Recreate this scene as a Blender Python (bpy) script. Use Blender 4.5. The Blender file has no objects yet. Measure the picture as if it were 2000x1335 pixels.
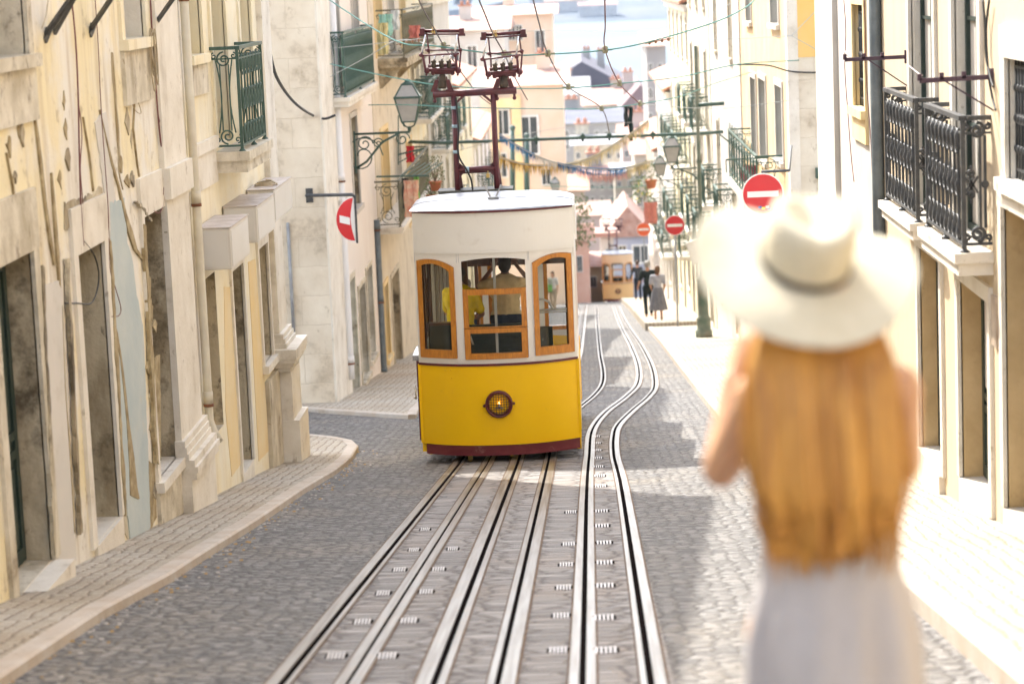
import bpy, bmesh, math, random
from mathutils import Vector, Matrix
random.seed(7)
R = math.radians
SC = bpy.context.scene
COL = SC.collection
# ---------------------------------------------------------------- camera
FPX = 4722.0
PITCH, YAW, ROLL = 8.57, 1.78, -2.4
CAMZ = 1.82
cam_d = bpy.data.cameras.new('camera'); cam = bpy.data.objects.new('camera', cam_d); COL.objects.link(cam)
CM = Matrix.Rotation(R(YAW), 3, 'Z') @ Matrix.Rotation(R(90 - PITCH), 3, 'X') @ Matrix.Rotation(R(ROLL), 3, 'Z')
cam.matrix_world = Matrix.Translation((0, 0, CAMZ)) @ CM.to_4x4()
cam_d.lens = 85.0; cam_d.sensor_width = 36.0; cam_d.clip_start = 0.1; cam_d.clip_end = 12000
cam_d.dof.use_dof = True; cam_d.dof.focus_distance = 26.2; cam_d.dof.aperture_fstop = 2.3
cam_d.dof.aperture_blades = 0
SC.camera = cam
CP = Vector((0, 0, CAMZ))
# ---------------------------------------------------------------- light
SUN = Vector((-1.0, 1.6, 2.0)).normalized()
w = bpy.data.worlds.new('World'); SC.world = w; w.use_nodes = True
wn = w.node_tree.nodes; wl = w.node_tree.links
sky = wn.new('ShaderNodeTexSky'); sky.sky_type = 'NISHITA'; sky.sun_disc = False
sky.sun_elevation = math.asin(SUN.z); sky.sun_rotation = math.atan2(SUN.x, SUN.y)
sky.air_density = 1.0; sky.dust_density = 2.5; sky.ozone_density = 0.6
bg = next(n for n in wn if n.type == 'BACKGROUND'); bg.inputs[1].default_value = 0.15
hs_ = wn.new('ShaderNodeHueSaturation'); hs_.inputs['Saturation'].default_value = .55; wl.new(sky.outputs[0], hs_.inputs['Color']); wl.new(hs_.outputs[0], bg.inputs[0])
sl = bpy.data.lights.new('sun', 'SUN'); sl.energy = 2.0; sl.angle = R(0.5); sl.color = (1.0, 0.95, 0.86)
so = bpy.data.objects.new('sun', sl); COL.objects.link(so)
so.rotation_euler = SUN.to_track_quat('Z', 'Y').to_euler(); so.location = (0, 0, 60)
SC.view_settings.view_transform = 'Standard'; SC.view_settings.look = 'None'
SC.view_settings.exposure = 2.2; SC.view_settings.gamma = 1.0
SC.cycles.use_denoising = True
SC.cycles.max_bounces = 8; SC.cycles.diffuse_bounces = 4; SC.cycles.transparent_max_bounces = 24
SC.cycles.volume_bounces = 0
# ---------------------------------------------------------------- photo geometry helpers
def ray(px, py):
    return (CM @ Vector(((px - 1000) / FPX, -(py - 667.5) / FPX, -1.0)))
def onx(px, py, X):
    d = ray(px, py); t = X / d.x; return CP + d * t
def ony(px, py, Y):
    d = ray(px, py); return CP + d * (Y / d.y)
def onz(px, py, Z):
    d = ray(px, py); return CP + d * ((Z - CAMZ) / d.z)
_s = lambda row, px=1150: (ray(px, row).z / ray(px, row).y)
S0 = _s(604)
_g = [(-30, None), (0, None), (29, None), (45, _s(745)), (60, _s(676)), (73, _s(641, 1270)), (95, _s(610)), (118, _s(592)), (127, _s(592)), (150, _s(591)), (156, _s(594)), (200, _s(640))]
PROF = []
for y, s in _g:
    PROF.append((y, (CAMZ - 1.82 + S0 * y) if s is None else CAMZ + s * y))
PROF += [(260, PROF[-1][1] - 9.5), (400, PROF[-1][1] - 24), (600, -52.5), (5200, -52.5)]
def zg(y):
    for (a, za), (b, zb) in zip(PROF, PROF[1:]):
        if y <= b:
            t = (y - a) / (b - a)
            return za + (zb - za) * t
    return PROF[-1][1]
def ong(px, py, h=0.0):
    d = ray(px, py); t0 = 1.0
    t = 2.0; prev = t
    while t < 500:
        p = CP + d * t
        if p.z < zg(p.y) + h:
            a, b = prev, t
            for _ in range(25):
                m = (a + b) / 2; q = CP + d * m
                if q.z < zg(q.y) + h: b = m
                else: a = m
            return CP + d * b
        prev = t; t += 0.25
    return CP + d * t
# ---------------------------------------------------------------- mesh builder
class MB:
    def __init__(s): s.v = []; s.f = []; s.m = []; s.sm = []
    def add(s, vs, fs, m=0, smooth=False):
        o = len(s.v); s.v += [Vector(p) for p in vs]
        for f in fs: s.f.append([o + i for i in f]); s.m.append(m); s.sm.append(smooth)
        return s
    def quad(s, a, b, c, d, m=0): return s.add([a, b, c, d], [(0, 1, 2, 3)], m)
    def box(s, a, b, m=0):
        x0, x1 = sorted((a[0], b[0])); y0, y1 = sorted((a[1], b[1])); z0, z1 = sorted((a[2], b[2]))
        v = [(x0,y0,z0),(x1,y0,z0),(x1,y1,z0),(x0,y1,z0),(x0,y0,z1),(x1,y0,z1),(x1,y1,z1),(x0,y1,z1)]
        return s.add(v, [(0,3,2,1),(4,5,6,7),(0,1,5,4),(1,2,6,5),(2,3,7,6),(3,0,4,7)], m)
    def hexa(s, v, m=0):
        return s.add(v, [(0,3,2,1),(4,5,6,7),(0,1,5,4),(1,2,6,5),(2,3,7,6),(3,0,4,7)], m)
    def tube(s, pts, r, n=8, m=0, caps=True, closed=False):
        pts = [Vector(p) for p in pts]; k = len(pts)
        rs = r if isinstance(r, (list, tuple)) else [r] * k
        rings = []; up = Vector((0, 0, 1)); last = None
        for i, p in enumerate(pts):
            if closed: d = pts[(i + 1) % k] - pts[(i - 1) % k]
            else: d = pts[min(i + 1, k - 1)] - pts[max(i - 1, 0)]
            if d.length < 1e-9: d = Vector((0, 0, 1))
            d.normalize()
            if last is None:
                a = d.cross(up)
                if a.length < 0.05: a = d.cross(Vector((1, 0, 0)))
            else:
                a = last - d * last.dot(d)
                if a.length < 1e-4: a = d.cross(up)
            a.normalize(); last = a; b = d.cross(a)
            rings.append([p + (a * math.cos(2*math.pi*j/n) + b * math.sin(2*math.pi*j/n)) * rs[i] for j in range(n)])
        vs = [q for rg in rings for q in rg]; fs = []
        rng = range(k) if closed else range(k - 1)
        for i in rng:
            for j in range(n):
                fs.append((i*n+j, i*n+(j+1)%n, ((i+1)%k)*n+(j+1)%n, ((i+1)%k)*n+j))
        s.add(vs, fs, m, True)
        if caps and not closed:
            s.add(rings[0], [tuple(range(n))[::-1]], m); s.add(rings[-1], [tuple(range(n))], m)
        return s
    def bar(s, a, b, w, h=None, m=0):
        # rectangular bar between two points
        a = Vector(a); b = Vector(b); h = h or w; d = (b - a).normalized()
        u = d.cross(Vector((0, 0, 1)))
        if u.length < 0.05: u = Vector((1, 0, 0))
        u.normalize(); v = u.cross(d).normalized(); u *= w / 2; v *= h / 2
        vs = [a-u-v, a+u-v, a+u+v, a-u+v, b-u-v, b+u-v, b+u+v, b-u+v]
        return s.add(vs, [(0,1,2,3),(7,6,5,4),(0,4,5,1),(1,5,6,2),(2,6,7,3),(3,7,4,0)], m)
    def lathe(s, prof, c=(0,0,0), n=16, m=0, axis='z', smooth=True):
        c = Vector(c); vs = []
        for r, z in prof:
            for j in range(n):
                a = 2*math.pi*j/n
                if axis == 'z': vs.append(c + Vector((r*math.cos(a), r*math.sin(a), z)))
                elif axis == 'y': vs.append(c + Vector((r*math.cos(a), z, r*math.sin(a))))
                else: vs.append(c + Vector((z, r*math.cos(a), r*math.sin(a))))
        fs = [(i*n+j, i*n+(j+1)%n, (i+1)*n+(j+1)%n, (i+1)*n+j) for i in range(len(prof)-1) for j in range(n)]
        s.add(vs, fs, m, smooth)
        return s
    def ball(s, c, r, n=10, m=0, sc=(1,1,1)):
        c = Vector(c); vs = []; fs = []
        k = max(5, n // 2 + 1)
        for i in range(k + 1):
            t = math.pi * i / k
            for j in range(n):
                a = 2*math.pi*j/n
                vs.append(c + Vector((r*sc[0]*math.sin(t)*math.cos(a), r*sc[1]*math.sin(t)*math.sin(a), r*sc[2]*math.cos(t))))
        for i in range(k):
            for j in range(n): fs.append((i*n+j, (i+1)*n+j, (i+1)*n+(j+1)%n, i*n+(j+1)%n))
        return s.add(vs, fs, m, True)
    def prism(s, poly, off, m=0):
        # polygon (3D pts) extruded by vector
        poly = [Vector(p) for p in poly]; off = Vector(off); n = len(poly)
        s.add(poly + [p + off for p in poly],
              [tuple(range(n))[::-1], tuple(range(n, 2*n))] + [(i, (i+1)%n, n+(i+1)%n, n+i) for i in range(n)], m)
        return s
    def build(s, name, mats, parent=None, fix=True):
        if not isinstance(mats, (list, tuple)): mats = [mats]
        root = parent; org = Vector((0, 0, 0))
        while root is not None:
            org = root['_o'] if '_o' in root else org
            root = root.parent
        org = Vector(org)
        me = bpy.data.meshes.new(name)
        me.from_pydata([tuple(p - org) for p in s.v], [], s.f)
        for mt in mats: me.materials.append(mt)
        me.polygons.foreach_set('material_index', s.m)
        me.polygons.foreach_set('use_smooth', s.sm)
        me.update()
        if fix:
            bm = bmesh.new(); bm.from_mesh(me)
            bmesh.ops.remove_doubles(bm, verts=bm.verts, dist=1e-5)
            bmesh.ops.recalc_face_normals(bm, faces=bm.faces); bm.to_mesh(me); bm.free()
        o = bpy.data.objects.new(name, me); COL.objects.link(o)
        if parent is not None: o.parent = parent
        return o
def tag(o, label=None, cat=None, group=None, kind=None):
    if label: o['label'] = label
    if cat: o['category'] = cat
    if group: o['group'] = group
    if kind: o['kind'] = kind
    return o
def thing(name, loc, label, cat, group=None):
    o = bpy.data.objects.new(name, None); COL.objects.link(o); o.location = Vector(loc); o['_o'] = list(loc)
    o.empty_display_size = 0.2
    return tag(o, label, cat, group)
def solo(mb, name, mats, label, cat, group=None, loc=None):
    # a single-mesh thing, origin at loc
    o = mb.build(name, mats)
    if loc is not None:
        loc = Vector(loc); o.data.transform(Matrix.Translation(-loc)); o.location = loc
    return tag(o, label, cat, group)
def copy_tree(o, parent=None):
    c = o.copy(); COL.objects.link(c); c.parent = parent
    for ch in list(o.children): copy_tree(ch, c)
    return c
# ---------------------------------------------------------------- materials
MATS = {}
def mat(name, col, rough=0.8, col2=None, scale=3.0, detail=6, lo=0.35, hi=0.65, bump=0.0, bscale=None, metal=0.0,
        streak=None, grime=None, brick=None, wood=False, spec=0.5, emit=None, coat=0.0, trans=0.0, sub=0.0, stretch=(1,1,1), speck=None):
    if name in MATS: return MATS[name]
    m = bpy.data.materials.new(name); m.use_nodes = True; MATS[name] = m
    N = m.node_tree.nodes; L = m.node_tree.links
    b = N['Principled BSDF']
    b.inputs['Roughness'].default_value = rough; b.inputs['Metallic'].default_value = metal
    b.inputs['Specular IOR Level'].default_value = spec
    b.inputs['Base Color'].default_value = (*col, 1)
    if coat: b.inputs['Coat Weight'].default_value = coat; b.inputs['Coat Roughness'].default_value = 0.08
    if trans: b.inputs['Transmission Weight'].default_value = trans
    if sub: b.inputs['Subsurface Weight'].default_value = sub; b.inputs['Subsurface Scale'].default_value = 0.02; b.inputs['Subsurface Radius'].default_value = (1, .4, .2)
    if emit: b.inputs['Emission Color'].default_value = (*emit[0], 1); b.inputs['Emission Strength'].default_value = emit[1]
    tc = N.new('ShaderNodeTexCoord')
    vec = tc.outputs['Object']
    def mp(sc):
        n = N.new('ShaderNodeMapping'); n.inputs['Scale'].default_value = sc; L.new(vec, n.inputs[0]); return n.outputs[0]
    def noise(sc, dt, v=None, ro=0.6):
        n = N.new('ShaderNodeTexNoise'); n.inputs['Scale'].default_value = sc; n.inputs['Detail'].default_value = dt
        n.inputs['Roughness'].default_value = ro; L.new(v or vec, n.inputs['Vector']); return n.outputs['Fac']
    def ramp(f, a, b_):
        n = N.new('ShaderNodeMapRange'); n.inputs[1].default_value = a; n.inputs[2].default_value = b_; n.clamp = True
        L.new(f, n.inputs[0]); return n.outputs[0]
    def mix(f, c1, c2, mode='MIX', fv=None):
        n = N.new('ShaderNodeMix'); n.data_type = 'RGBA'; n.blend_type = mode
        if f is not None: L.new(f, n.inputs[0])
        else: n.inputs[0].default_value = fv
        for i, c in ((6, c1), (7, c2)):
            if isinstance(c, tuple): n.inputs[i].default_value = (*c, 1)
            else: L.new(c, n.inputs[i])
        return n.outputs[2]
    cur = col; hsrc = None
    if col2:
        f = ramp(noise(scale, detail, mp(stretch)), lo, hi); cur = mix(f, col, col2); hsrc = f
    if wood:
        wv = N.new('ShaderNodeTexNoise'); wv.inputs['Scale'].default_value = scale; wv.inputs['Detail'].default_value = 5
        wv.inputs['Distortion'].default_value = 1.2
        L.new(mp(stretch), wv.inputs['Vector']); f = ramp(wv.outputs['Fac'], 0.3, 0.7); cur = mix(f, col, col2 or tuple(c*.6 for c in col)); hsrc = f
    if streak:   # vertical rain streaks: (colour, amount)
        f = ramp(noise(1.0, 5, mp((5, 5, .35))), .48, .75)
        f2 = ramp(noise(.7, 4, mp((1, 1, .6))), .4, .6)
        mm = N.new('ShaderNodeMath'); mm.operation = 'MULTIPLY'; L.new(f, mm.inputs[0]); L.new(f2, mm.inputs[1])
        m2 = N.new('ShaderNodeMath'); m2.operation = 'MULTIPLY'; L.new(mm.outputs[0], m2.inputs[0]); m2.inputs[1].default_value = streak[1]
        cur = mix(m2.outputs[0], cur, streak[0])
    if grime:    # blotches: (colour, amount, scale, lo, hi)
        f = ramp(noise(grime[2], 9, None, .72), grime[3], grime[4])
        m2 = N.new('ShaderNodeMath'); m2.operation = 'MULTIPLY'; L.new(f, m2.inputs[0]); m2.inputs[1].default_value = grime[1]
        cur = mix(m2.outputs[0], cur, grime[0])
    if speck:    # fine pitting and chips: (colour, amount, scale, lo, hi)
        f = ramp(noise(speck[2], 8, mp((1, 1, .6)), .75), speck[3], speck[4])
        m2 = N.new('ShaderNodeMath'); m2.operation = 'MULTIPLY'; L.new(f, m2.inputs[0]); m2.inputs[1].default_value = speck[1]
        cur = mix(m2.outputs[0], cur, speck[0])
    if brick:    # dict(w,h,mortar,mcol,ground)
        sp = N.new('ShaderNodeSeparateXYZ'); L.new(vec, sp.inputs[0]); cb = N.new('ShaderNodeCombineXYZ')
        if brick.get('ground'):
            L.new(sp.outputs[0], cb.inputs[0]); L.new(sp.outputs[1], cb.inputs[1])
        else:
            ad = N.new('ShaderNodeMath'); ad.operation = 'ADD'; L.new(sp.outputs[0], ad.inputs[0]); L.new(sp.outputs[1], ad.inputs[1])
            L.new(ad.outputs[0], cb.inputs[0]); L.new(sp.outputs[2], cb.inputs[1])
        dn = N.new('ShaderNodeTexNoise'); dn.inputs['Scale'].default_value = brick.get('ds', 4); dn.inputs['Detail'].default_value = 3
        L.new(cb.outputs[0], dn.inputs['Vector'])
        va = N.new('ShaderNodeVectorMath'); va.operation = 'MULTIPLY_ADD'
        L.new(dn.outputs['Color'], va.inputs[0]); va.inputs[1].default_value = (brick.get('dist', .02),)*3; L.new(cb.outputs[0], va.inputs[2])
        br = N.new('ShaderNodeTexBrick'); L.new(va.outputs[0], br.inputs['Vector'])
        br.inputs['Scale'].default_value = 1.0; br.inputs['Brick Width'].default_value = brick['w']; br.inputs['Row Height'].default_value = brick['h']
        br.inputs['Mortar Size'].default_value = brick['mortar']; br.inputs['Mortar Smooth'].default_value = brick.get('ms', .3)
        br.inputs['Color1'].default_value = (brick.get('c1', 1.0),)*3 + (1,); br.inputs['Color2'].default_value = (brick.get('c2', .75),)*3 + (1,)
        br.inputs['Mortar'].default_value = (brick.get('c1', 1.0),)*3 + (1,); br.inputs['Bias'].default_value = 0.0
        cur = mix(None, cur, br.outputs['Color'], 'MULTIPLY', 1.0)
        cur = mix(br.outputs['Fac'], cur, brick['mcol'])
        inv = N.new('ShaderNodeMath'); inv.operation = 'SUBTRACT'; inv.inputs[0].default_value = 1; L.new(br.outputs['Fac'], inv.inputs[1])
        hb = N.new('ShaderNodeMath'); hb.operation = 'MULTIPLY_ADD'; L.new(noise(bscale or 20, 4), hb.inputs[0]); hb.inputs[1].default_value = .5; L.new(inv.outputs[0], hb.inputs[2])
        bp = N.new('ShaderNodeBump'); bp.inputs['Strength'].default_value = min(1, bump or .5); bp.inputs['Distance'].default_value = brick.get('depth', .02)
        L.new(hb.outputs[0], bp.inputs['Height']); L.new(bp.outputs[0], b.inputs['Normal'])
    elif bump:
        bp = N.new('ShaderNodeBump'); bp.inputs['Strength'].default_value = bump; bp.inputs['Distance'].default_value = .02
        L.new(noise(bscale or scale * 6, 6), bp.inputs['Height']); L.new(bp.outputs[0], b.inputs['Normal'])
    if not isinstance(cur, tuple): L.new(cur, b.inputs['Base Color'])
    return m
# ---------------------------------------------------------------- palette
STONE = mat('stone', (.72,.66,.54), .85, (.46,.40,.29), 2.5, bump=.5, bscale=18, grime=((.18,.13,.08), .7, 3.2, .56, .66), streak=((.22,.16,.09), .55), speck=((.20,.15,.09), 0.7, 9, .60, .66))
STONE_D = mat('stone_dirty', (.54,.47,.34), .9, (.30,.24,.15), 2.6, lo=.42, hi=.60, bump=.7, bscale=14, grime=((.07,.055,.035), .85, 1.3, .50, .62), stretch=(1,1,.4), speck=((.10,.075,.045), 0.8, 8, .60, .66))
STONE_C = mat('stone_clean', (.78,.73,.64), .85, (.66,.60,.50), 2.0, bump=.3, bscale=20, grime=((.30,.24,.17), .5, 2.0, .56, .75), speck=((.34,.27,.18), 0.6, 8, .60, .66))
ASHLAR = mat('ashlar', (.80,.73,.60), .9, (.66,.57,.44), 1.3, bump=.4, bscale=12, brick=dict(w=1.25, h=.5, mortar=.010, mcol=(.60,.52,.40), dist=.05, c2=.92, ms=.9), grime=((.26,.20,.13), .65, 1.3, .56, .74), speck=((.36,.28,.18), 0.6, 6, .60, .66))
PL_Y = mat('plaster_yellow_worn', (.80,.70,.46), .9, (.78,.74,.66), .7, lo=.44, hi=.56, bump=.4, bscale=11, streak=((.40,.29,.15), .75), grime=((.32,.24,.14), .6, 3.4, .58, .66), speck=((.40,.30,.17), 0.6, 7, .60, .66))
PL_Y2 = mat('plaster_yellow_pale', (.80,.75,.62), .9, (.80,.69,.45), .9, bump=.12, bscale=9, streak=((.48,.36,.19), .35), grime=((.44,.34,.20), .35, 1.8, .58, .76), speck=((.46,.36,.22), 0.5, 7, .60, .66))
PL_YO = mat('plaster_ochre', (.76,.56,.26), .85, (.76,.62,.38), 1.0, bump=.1, bscale=9, grime=((.72,.58,.36), .4, 2, .55, .72))
PL_PINK = mat('plaster_pale_pink', (.74,.67,.61), .9, (.76,.70,.64), 1.2, bump=.1, bscale=9, streak=((.50,.40,.32), .25))
PL_CR = mat('plaster_cream', (.57,.47,.33), .9, (.66,.52,.34), 1.1, bump=.12, bscale=9, streak=((.42,.31,.18), .4), grime=((.44,.34,.22), .4, 1.6, .56, .74), speck=((.36,.27,.16), 0.45, 7, .60, .66))
PL_W = mat('plaster_white', (.60,.56,.51), .9, (.50,.46,.40), 1.0, bump=.12, bscale=9, streak=((.46,.39,.31), .3))
PL_PEACH = mat('plaster_peach', (.74,.55,.40), .9, (.74,.60,.47), 1.0, bump=.08, bscale=9)
PL_BL = mat('plaster_blue_grey', (.42,.49,.50), .9, (.52,.56,.54), 1.6, bump=.2, bscale=9, grime=((.60,.54,.42), .6, 2.2, .60, .72), speck=((.56,.52,.40), 0.6, 6, .60, .66))
PL_GR = mat('plaster_grey_patch', (.60,.57,.52), .9, (.66,.62,.56), 1.6, bump=.15, bscale=9, grime=((.42,.36,.27), .45, 2.0, .56, .74))
CRACK = mat('broken_render', (.26,.19,.09), .95, (.48,.39,.23), 7, bump=.8, bscale=25)
GREEN = mat('green_paint', (.03,.10,.07), .45, (.015,.045,.035), 5, bump=.1, bscale=30)
GREEN_D = mat('dark_green_paint', (.012,.03,.024), .5, (.03,.05,.04), 6)
IRON_G = mat('green_iron', (.035,.085,.065), .5, (.06,.11,.09), 14)
IRON = mat('dark_iron', (.035,.04,.045), .5, (.08,.08,.08), 16)
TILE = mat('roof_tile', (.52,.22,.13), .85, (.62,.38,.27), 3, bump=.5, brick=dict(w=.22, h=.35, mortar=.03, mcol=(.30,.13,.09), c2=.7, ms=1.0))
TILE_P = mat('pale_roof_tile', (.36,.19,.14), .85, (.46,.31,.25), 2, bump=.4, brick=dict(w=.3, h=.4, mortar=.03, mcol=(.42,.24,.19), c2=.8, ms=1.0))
SLATE = mat('slate_roof', (.13,.13,.16), .8, (.20,.19,.21), 1.5, bump=.2)
GLASSD = mat('dark_window_glass', (.05,.06,.06), .06, (.10,.11,.11), 2.0, spec=.8)
WHITEP = mat('white_paint', (.78,.76,.71), .5, (.66,.63,.56), 4)
CURTAIN = mat('window_curtain', (.62,.58,.52), .9, (.40,.36,.32), 5, stretch=(4,4,.2))
PIPE = mat('cream_pipe_paint', (.66,.62,.50), .45, (.58,.53,.42), 5, streak=((.42,.30,.17), .4))
GREYMETAL = mat('grey_metal', (.35,.36,.37), .45, (.24,.25,.26), 6)
BRASS = mat('brass', (.62,.42,.14), .3, metal=1.0)
WOOD_G = mat('grey_wood', (.28,.23,.17), .8, (.16,.13,.10), 3, stretch=(3,3,.3))
YELLOW_D = mat('yellow_door_paint', (.80,.56,.08), .5, (.74,.50,.07), 4)
ROAD0 = mat('road_setts_plain', (.185,.175,.17), .62, (.11,.105,.105), 2.2, bump=.9, bscale=40, brick=dict(w=.19, h=.125, mortar=.016, mcol=(.05,.042,.036), ground=True, dist=.05, ds=5, c1=1.15, c2=.62, ms=.5, depth=.03), grime=((.30,.26,.20), .45, 1.2, .54, .7))
PAVE = mat('limestone_setts', (.56,.50,.42), .8, (.44,.37,.28), 2.0, bump=.7, bscale=30, brick=dict(w=.115, h=.10, mortar=.008, mcol=(.22,.17,.11), ground=True, dist=.03, ds=5, c1=1.08, c2=.74, ms=.5, depth=.02), grime=((.34,.26,.16), .6, .9, .48, .68))
KERB = mat('kerb_stone', (.52,.47,.41), .8, (.46,.38,.30), 3, bump=.4, bscale=20, grime=((.30,.24,.17), .5, 2.5, .52, .7), speck=((.26,.20,.14), 0.6, 14, .60, .66))
STEEL = mat('rail_steel', (.26,.245,.23), .36, (.13,.105,.08), 2.2, stretch=(16,.35,1), lo=.38, hi=.62, metal=.35, grime=((.30,.20,.12), .45, 7, .52, .7))
GROOVE = mat('rail_groove', (.010,.008,.008), .95, spec=0.0)
EARTH = mat('ground_earth', (.34,.30,.25), .95, (.26,.22,.18), .3)

RUST = mat('rusty_rail_edge', (.085,.05,.03), .9, (.16,.11,.07), 9)
def cobble(name, c1, c2, cm, sx, sy, rnd=.8, bump=.9, joint=.10, grime=None, rough=.7, depth=.03):
    m = bpy.data.materials.new(name); m.use_nodes = True; N = m.node_tree.nodes; L = m.node_tree.links; b = N['Principled BSDF']; b.inputs['Roughness'].default_value = rough
    tc = N.new('ShaderNodeTexCoord'); n0 = N.new('ShaderNodeTexNoise'); n0.inputs['Scale'].default_value = 1.3; n0.inputs['Detail'].default_value = 2; L.new(tc.outputs['Object'], n0.inputs[0])
    va = N.new('ShaderNodeVectorMath'); va.operation = 'MULTIPLY_ADD'; L.new(n0.outputs['Color'], va.inputs[0]); va.inputs[1].default_value = (.12,.12,0); L.new(tc.outputs['Object'], va.inputs[2])
    mp = N.new('ShaderNodeMapping'); mp.inputs['Scale'].default_value = (sx, sy, 0); L.new(va.outputs[0], mp.inputs[0])
    ve = N.new('ShaderNodeTexVoronoi'); ve.feature = 'DISTANCE_TO_EDGE'; ve.inputs['Scale'].default_value = 1; ve.inputs['Randomness'].default_value = rnd; L.new(mp.outputs[0], ve.inputs[0])
    vc = N.new('ShaderNodeTexVoronoi'); vc.feature = 'F1'; vc.inputs['Scale'].default_value = 1; vc.inputs['Randomness'].default_value = rnd; L.new(mp.outputs[0], vc.inputs[0])
    sp = N.new('ShaderNodeSeparateColor'); L.new(vc.outputs['Color'], sp.inputs[0])
    mx = N.new('ShaderNodeMix'); mx.data_type = 'RGBA'; L.new(sp.outputs[0], mx.inputs[0]); mx.inputs[6].default_value = (*c1,1); mx.inputs[7].default_value = (*c2,1)
    cur = mx.outputs[2]
    big = N.new('ShaderNodeTexNoise'); big.inputs['Scale'].default_value = .55; big.inputs['Detail'].default_value = 6; L.new(tc.outputs['Object'], big.inputs[0])
    if grime:
        rr = N.new('ShaderNodeMapRange'); rr.inputs[1].default_value = grime[2]; rr.inputs[2].default_value = grime[3]; rr.inputs[4].default_value = grime[1]; L.new(big.outputs[0], rr.inputs[0])
        g = N.new('ShaderNodeMix'); g.data_type = 'RGBA'; L.new(rr.outputs[0], g.inputs[0]); L.new(cur, g.inputs[6]); g.inputs[7].default_value = (*grime[0],1); cur = g.outputs[2]
    jr = N.new('ShaderNodeMapRange'); jr.inputs[1].default_value = 0; jr.inputs[2].default_value = joint; L.new(ve.outputs[0], jr.inputs[0])
    j = N.new('ShaderNodeMix'); j.data_type = 'RGBA'; L.new(jr.outputs[0], j.inputs[0]); j.inputs[6].default_value = (*cm,1); L.new(cur, j.inputs[7]); L.new(j.outputs[2], b.inputs['Base Color'])
    fn = N.new('ShaderNodeTexNoise'); fn.inputs['Scale'].default_value = 45; fn.inputs['Detail'].default_value = 3; L.new(tc.outputs['Object'], fn.inputs[0])
    hr = N.new('ShaderNodeMapRange'); hr.inputs[1].default_value = 0; hr.inputs[2].default_value = joint*2.6; hr.interpolation_type = 'SMOOTHSTEP'; L.new(ve.outputs[0], hr.inputs[0])
    ma = N.new('ShaderNodeMath'); ma.operation = 'MULTIPLY_ADD'; L.new(fn.outputs[0], ma.inputs[0]); ma.inputs[1].default_value = .35; L.new(hr.outputs[0], ma.inputs[2])
    mb_ = N.new('ShaderNodeMath'); mb_.operation = 'MULTIPLY_ADD'; L.new(sp.outputs[1], mb_.inputs[0]); mb_.inputs[1].default_value = .5; L.new(ma.outputs[0], mb_.inputs[2])
    bp = N.new('ShaderNodeBump'); bp.inputs['Strength'].default_value = bump; bp.inputs['Distance'].default_value = depth; L.new(mb_.outputs[0], bp.inputs['Height']); L.new(bp.outputs[0], b.inputs['Normal'])
    MATS[name] = m; return m
ROAD = cobble('road_setts', (.25,.24,.23), (.13,.125,.12), (.030,.026,.024), 8.6, 13.5, .6, joint=.16, grime=((.34,.29,.22), .45, .50, .72), depth=.035)
PAVE = cobble('limestone_pavement', (.50,.455,.38), (.41,.365,.30), (.16,.12,.08), 9, 9.5, .28, joint=.11, grime=((.36,.28,.18), .75, .44, .68), depth=.014, rough=.85)

# ---------------------------------------------------------------- terrain sheet
ys = [-30, -10, 0, 10, 20, 29, 37, 45, 52, 60, 66, 73, 84, 95, 106, 118, 127, 138, 150, 175, 200, 260, 330, 400, 500, 600, 1500, 3000, 5200]
mb = MB()
xs_ = [-2600, -600, -150, -12, 12, 150, 600, 2600]
for a, b in zip(ys, ys[1:]):
    for c, d in zip(xs_, xs_[1:]):
        mb.quad((c,a,zg(a)-.03), (d,a,zg(a)-.03), (d,b,zg(b)-.03), (c,b,zg(b)-.03))
tag(mb.build('ground', EARTH), 'sloping ground under the street and the houses', kind='structure')
def strip(name, m, fl, fr, y0, y1, h=0.0, n=60, label=None, extra=()):
    mb = MB(); Y = sorted(set([y0 + (y1-y0)*i/n for i in range(n+1)] + [y for y in ys if y0 < y < y1] + list(extra)))
    for a, b in zip(Y, Y[1:]):
        mb.quad((fl(a),a,zg(a)+h), (fr(a),a,zg(a)+h), (fr(b),b,zg(b)+h), (fl(b),b,zg(b)+h))
    return tag(mb.build(name, m), label, kind='structure')
def interp(pts):
    pts = sorted(pts)
    def f(y):
        if y <= pts[0][0]: return pts[0][1]
        for (a, xa), (b, xb) in zip(pts, pts[1:]):
            if y <= b: return xa + (xb-xa)*(y-a)/max(b-a, 1e-6)
        return pts[-1][1]
    return f
XL, XR = -3.80, 3.0
PH = .07
strip('road', ROAD, lambda y: -16, lambda y: 16, -28, 196, .004, label='grey cobbled roadway running steeply downhill')
def near_kerb_pts():
    px = [(0,1318), (200,1187), (330,1119), (400,1074), (500,1013), (590,953), (651,917), (686,889), (698,869), (687,859), (651,852), (600,847)]
    return [ong(x, y, PH) for x, y in px]
KP = near_kerb_pts()
k0 = [(-28, KP[0].x), (0, KP[0].x)] + [(p.y, p.x) for p in KP] 
k0 = sorted(k0)
ylast = k0[-1][0]
fk = interp(k0 + [(ylast + .05, -16)])
strip('pavement', PAVE, lambda y: -16 if y > 28.75 else XL-.3, lambda y: max(fk(y)-.0, -16), -28, ylast+.05, PH, n=90, label='narrow pale limestone pavement along the left houses', extra=[28.74, 28.76, ylast]+[p.y for p in KP])
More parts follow.
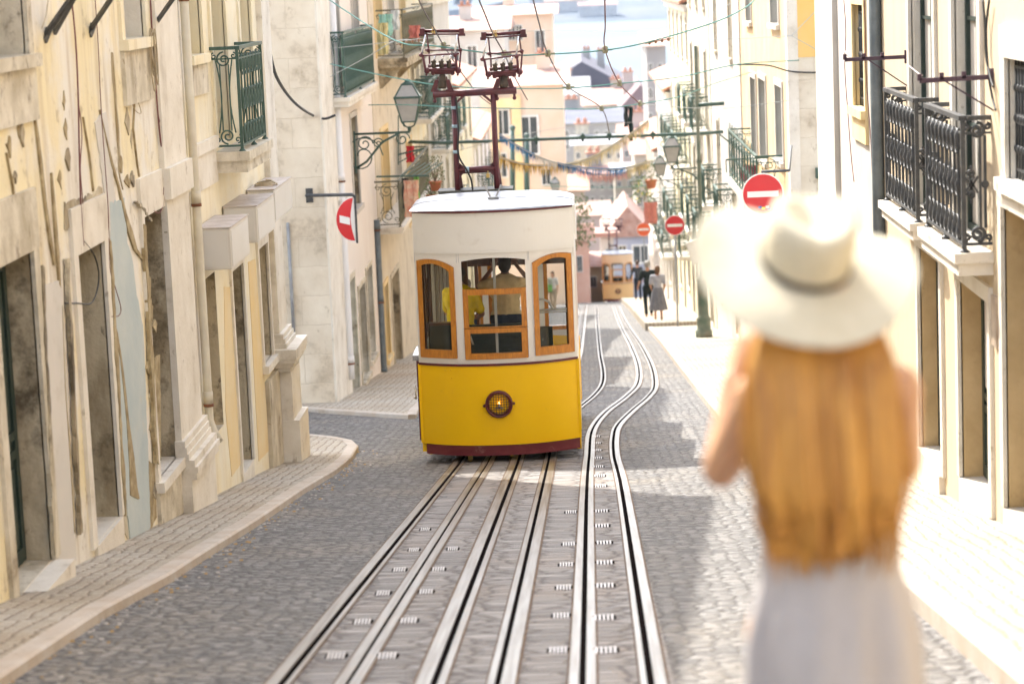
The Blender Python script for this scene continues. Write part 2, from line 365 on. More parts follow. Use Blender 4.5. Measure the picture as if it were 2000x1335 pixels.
def kerb(pts, name='kerb', wdt=.13, h=.126, closed=False, side=1, label='stone kerb edge of the pavement'):
    # pts (x,y) polyline; road on the right of travel when side=1
    mb = MB(); n = len(pts); P = [Vector((x, y, 0)) for x, y in pts]
    nor = []
    for i in range(n):
        d = (P[min(i+1,n-1)] - P[max(i-1,0)]).normalized(); nor.append(Vector((d.y, -d.x, 0)) * side)
    for i in range(n-1):
        q = []
        for k in (i, i+1):
            z = zg(P[k].y)
            o = P[k] + nor[k]*.012; inn = P[k] - nor[k]*wdt
            q.append([Vector((o.x,o.y,z-.02)), Vector((o.x,o.y,zg(o.y)+h-.015)), Vector((P[k].x-nor[k].x*.006,P[k].y-nor[k].y*.006,z+h)), Vector((inn.x,inn.y,zg(inn.y)+h))])
        for j in range(3): mb.quad(q[0][j], q[1][j], q[1][j+1], q[0][j+1])
    return tag(mb.build(name, KERB), label, kind='structure')
kpts = [(KP[0].x, -28), (KP[0].x, -5)] + [(p.x, p.y) for p in KP] + [(-16, KP[-1].y+.1)]
kpts2 = []
for a, b in zip(kpts, kpts[1:]):
    m = max(1, int((Vector(b)-Vector(a)).length / 1.0))
    kpts2 += [(a[0]+(b[0]-a[0])*i/m, a[1]+(b[1]-a[1])*i/m) for i in range(m)]
kpts2.append(kpts[-1])
kerb(kpts2, h=PH+.006)
# far left pavement
q1 = [ong(586,794,PH), ong(631,799,PH), ong(798,810,PH)]
ya = q1[2].y
def farleft(y):
    if y < ya: return -16
    if y < q1[0].y: return q1[2].x + (q1[0].x - q1[2].x) * 0
    return -2.5
yk = q1[0].y
Yc = [ya + (yk-ya)*i/6 for i in range(7)]
fl_ = interp([(ya, q1[2].x), (q1[1].y, q1[1].x), (q1[0].y, q1[0].x), (q1[0].y+.3, -16)] if q1[1].y > ya else [(ya, q1[2].x)])
strip('pavement', PAVE, lambda y: max(-16, fl_(y)), lambda y: q1[2].x if y < ya+.01 else q1[2].x+.05, ya, 127, PH, label='pale pavement below the stone corner house', extra=[q1[1].y, q1[0].y, q1[0].y+.3])
kk = [(-16, q1[0].y+.4)] + [(p.x, p.y) for p in q1] + [(q1[2].x+.1, ya+.1)] + [(q1[2].x+.05, y) for y in range(int(ya)+2, 128, 3)]
kerb(kk, h=PH+.006)
XK = 1.84
strip('pavement', PAVE, lambda y: XK, lambda y: XR+.6 if y < 34.5 else 4.6, -28, 127, .12, label='sunlit pale pavement along the right houses')
kerb([(XK, y) for y in range(-28, 129, 3)], side=-1)
mb = MB()
for a, b in ((70.5, 73), (73, 84), (84, 95), (95, 106), (106, 116)):
    mb.hexa([(1.75,a,zg(a)), (4.4,a,zg(a)), (4.4,b,zg(b)), (1.75,b,zg(b)), (1.75,a,zg(a)+.24), (4.4,a,zg(a)+.24), (4.4,b,zg(b)+.24), (1.75,b,zg(b)+.24)])
tag(mb.build('pavement', PAVE), 'raised stone footway where three people walk', kind='structure')

# ---------------------------------------------------------------- tracks
def smooth_path(pts, n=6):
    out = []; P = [Vector(p) for p in pts]
    for i in range(len(P)-1):
        p0 = P[max(i-1,0)]; p1 = P[i]; p2 = P[i+1]; p3 = P[min(i+2,len(P)-1)]
        for k in range(n):
            t = k/n
            out.append(.5*((2*p1)+(p2-p0)*t+(2*p0-5*p1+4*p2-p3)*t*t+(3*p1-p0-3*p2+p3)*t**3))
    out.append(P[-1]); return out
BED = cobble('track_bed_setts', (.30,.285,.275), (.17,.16,.155), (.06,.045,.04), 3.6, 7.5, .5, joint=.09, grime=((.30,.24,.19), .5, .46, .66), depth=.035)
strip('road', BED, lambda y: -1.64, lambda y: .36, -26, 33, .0085, label='band of larger setts between the rails')
def rail_line(path, parent, w1=.05, gap=.045, w2=.05, name='rail'):
    mb = MB()
    P = [Vector((p[0], p[1], 0)) for p in path]; n = len(P)
    off = [(-gap/2-w1*.86, -gap/2, 0), (gap/2, gap/2+w2*.86, 0), (-gap/2, gap/2, 1), (-gap/2-w1-.006, -gap/2-w1*.86, 2), (gap/2+w2*.86, gap/2+w2+.006, 2)]
    for lo, hi, g in off:
        for i in range(n-1):
            q = []
            for k in (i, i+1):
                d = (P[min(k+1,n-1)] - P[max(k-1,0)]).normalized(); nn = Vector((d.y, -d.x, 0))
                a = P[k] + nn*lo; b = P[k] + nn*hi
                h = (.020, .0125, .0145)[g]
                q.append((Vector((a.x,a.y,zg(a.y)+h)), Vector((b.x,b.y,zg(b.y)+h))))
            mb.quad(q[0][0], q[0][1], q[1][1], q[1][0], g)
            if not g:
                for s_ in (0, 1):
                    a, b = q[0][s_], q[1][s_]; dz = Vector((0,0,.012))
                    mb.quad(a, b, b-dz, a-dz, 0)
    return mb.build(name, [STEEL, GROOVE, RUST], parent)
ylist = [-20, -5, 4] + [6+i*2 for i in range(20)]
def straight(x): return [(x, y) for y in ylist if y < 36] + [(x + (-.30 + .12*(x+1.46) - x)*(3*t*t-2*t**3), 36+26*t) for t in [i/10 for i in range(11)]] + [(-.30+.12*(x+1.46)+.004*(y-62), y) for y in range(64, 116, 4)]
tk = thing('funicular_track', (-1.0, 6, zg(6)), 'four steel rails and slots set in cobbles beneath the near yellow car', 'tram track')
def lin(pa, pb):
    a, b = ong(pa[0], pa[1], .01), ong(pb[0], pb[1], .01); return lambda y: a.x + (b.x-a.x)*(y-a.y)/(b.y-a.y)
for k_, (pa, pb, a, g, b) in enumerate((((552,1335),(862,950),.075,.035,.03), ((680,1335),(924,950),.062,.020,.062), ((848,1335),(994,950),.085,.035,.045), ((972,1335),(1060,950),.040,.030,.08))):
    F_ = lin(pa, pb); x30 = F_(30)
    path = [(F_(max(y, 6)), y) for y in range(-20, 31, 2)] + [(x30 + (-.36+.07*k_-x30)*(3*t*t-2*t**3), 30+32*t) for t in [i/12 for i in range(1, 13)]] + [(-.36+.07*k_+.004*(y-62), y) for y in range(64, 116, 4)]
    rail_line(path, tk, a, g, b)
tk2 = thing('funicular_track', (.17, 6, zg(6)), 'steel rail and cable slot bending to the right of the near yellow car', 'tram track')
def pixpath(pl): return [(p.x, p.y) for p in (ong(x, y, .01) for x, y in pl)]
f5 = lin((1138,1335),(1146,950)); f6 = lin((1272,1335),(1214,950))
l5 = [(f5(8), -20), (f5(8), -2), (f5(8), 8), (f5(14), 14)] + pixpath([(1146,960), (1151,890), (1157,840), (1183,805), (1222,775), (1246,748), (1246,712), (1232,675), (1214,640), (1203,612), (1198,597)])
l6 = [(f6(8), -20), (f6(8), -2), (f6(8), 8), (f6(14), 14)] + pixpath([(1213,950), (1199,890), (1199,850), (1208,828), (1236,800), (1266,774), (1278,752), (1272,715), (1254,678), (1232,645), (1215,616), (1207,597)])
la = pixpath([(1090,835), (1130,797), (1160,772), (1176,750), (1178,725), (1172,690), (1168,650), (1166,620), (1165,597)])
def dens(l):
    v = smooth_path([Vector((x, y, 0)) for x, y in l], 8); return [(p.x, p.y) for p in v]
rail_line(dens(l5), tk2, .056, .034, .056, 'cable_slot')
rail_line(dens(l6), tk2, .035, .036, .066)
rail_line(dens(la), tk2, .036, .045, .036)
# cast iron drain grates between the rails
def grate(px, py, wd, parent):
    p = ong(px, py, .01); mb = MB(); n = 5
    mb.box((p.x-wd/2-.01, p.y-.07, zg(p.y)-.02), (p.x+wd/2+.01, p.y+.07, zg(p.y)+.012), 1)
    for i in range(n):
        a = p.x - wd/2 + wd*i/n + .005
        mb.box((a, p.y-.06, zg(p.y)), (a + wd/n*.5, p.y+.06, zg(p.y)+.022), 0)
    mb.build('drain_grate', [mat('worn_grate', (.50,.47,.45), .45, metal=.2), GROOVE], parent)
for px, py in [(1184,1272),(1180,1208),(1182,1145),(1181,1100),(1180,1061),(1176,1028),(1175,999),(1173,950),(1171,930),(1169,912),(1167,895),(1166,880),(1165,866),(1164,853)]:
    grate(px, py, .12, tk2)
for px, py in [(1090,1272),(1096,1204),(1101,1149),(1106,1104),(1111,1064),(1115,1001)]:
    grate(px, py, .10, tk2)
for px, py, wd in [(656,1283,.1),(708,1216,.1),(748,1160,.09),(780,1114,.09),(808,1075,.08),(830,1035,.08),(756,1283,.1),(798,1214,.1),(832,1157,.09),(856,1113,.09),(884,1073,.08)]:
    grate(px, py, wd, tk)

# ---------------------------------------------------------------- buildings
def spiral(c, r, turns, u, v, a0=0, n=22, k=.18):
    c = Vector(c); u = Vector(u); v = Vector(v)
    return [c + (u*math.cos(a0+2*math.pi*turns*i/n) + v*math.sin(a0+2*math.pi*turns*i/n)) * (r*(1-(1-k)*i/n)) for i in range(n+1)]
class House:
    def __init__(s, label, X, nx, y0, y1, ztop, mwall, mend=None, depth=7, group=None, name='townhouse', zb=None, cat='house'):
        s.X, s.nx, s.y0, s.y1, s.zt, s.mw, s.me, s.dp = X, nx, y0, y1, ztop, mwall, mend or mwall, depth
        s.zb = zg(y1) - .8 if zb is None else zb
        s.root = thing(name, (X, (y0+y1)/2, zg((y0+y1)/2)), label, cat, group)
        s.holes = []
    def P(s, d, y, z): return (s.X + s.nx*d, y, z)
    def bx(s, mb, d0, d1, ya, yb, za, zb, m=0): mb.box(s.P(d0,ya,za), s.P(d1,yb,zb), m)
    def hole(s, ya, yb, za, zb, rec=.22, sw=.14, ms=None, sill=True, proud=.03, lint=None, mrev=None, jamb=True, sillcol=None):
        """cut an opening; returns (ya,yb,za,zb)"""
        ya, yb = sorted((ya, yb)); s.holes.append((ya, yb, za, zb))
        ms = ms or STONE; mb = MB(); lint = sw if lint is None else lint
        # reveals
        X0, X1 = s.X, s.X - s.nx*rec
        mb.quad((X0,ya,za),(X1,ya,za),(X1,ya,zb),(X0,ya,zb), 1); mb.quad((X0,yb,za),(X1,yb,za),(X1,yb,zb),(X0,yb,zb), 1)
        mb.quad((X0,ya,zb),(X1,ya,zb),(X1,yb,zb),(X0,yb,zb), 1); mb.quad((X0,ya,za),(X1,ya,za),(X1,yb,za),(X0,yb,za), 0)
        if sw:
            if jamb:
                s.bx(mb, -.01, proud, ya-sw, ya, za, zb); s.bx(mb, -.01, proud, yb, yb+sw, za, zb)
            s.bx(mb, -.01, proud+.003, ya-sw-.01, yb+sw+.01, zb, zb+lint)
            if sill: s.bx(mb, -.01, proud+.05, ya-sw-.02, yb+sw+.02, za-.09, za)
        return mb.build('surround', [ms, mrev or ms], s.root)
    def door(s, ya, yb, za, zb, rec=.22, ml=None, step=True, handle=True, glass=None, mstep=None, stepout=.10, steph=.22, transom=.0, **k):
        ya, yb = sorted((ya, yb)); k.setdefault('sill', False)
        s.hole(ya, yb, za, zb, rec=rec, **k)
        ml = ml or GREEN_D; d = -rec; zt = zb - transom
        mb = MB(); w = yb-ya
        s.bx(mb, d-.05, d, ya, yb, za, zt)
        mid = (ya+yb)/2; leaves = [(ya+.03, mid-.015), (mid+.015, yb-.03)] if w > .95 else [(ya+.04, yb-.04)]
        for a, b in leaves:
            s.bx(mb, d, d+.022, a, b, za+.02, za+.12); s.bx(mb, d, d+.022, a, b, zt-.12, zt-.02)
            s.bx(mb, d, d+.022, a, a+.09, za+.12, zt-.12); s.bx(mb, d, d+.022, b-.09, b, za+.12, zt-.12)
            h = zt-za
            for t in (.36, .42): s.bx(mb, d, d+.02, a+.09, b-.09, za+h*t-.03, za+h*t+.03)
            for t0, t1 in ((.07, .32), (.46, .92)): s.bx(mb, d, d+.012, a+.13, b-.13, za+h*t0, za+h*t1)
        dr = mb.build('door', ml, s.root)
        if glass:
            mb = MB()
            for a, b in leaves: s.bx(mb, d+.013, d+.018, a+.14, b-.14, za+(zt-za)*.47, za+(zt-za)*.91)
            mb.build('pane', glass, dr)
        if handle:
            mb = MB(); p = Vector(s.P(d+.05, mid-.08 if w > .95 else (ya+.1), za+1.02))
            mb.ball(p, .032, 8); mb.tube([p, p - Vector((s.nx*.05,0,0))], .012, 6); mb.box(p - Vector((s.nx*.03,.02,.09)), p - Vector((s.nx*.024,-.02,-.07)))
            mb.build('handle', BRASS, dr)
        if transom:
            mb = MB(); s.bx(mb, d-.03, d-.025, ya+.03, yb-.03, zt+.03, zb-.02); 
            for q in range(9):
                y = ya + (yb-ya)*(q+.5)/9; s.bx(mb, d-.01, d+.005, y-.008, y+.008, zt+.02, zb, 1)
            s.bx(mb, d-.02, d+.03, ya, yb, zt, zt+.05, 2)
            mb.build('transom', [GLASSD, IRON, ml], dr)
        if step:
            mb = MB(); s.bx(mb, -rec, stepout, ya-.02, yb+.02, za-steph, za-.003)
            mb.build('step', mstep or STONE_C, s.root)
        return dr
    def window(s, ya, yb, za, zb, rec=.16, mf=None, bars=True, grille=None, apron=0, mapron=None, shutter=None, pane=None, cross=2, **k):
        ya, yb = sorted((ya, yb))
        s.hole(ya, yb, za, zb, rec=rec, **k); mf = mf or WHITEP; d = -rec
        mb = MB(); t = .055
        s.bx(mb, d-.04, d+.02, ya, ya+t, za, zb); s.bx(mb, d-.04, d+.02, yb-t, yb, za, zb)
        s.bx(mb, d-.04, d+.02, ya+t, yb-t, za, za+t); s.bx(mb, d-.04, d+.02, ya+t, yb-t, zb-t, zb)
        m_ = (ya+yb)/2; s.bx(mb, d-.03, d+.028, m_-.04, m_+.04, za+t, zb-t)
        if bars:
            for q in range(1, cross+1):
                z = za+(zb-za)*q/(cross+1)
                s.bx(mb, d-.02, d+.012, ya+t, m_-.04, z-.015, z+.015); s.bx(mb, d-.02, d+.012, m_+.04, yb-t, z-.015, z+.015)
        f = mb.build('window', mf, s.root)
        mb = MB(); s.bx(mb, d-.02, d-.014, ya+t, yb-t, za+t, zb-t); mb.build('pane', pane or GLASSD, f)
        if grille:
            mb = MB(); n = max(4, int((yb-ya)/.11))
            for q in range(n+1):
                y = ya+.02+(yb-ya-.04)*q/n
                mb.tube([s.P(-.05,y,za), s.P(-.05,y,zb)], .009, 6)
                for zz in (.25, .5, .75): mb.ball(s.P(-.05,y,za+(zb-za)*zz), .02, 6, sc=(1,1,1.6))
            for zz in (.08, .47, .53, .92): s.bx(mb, -.056, -.044, ya, yb, za+(zb-za)*zz-.01, za+(zb-za)*zz+.01)
            mb.build('grille', grille, f)
        if apron:
            mb = MB(); s.bx(mb, -.01, .035, ya-.14, yb+.14, za-apron, za-.092); mb.build('apron', mapron or STONE, s.root)
        if shutter:
            for sgn, yy in ((-1, ya), (1, yb)):
                mb = MB(); wd = (yb-ya)*.48
                s.bx(mb, -.07, -.04, yy, yy - sgn*wd, za+.03, zb-.02); 
                for q in range(14):
                    z = za+.1+(zb-za-.2)*q/14
                    s.bx(mb, -.04, -.028, yy-sgn*.05, yy-sgn*(wd-.05), z, z+(zb-za-.2)/14*.55)
                mb.build('shutter', shutter, s.root)
        return f
    def balcony(s, ya, yb, z, proj, h=1.0, mi=None, slabh=.16, fancy=0, nb=None, mslab=None, inset=.02, bracket=False, infill=None, sides=True):
        ya, yb = sorted((ya, yb)); mi = mi or IRON_G; nx = s.nx
        mb = MB(); s.bx(mb, -.02, proj, ya, yb, z-slabh, z); s.bx(mb, -.02, proj+.03, ya-.03, yb+.03, z-slabh*.45, z-.002)
        sl = mb.build('balcony', mslab or STONE_C, s.root)
        if bracket:
            for y in (ya+.25, yb-.25, (ya+yb)/2): 
                mb = MB(); mb.prism([s.P(0,y-.07,z-slabh), s.P(proj*.8,y-.07,z-slabh), s.P(proj*.6,y-.07,z-slabh-.15), s.P(.05,y-.07,z-slabh-.45), s.P(0,y-.07,z-slabh-.45)], (0,.14,0)); mb.build('bracket', mslab or STONE_C, sl)
        mb = MB(); e = proj - .05; a, b = ya+.04, yb-.04; z0 = z+.07; z1 = z+h
        # rails
        for zz, hh, ww in ((z1, .035, .055), (z1-.12, .016, .02), (z0, .022, .03)):
            s.bx(mb, e-ww/2, e+ww/2, a, b, zz-hh, zz)
            for y in ((a, b) if sides else ()): s.bx(mb, 0, e-ww/2, y-ww/2, y+ww/2, zz-hh, zz)
        n = nb or max(5, int((b-a)/.13))
        for y in (a, b):
            mb.bar(s.P(e,y,z-.02), s.P(e,y,z1-.03), .032); mb.ball(s.P(e,y,z-.01), .04, 8)
        mb.ball(s.P(e,(a+b)/2,z+.0), .035, 8)
        mb.bar(s.P(e,(a+b)/2,z), s.P(e,(a+b)/2,z0), .02)
        for q in range(1, n):
            y = a+(b-a)*q/n; nn = 5
            L_ = z1-z0-.1
            mb.tube([s.P(e,y,z0+L_*t) for t in (0,.06,.14,.2,.34,.45,.5,.55,.66,.8,.86,.94,1)], [.009,.024,.02,.009,.009,.02,.026,.02,.009,.009,.022,.024,.009] if fancy < 2 else [.01,.03,.022,.01,.012,.02,.034,.02,.012,.01,.026,.034,.01], 6)
            if fancy and q < n:
                ym = a+(b-a)*(q+.5)/n; r = (b-a)/n*.36
                for zz in (z0+.09, (z0+z1)/2-.05, z1-.2):
                    mb.tube([s.P(e, ym+r*math.cos(t), zz+r*1.3*math.sin(t)) for t in [2*math.pi*i/10 for i in range(10)]], .008, 5, closed=True)
        # side panels with scrolls
        for y in ((a, b) if sides else ()):
            u = Vector((nx, 0, 0)); v = Vector((0, 0, 1)); c = Vector(s.P(e*.5, y, 0))
            H = z1 - z0; r = e*.27; th = .010 if fancy < 2 else .015
            for zz, sg in ((z1-.04-r*1.25, 1), (z0+r*1.15, -1)):
                mb.tube(spiral((c.x, y, zz), r*1.05, 1.6, u, v*sg, a0=math.pi/2), th, 6)
                mb.tube(spiral((c.x+nx*e*.36, y, zz+sg*r*.5), r*.45, 1.2, u*-1, v*sg, a0=math.pi/2), th*.8, 6)
                mb.tube(spiral((c.x-nx*e*.36, y, zz+sg*r*.5), r*.45, 1.2, u, v*sg, a0=math.pi/2), th*.8, 6)
            for dx in ((-.16, .16) if fancy < 2 else (-.28, -.1)):
                mb.bar(Vector((c.x+nx*e*dx, y, z0+r*1.9)), Vector((c.x+nx*e*dx, y, z1-.04-r*1.9)), th*1.3)
            if fancy < 2:
                for dx in (-.3, .3):
                    mb.tube([(c.x+nx*(e*dx*(1-.5*math.sin(math.pi*t))), y, z0+r*1.6+(H-r*3.4)*t) for t in [i/8 for i in range(9)]], th*.8, 5)
            if fancy == 2:   # lattice rosette
                cx = c.x + nx*e*.22; zc = (z0+z1)/2-.04; rr = e*.2
                for sx in (-1, 1):
                    for o in (-.5, .5):
                        mb.bar((cx-rr*.9+o*rr*.6, y, zc-sx*rr*1.5+0), (cx+rr*.9+o*rr*.6, y, zc+sx*rr*1.5), .016)
                mb.tube(spiral((cx, y, zc+rr*1.9), rr*.7, 1, u, v), .014, 6); mb.tube(spiral((cx, y, zc-rr*1.9), rr*.7, 1, u, v), .014, 6)
                mb.ball((cx, y, zc+rr*3.0), rr*.35, 8, sc=(.8,.4,1.4)); mb.ball((cx, y, zc-rr*3.0), rr*.35, 8, sc=(.8,.4,1.4))
                mb.tube([(c.x-nx*e*.28+rr*.4*math.cos(t), y, zc+rr*.5*math.sin(t)) for t in [2*math.pi*i/10 for i in range(10)]], .013, 6, closed=True)
        rl = mb.build('railing', mi, sl)
        if infill:
            mb = MB(); s.bx(mb, e-.045, e-.04, a+.05, a+(b-a)*.47, z0+.12, z1-.06); s.bx(mb, e-.045, e-.04, a+(b-a)*.53, b-.05, z0+.12, z1-.06)
            mb.build('privacy_panel', infill, rl)
        return sl
    def pipe(s, px, ztop, zbot, y, r=.055, m=None, clips=3, elbow=True, d=.06):
        mb = MB(); m = m or PIPE
        pts = [s.P(d,y,ztop), s.P(d,y,zbot+.25)]
        if elbow: pts += [s.P(d,y,zbot+.13), s.P(d+.04,y-.05,zbot+.03), s.P(d+.10,y-.12,zbot-.06)]
        else: pts += [s.P(d,y,zbot)]
        mb.tube(pts, r, 12)
        for i in range(clips+1):
            z = zbot+.3+(ztop-zbot-.5)*i/max(clips,1)
            mb.tube([s.P(d,y,z), s.P(d,y,z+.12)], r*1.14, 12); mb.tube([s.P(d,y,z-.03), s.P(d,y,z)], r*1.2, 12, 1)
        return mb.build('drainpipe', [m, mat('rust', (.25,.10,.05), .9, (.16,.07,.04), 12)], s.root)
    def finish(s, roof=True, roofm=None, eave=.3, plinth=None, ridge=1.6, skiproof=False):
        mb = MB(); X = s.X
        Y = sorted(set([s.y0, s.y1] + [v for h in s.holes for v in h[:2]])); Z = sorted(set([s.zb, s.zt] + [v for h in s.holes for v in h[2:]]))
        Y = [v for v in Y if s.y0 <= v <= s.y1]; Z = [v for v in Z if s.zb <= v <= s.zt]
        for a, b in zip(Y, Y[1:]):
            for c, d in zip(Z, Z[1:]):
                my, mz = (a+b)/2, (c+d)/2
                if any(h[0] < my < h[1] and h[2] < mz < h[3] for h in s.holes): continue
                mb.quad((X,a,c),(X,b,c),(X,b,d),(X,a,d))
        Xb = X - s.nx*s.dp
        for y in (s.y0, s.y1): mb.quad((X,y,s.zb),(Xb,y,s.zb),(Xb,y,s.zt),(X,y,s.zt), 1)
        mb.quad((Xb,s.y0,s.zb),(Xb,s.y1,s.zb),(Xb,s.y1,s.zt),(Xb,s.y0,s.zt), 0)
        # blackout floor behind openings
        mb.quad((X-s.nx*.6,s.y0+.01,s.zb),(X-s.nx*.6,s.y1-.01,s.zb),(X-s.nx*.6,s.y1-.01,s.zt),(X-s.nx*.6,s.y0+.01,s.zt), 0)
        mb.quad((X,s.y0,s.zt),(X,s.y1,s.zt),(Xb,s.y1,s.zt),(Xb,s.y0,s.zt), 0)
        mb.build('wall', [s.mw, s.me], s.root, fix=False)
        if roof:
            mb = MB(); e = eave
            Xm = (X+Xb)/2; z = s.zt+.02
            mb.prism([(X+s.nx*e,s.y0,z), (Xm,s.y0,z+ridge), (Xb-s.nx*e,s.y0,z), (Xb-s.nx*e,s.y0,z+.12), (Xm,s.y0,z+ridge+.14), (X+s.nx*e,s.y0,z+.12)], (0, s.y1-s.y0, 0))
            mb.build('roof', roofm or TILE, s.root)
            mb = MB(); s.bx(mb, .003, .14, s.y0+.02, s.y1-.02, s.zt-.22, s.zt-.06); s.bx(mb, .003, .22, s.y0+.02, s.y1-.02, s.zt-.06, s.zt+.015)
            mb.build('cornice', STONE_C, s.root)
        return s.root
def yx(px, py, X): return onx(px, py, X).y
def zx(px, py, X): return onx(px, py, X).z
# ================================================================ left row of houses
yA = yx(388, 500, XL); yB = yx(541, 500, XL)
HL = 6.1
h0 = House('unseen house added behind the viewer on the left side', XL-.01, 1, -26, 6.0, zg(0)+3.6, PL_Y, depth=7); h0.finish()  # out of view, added to block sky light; kept low to let some through
A = House('worn yellow plaster house with peeling blue patch and stained stone doorways', XL, 1, 6.0, yA, HL, PL_Y, depth=7, group='houses along the left side')
def LY(px, py): return yx(px, py, XL)
def LZ(px, py): return zx(px, py, XL)
# ground floor
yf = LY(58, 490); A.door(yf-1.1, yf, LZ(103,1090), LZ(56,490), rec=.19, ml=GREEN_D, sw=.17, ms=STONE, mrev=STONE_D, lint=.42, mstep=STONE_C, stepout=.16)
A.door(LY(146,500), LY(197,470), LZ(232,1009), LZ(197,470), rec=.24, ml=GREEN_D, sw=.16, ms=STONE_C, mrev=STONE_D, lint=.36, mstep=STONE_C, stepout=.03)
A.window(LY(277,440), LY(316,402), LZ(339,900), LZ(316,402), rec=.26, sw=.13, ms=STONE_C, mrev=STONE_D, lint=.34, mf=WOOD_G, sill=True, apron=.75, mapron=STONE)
# upper floor
A.window(LY(45,60)-1.0, LY(47,60), LZ(47,106), LZ(47,106)+1.75, rec=.24, ms=STONE, mrev=STONE, mf=GREEN, apron=.46, cross=3, pane=CURTAIN)
A.window(LY(238,60), LY(279,50), LZ(279,72), LZ(279,72)+1.75, rec=.2, ms=PL_Y2, mrev=STONE_C, mf=GREEN, apron=.55, mapron=STONE, cross=3, pane=CURTAIN)
# stone corner pilaster of this house
mb = MB(); ya_, yb_ = LY(322,500), LY(366,500)
A.bx(mb, -.01, .05, ya_, yb_, zg(yb_)-.3, A.zt-.3)
A.bx(mb, -.01, .10, ya_-.03, yb_+.03, LZ(333,380), LZ(333,345)+.12)
zb_ = LZ(370, 905)
A.bx(mb, -.01, .13, ya_-.06, yb_+.12, zg(yb_)-.4, zb_-.08)
for i in range(7):   # moulded base: half-round stack
    t0, t1 = i/7, (i+1)/7; z0 = zb_-.08+.42*t0; z1 = zb_-.08+.42*t1
    dd = .13 + .06*math.sin(math.pi*min(1, t0*1.9)) if t0 < .5 else .07 + .10*(1-t0)
    A.bx(mb, -.01, dd, ya_-.05-.01*i*0, yb_+.10, z0, z1+.002*(i % 2))
mb.build('pilaster', STONE_C, A.root)
# plaster patches: thin coats with ragged outlines lying on the wall
def patch(h, pxs, m, d=.012, name='plaster_patch', rag=.02, seed=1, t=.012):
    rnd = random.Random(seed); X = h.X; P = [onx(x, y, X) for x, y in pxs]; out = []
    n = len(P)
    for i in range(n):
        a, b = P[i], P[(i+1)%n]; k = max(2, int((b-a).length/.07))
        for j in range(k):
            p = a + (b-a)*j/k; out.append((p.y + rnd.uniform(-rag, rag), p.z + rnd.uniform(-rag, rag)))
    bm = bmesh.new(); vs = [bm.verts.new((X + h.nx*d, y, z)) for y, z in out]
    f = bm.faces.new(vs)
    r = bmesh.ops.extrude_face_region(bm, geom=[f]); 
    for v in r['geom']:
        if isinstance(v, bmesh.types.BMVert): v.co.x -= h.nx*t
    bmesh.ops.triangulate(bm, faces=bm.faces); bmesh.ops.recalc_face_normals(bm, faces=bm.faces)
    me = bpy.data.meshes.new(name); bm.to_mesh(me); bm.free(); me.transform(Matrix.Translation(-Vector(h.root['_o'])))
    me.materials.append(m); o = bpy.data.objects.new(name, me); COL.objects.link(o); o.parent = h.root
    return o
patch(A, [(212,395),(240,390),(246,470),(258,520),(262,560),(277,640),(285,840),(292,1030),(262,1060),(252,1052),(240,930),(224,760),(216,600)], PL_BL, seed=3, name='blue_plaster_patch')
patch(A, [(184,235),(206,215),(228,440),(214,470),(208,420)], PL_GR, seed=4, d=.010, name='grey_plaster_patch')
patch(A, [(80,560),(118,545),(124,700),(146,1095),(112,1112),(96,900)], PL_GR, seed=5, d=.014, rag=.008, name='grey_plaster_patch')
patch(A, [(124,400),(165,385),(196,368),(204,425),(160,440),(125,452)], STONE_D, seed=6, d=.011, rag=.03, name='bare_render')
# long diagonal crack and holes in the render
def crack(h, px, wd, seed=1, name='wall_crack', m=None):
    rnd = random.Random(seed); P = [onx(x, y, h.X) for x, y in px]; L = []; Rr = []
    for i, p in enumerate(P):
        ww = wd[i]*(.8+.4*rnd.random()); L.append((p.y-ww, p.z+rnd.uniform(-.015,.015))); Rr.append((p.y+ww, p.z+rnd.uniform(-.015,.015)))
    mb = MB(); d = .017
    for i in range(len(P)-1):
        mb.quad(h.P(d,*L[i]), h.P(d,*Rr[i]), h.P(d,*Rr[i+1]), h.P(d,*L[i+1]))
        mb.quad(h.P(d,*Rr[i]), h.P(0,*Rr[i]), h.P(0,*Rr[i+1]), h.P(d,*Rr[i+1])); mb.quad(h.P(0,*L[i]), h.P(d,*L[i]), h.P(d,*L[i+1]), h.P(0,*L[i+1]))
    return mb.build(name, m or CRACK, h.root)
crack(A, [(193,218),(204,270),(216,320),(230,365),(242,420),(252,455),(262,485),(272,500),(279,512)], [.006,.02,.035,.03,.05,.08,.07,.06,.03], 2)
crack(A, [(218,620),(224,650),(233,700),(240,760),(246,820),(254,900),(258,960),(268,975)], [.02,.05,.04,.05,.04,.13,.16,.03], 3)
crack(A, [(62,205),(70,260),(78,330),(86,400),(96,470),(104,520)], [.005,.03,.03,.035,.04,.02], 4)
crack(A, [(98,340),(104,420),(110,500),(114,560)], [.01,.03,.05,.02], 5)
crack(A, [(217,105),(222,170),(226,240),(232,320)], [.008,.012,.01,.012], 6)
crack(A, [(10,300),(22,360),(30,430)], [.004,.012,.006], 12); crack(A, [(160,230),(172,300),(180,372)], [.004,.008,.012], 13); crack(A, [(262,180),(258,250),(266,320),(270,345)], [.004,.010,.008,.004], 14)
crack(A, [(350,560),(347,640),(352,720),(346,800)], [.004,.009,.006,.004], 15); crack(A, [(336,520),(340,600),(338,700)], [.004,.012,.005], 16); crack(A, [(118,600),(124,760),(134,900),(142,1040)], [.006,.012,.016,.012], 17)
patch(A, [(290,900),(300,905),(304,1010),(292,1035),(286,960)], CRACK, seed=18, d=.010, rag=.012, name='bare_render')
patch(A, [(205,405),(213,400),(222,600),(232,760),(240,930),(250,1050),(240,1040),(226,860),(214,640)], STONE_D, seed=19, d=.006, rag=.014, name='bare_render')
patch(A, [(298,860),(302,700),(312,690),(314,900)], CRACK, seed=20, d=.004, rag=.012, name='bare_render')
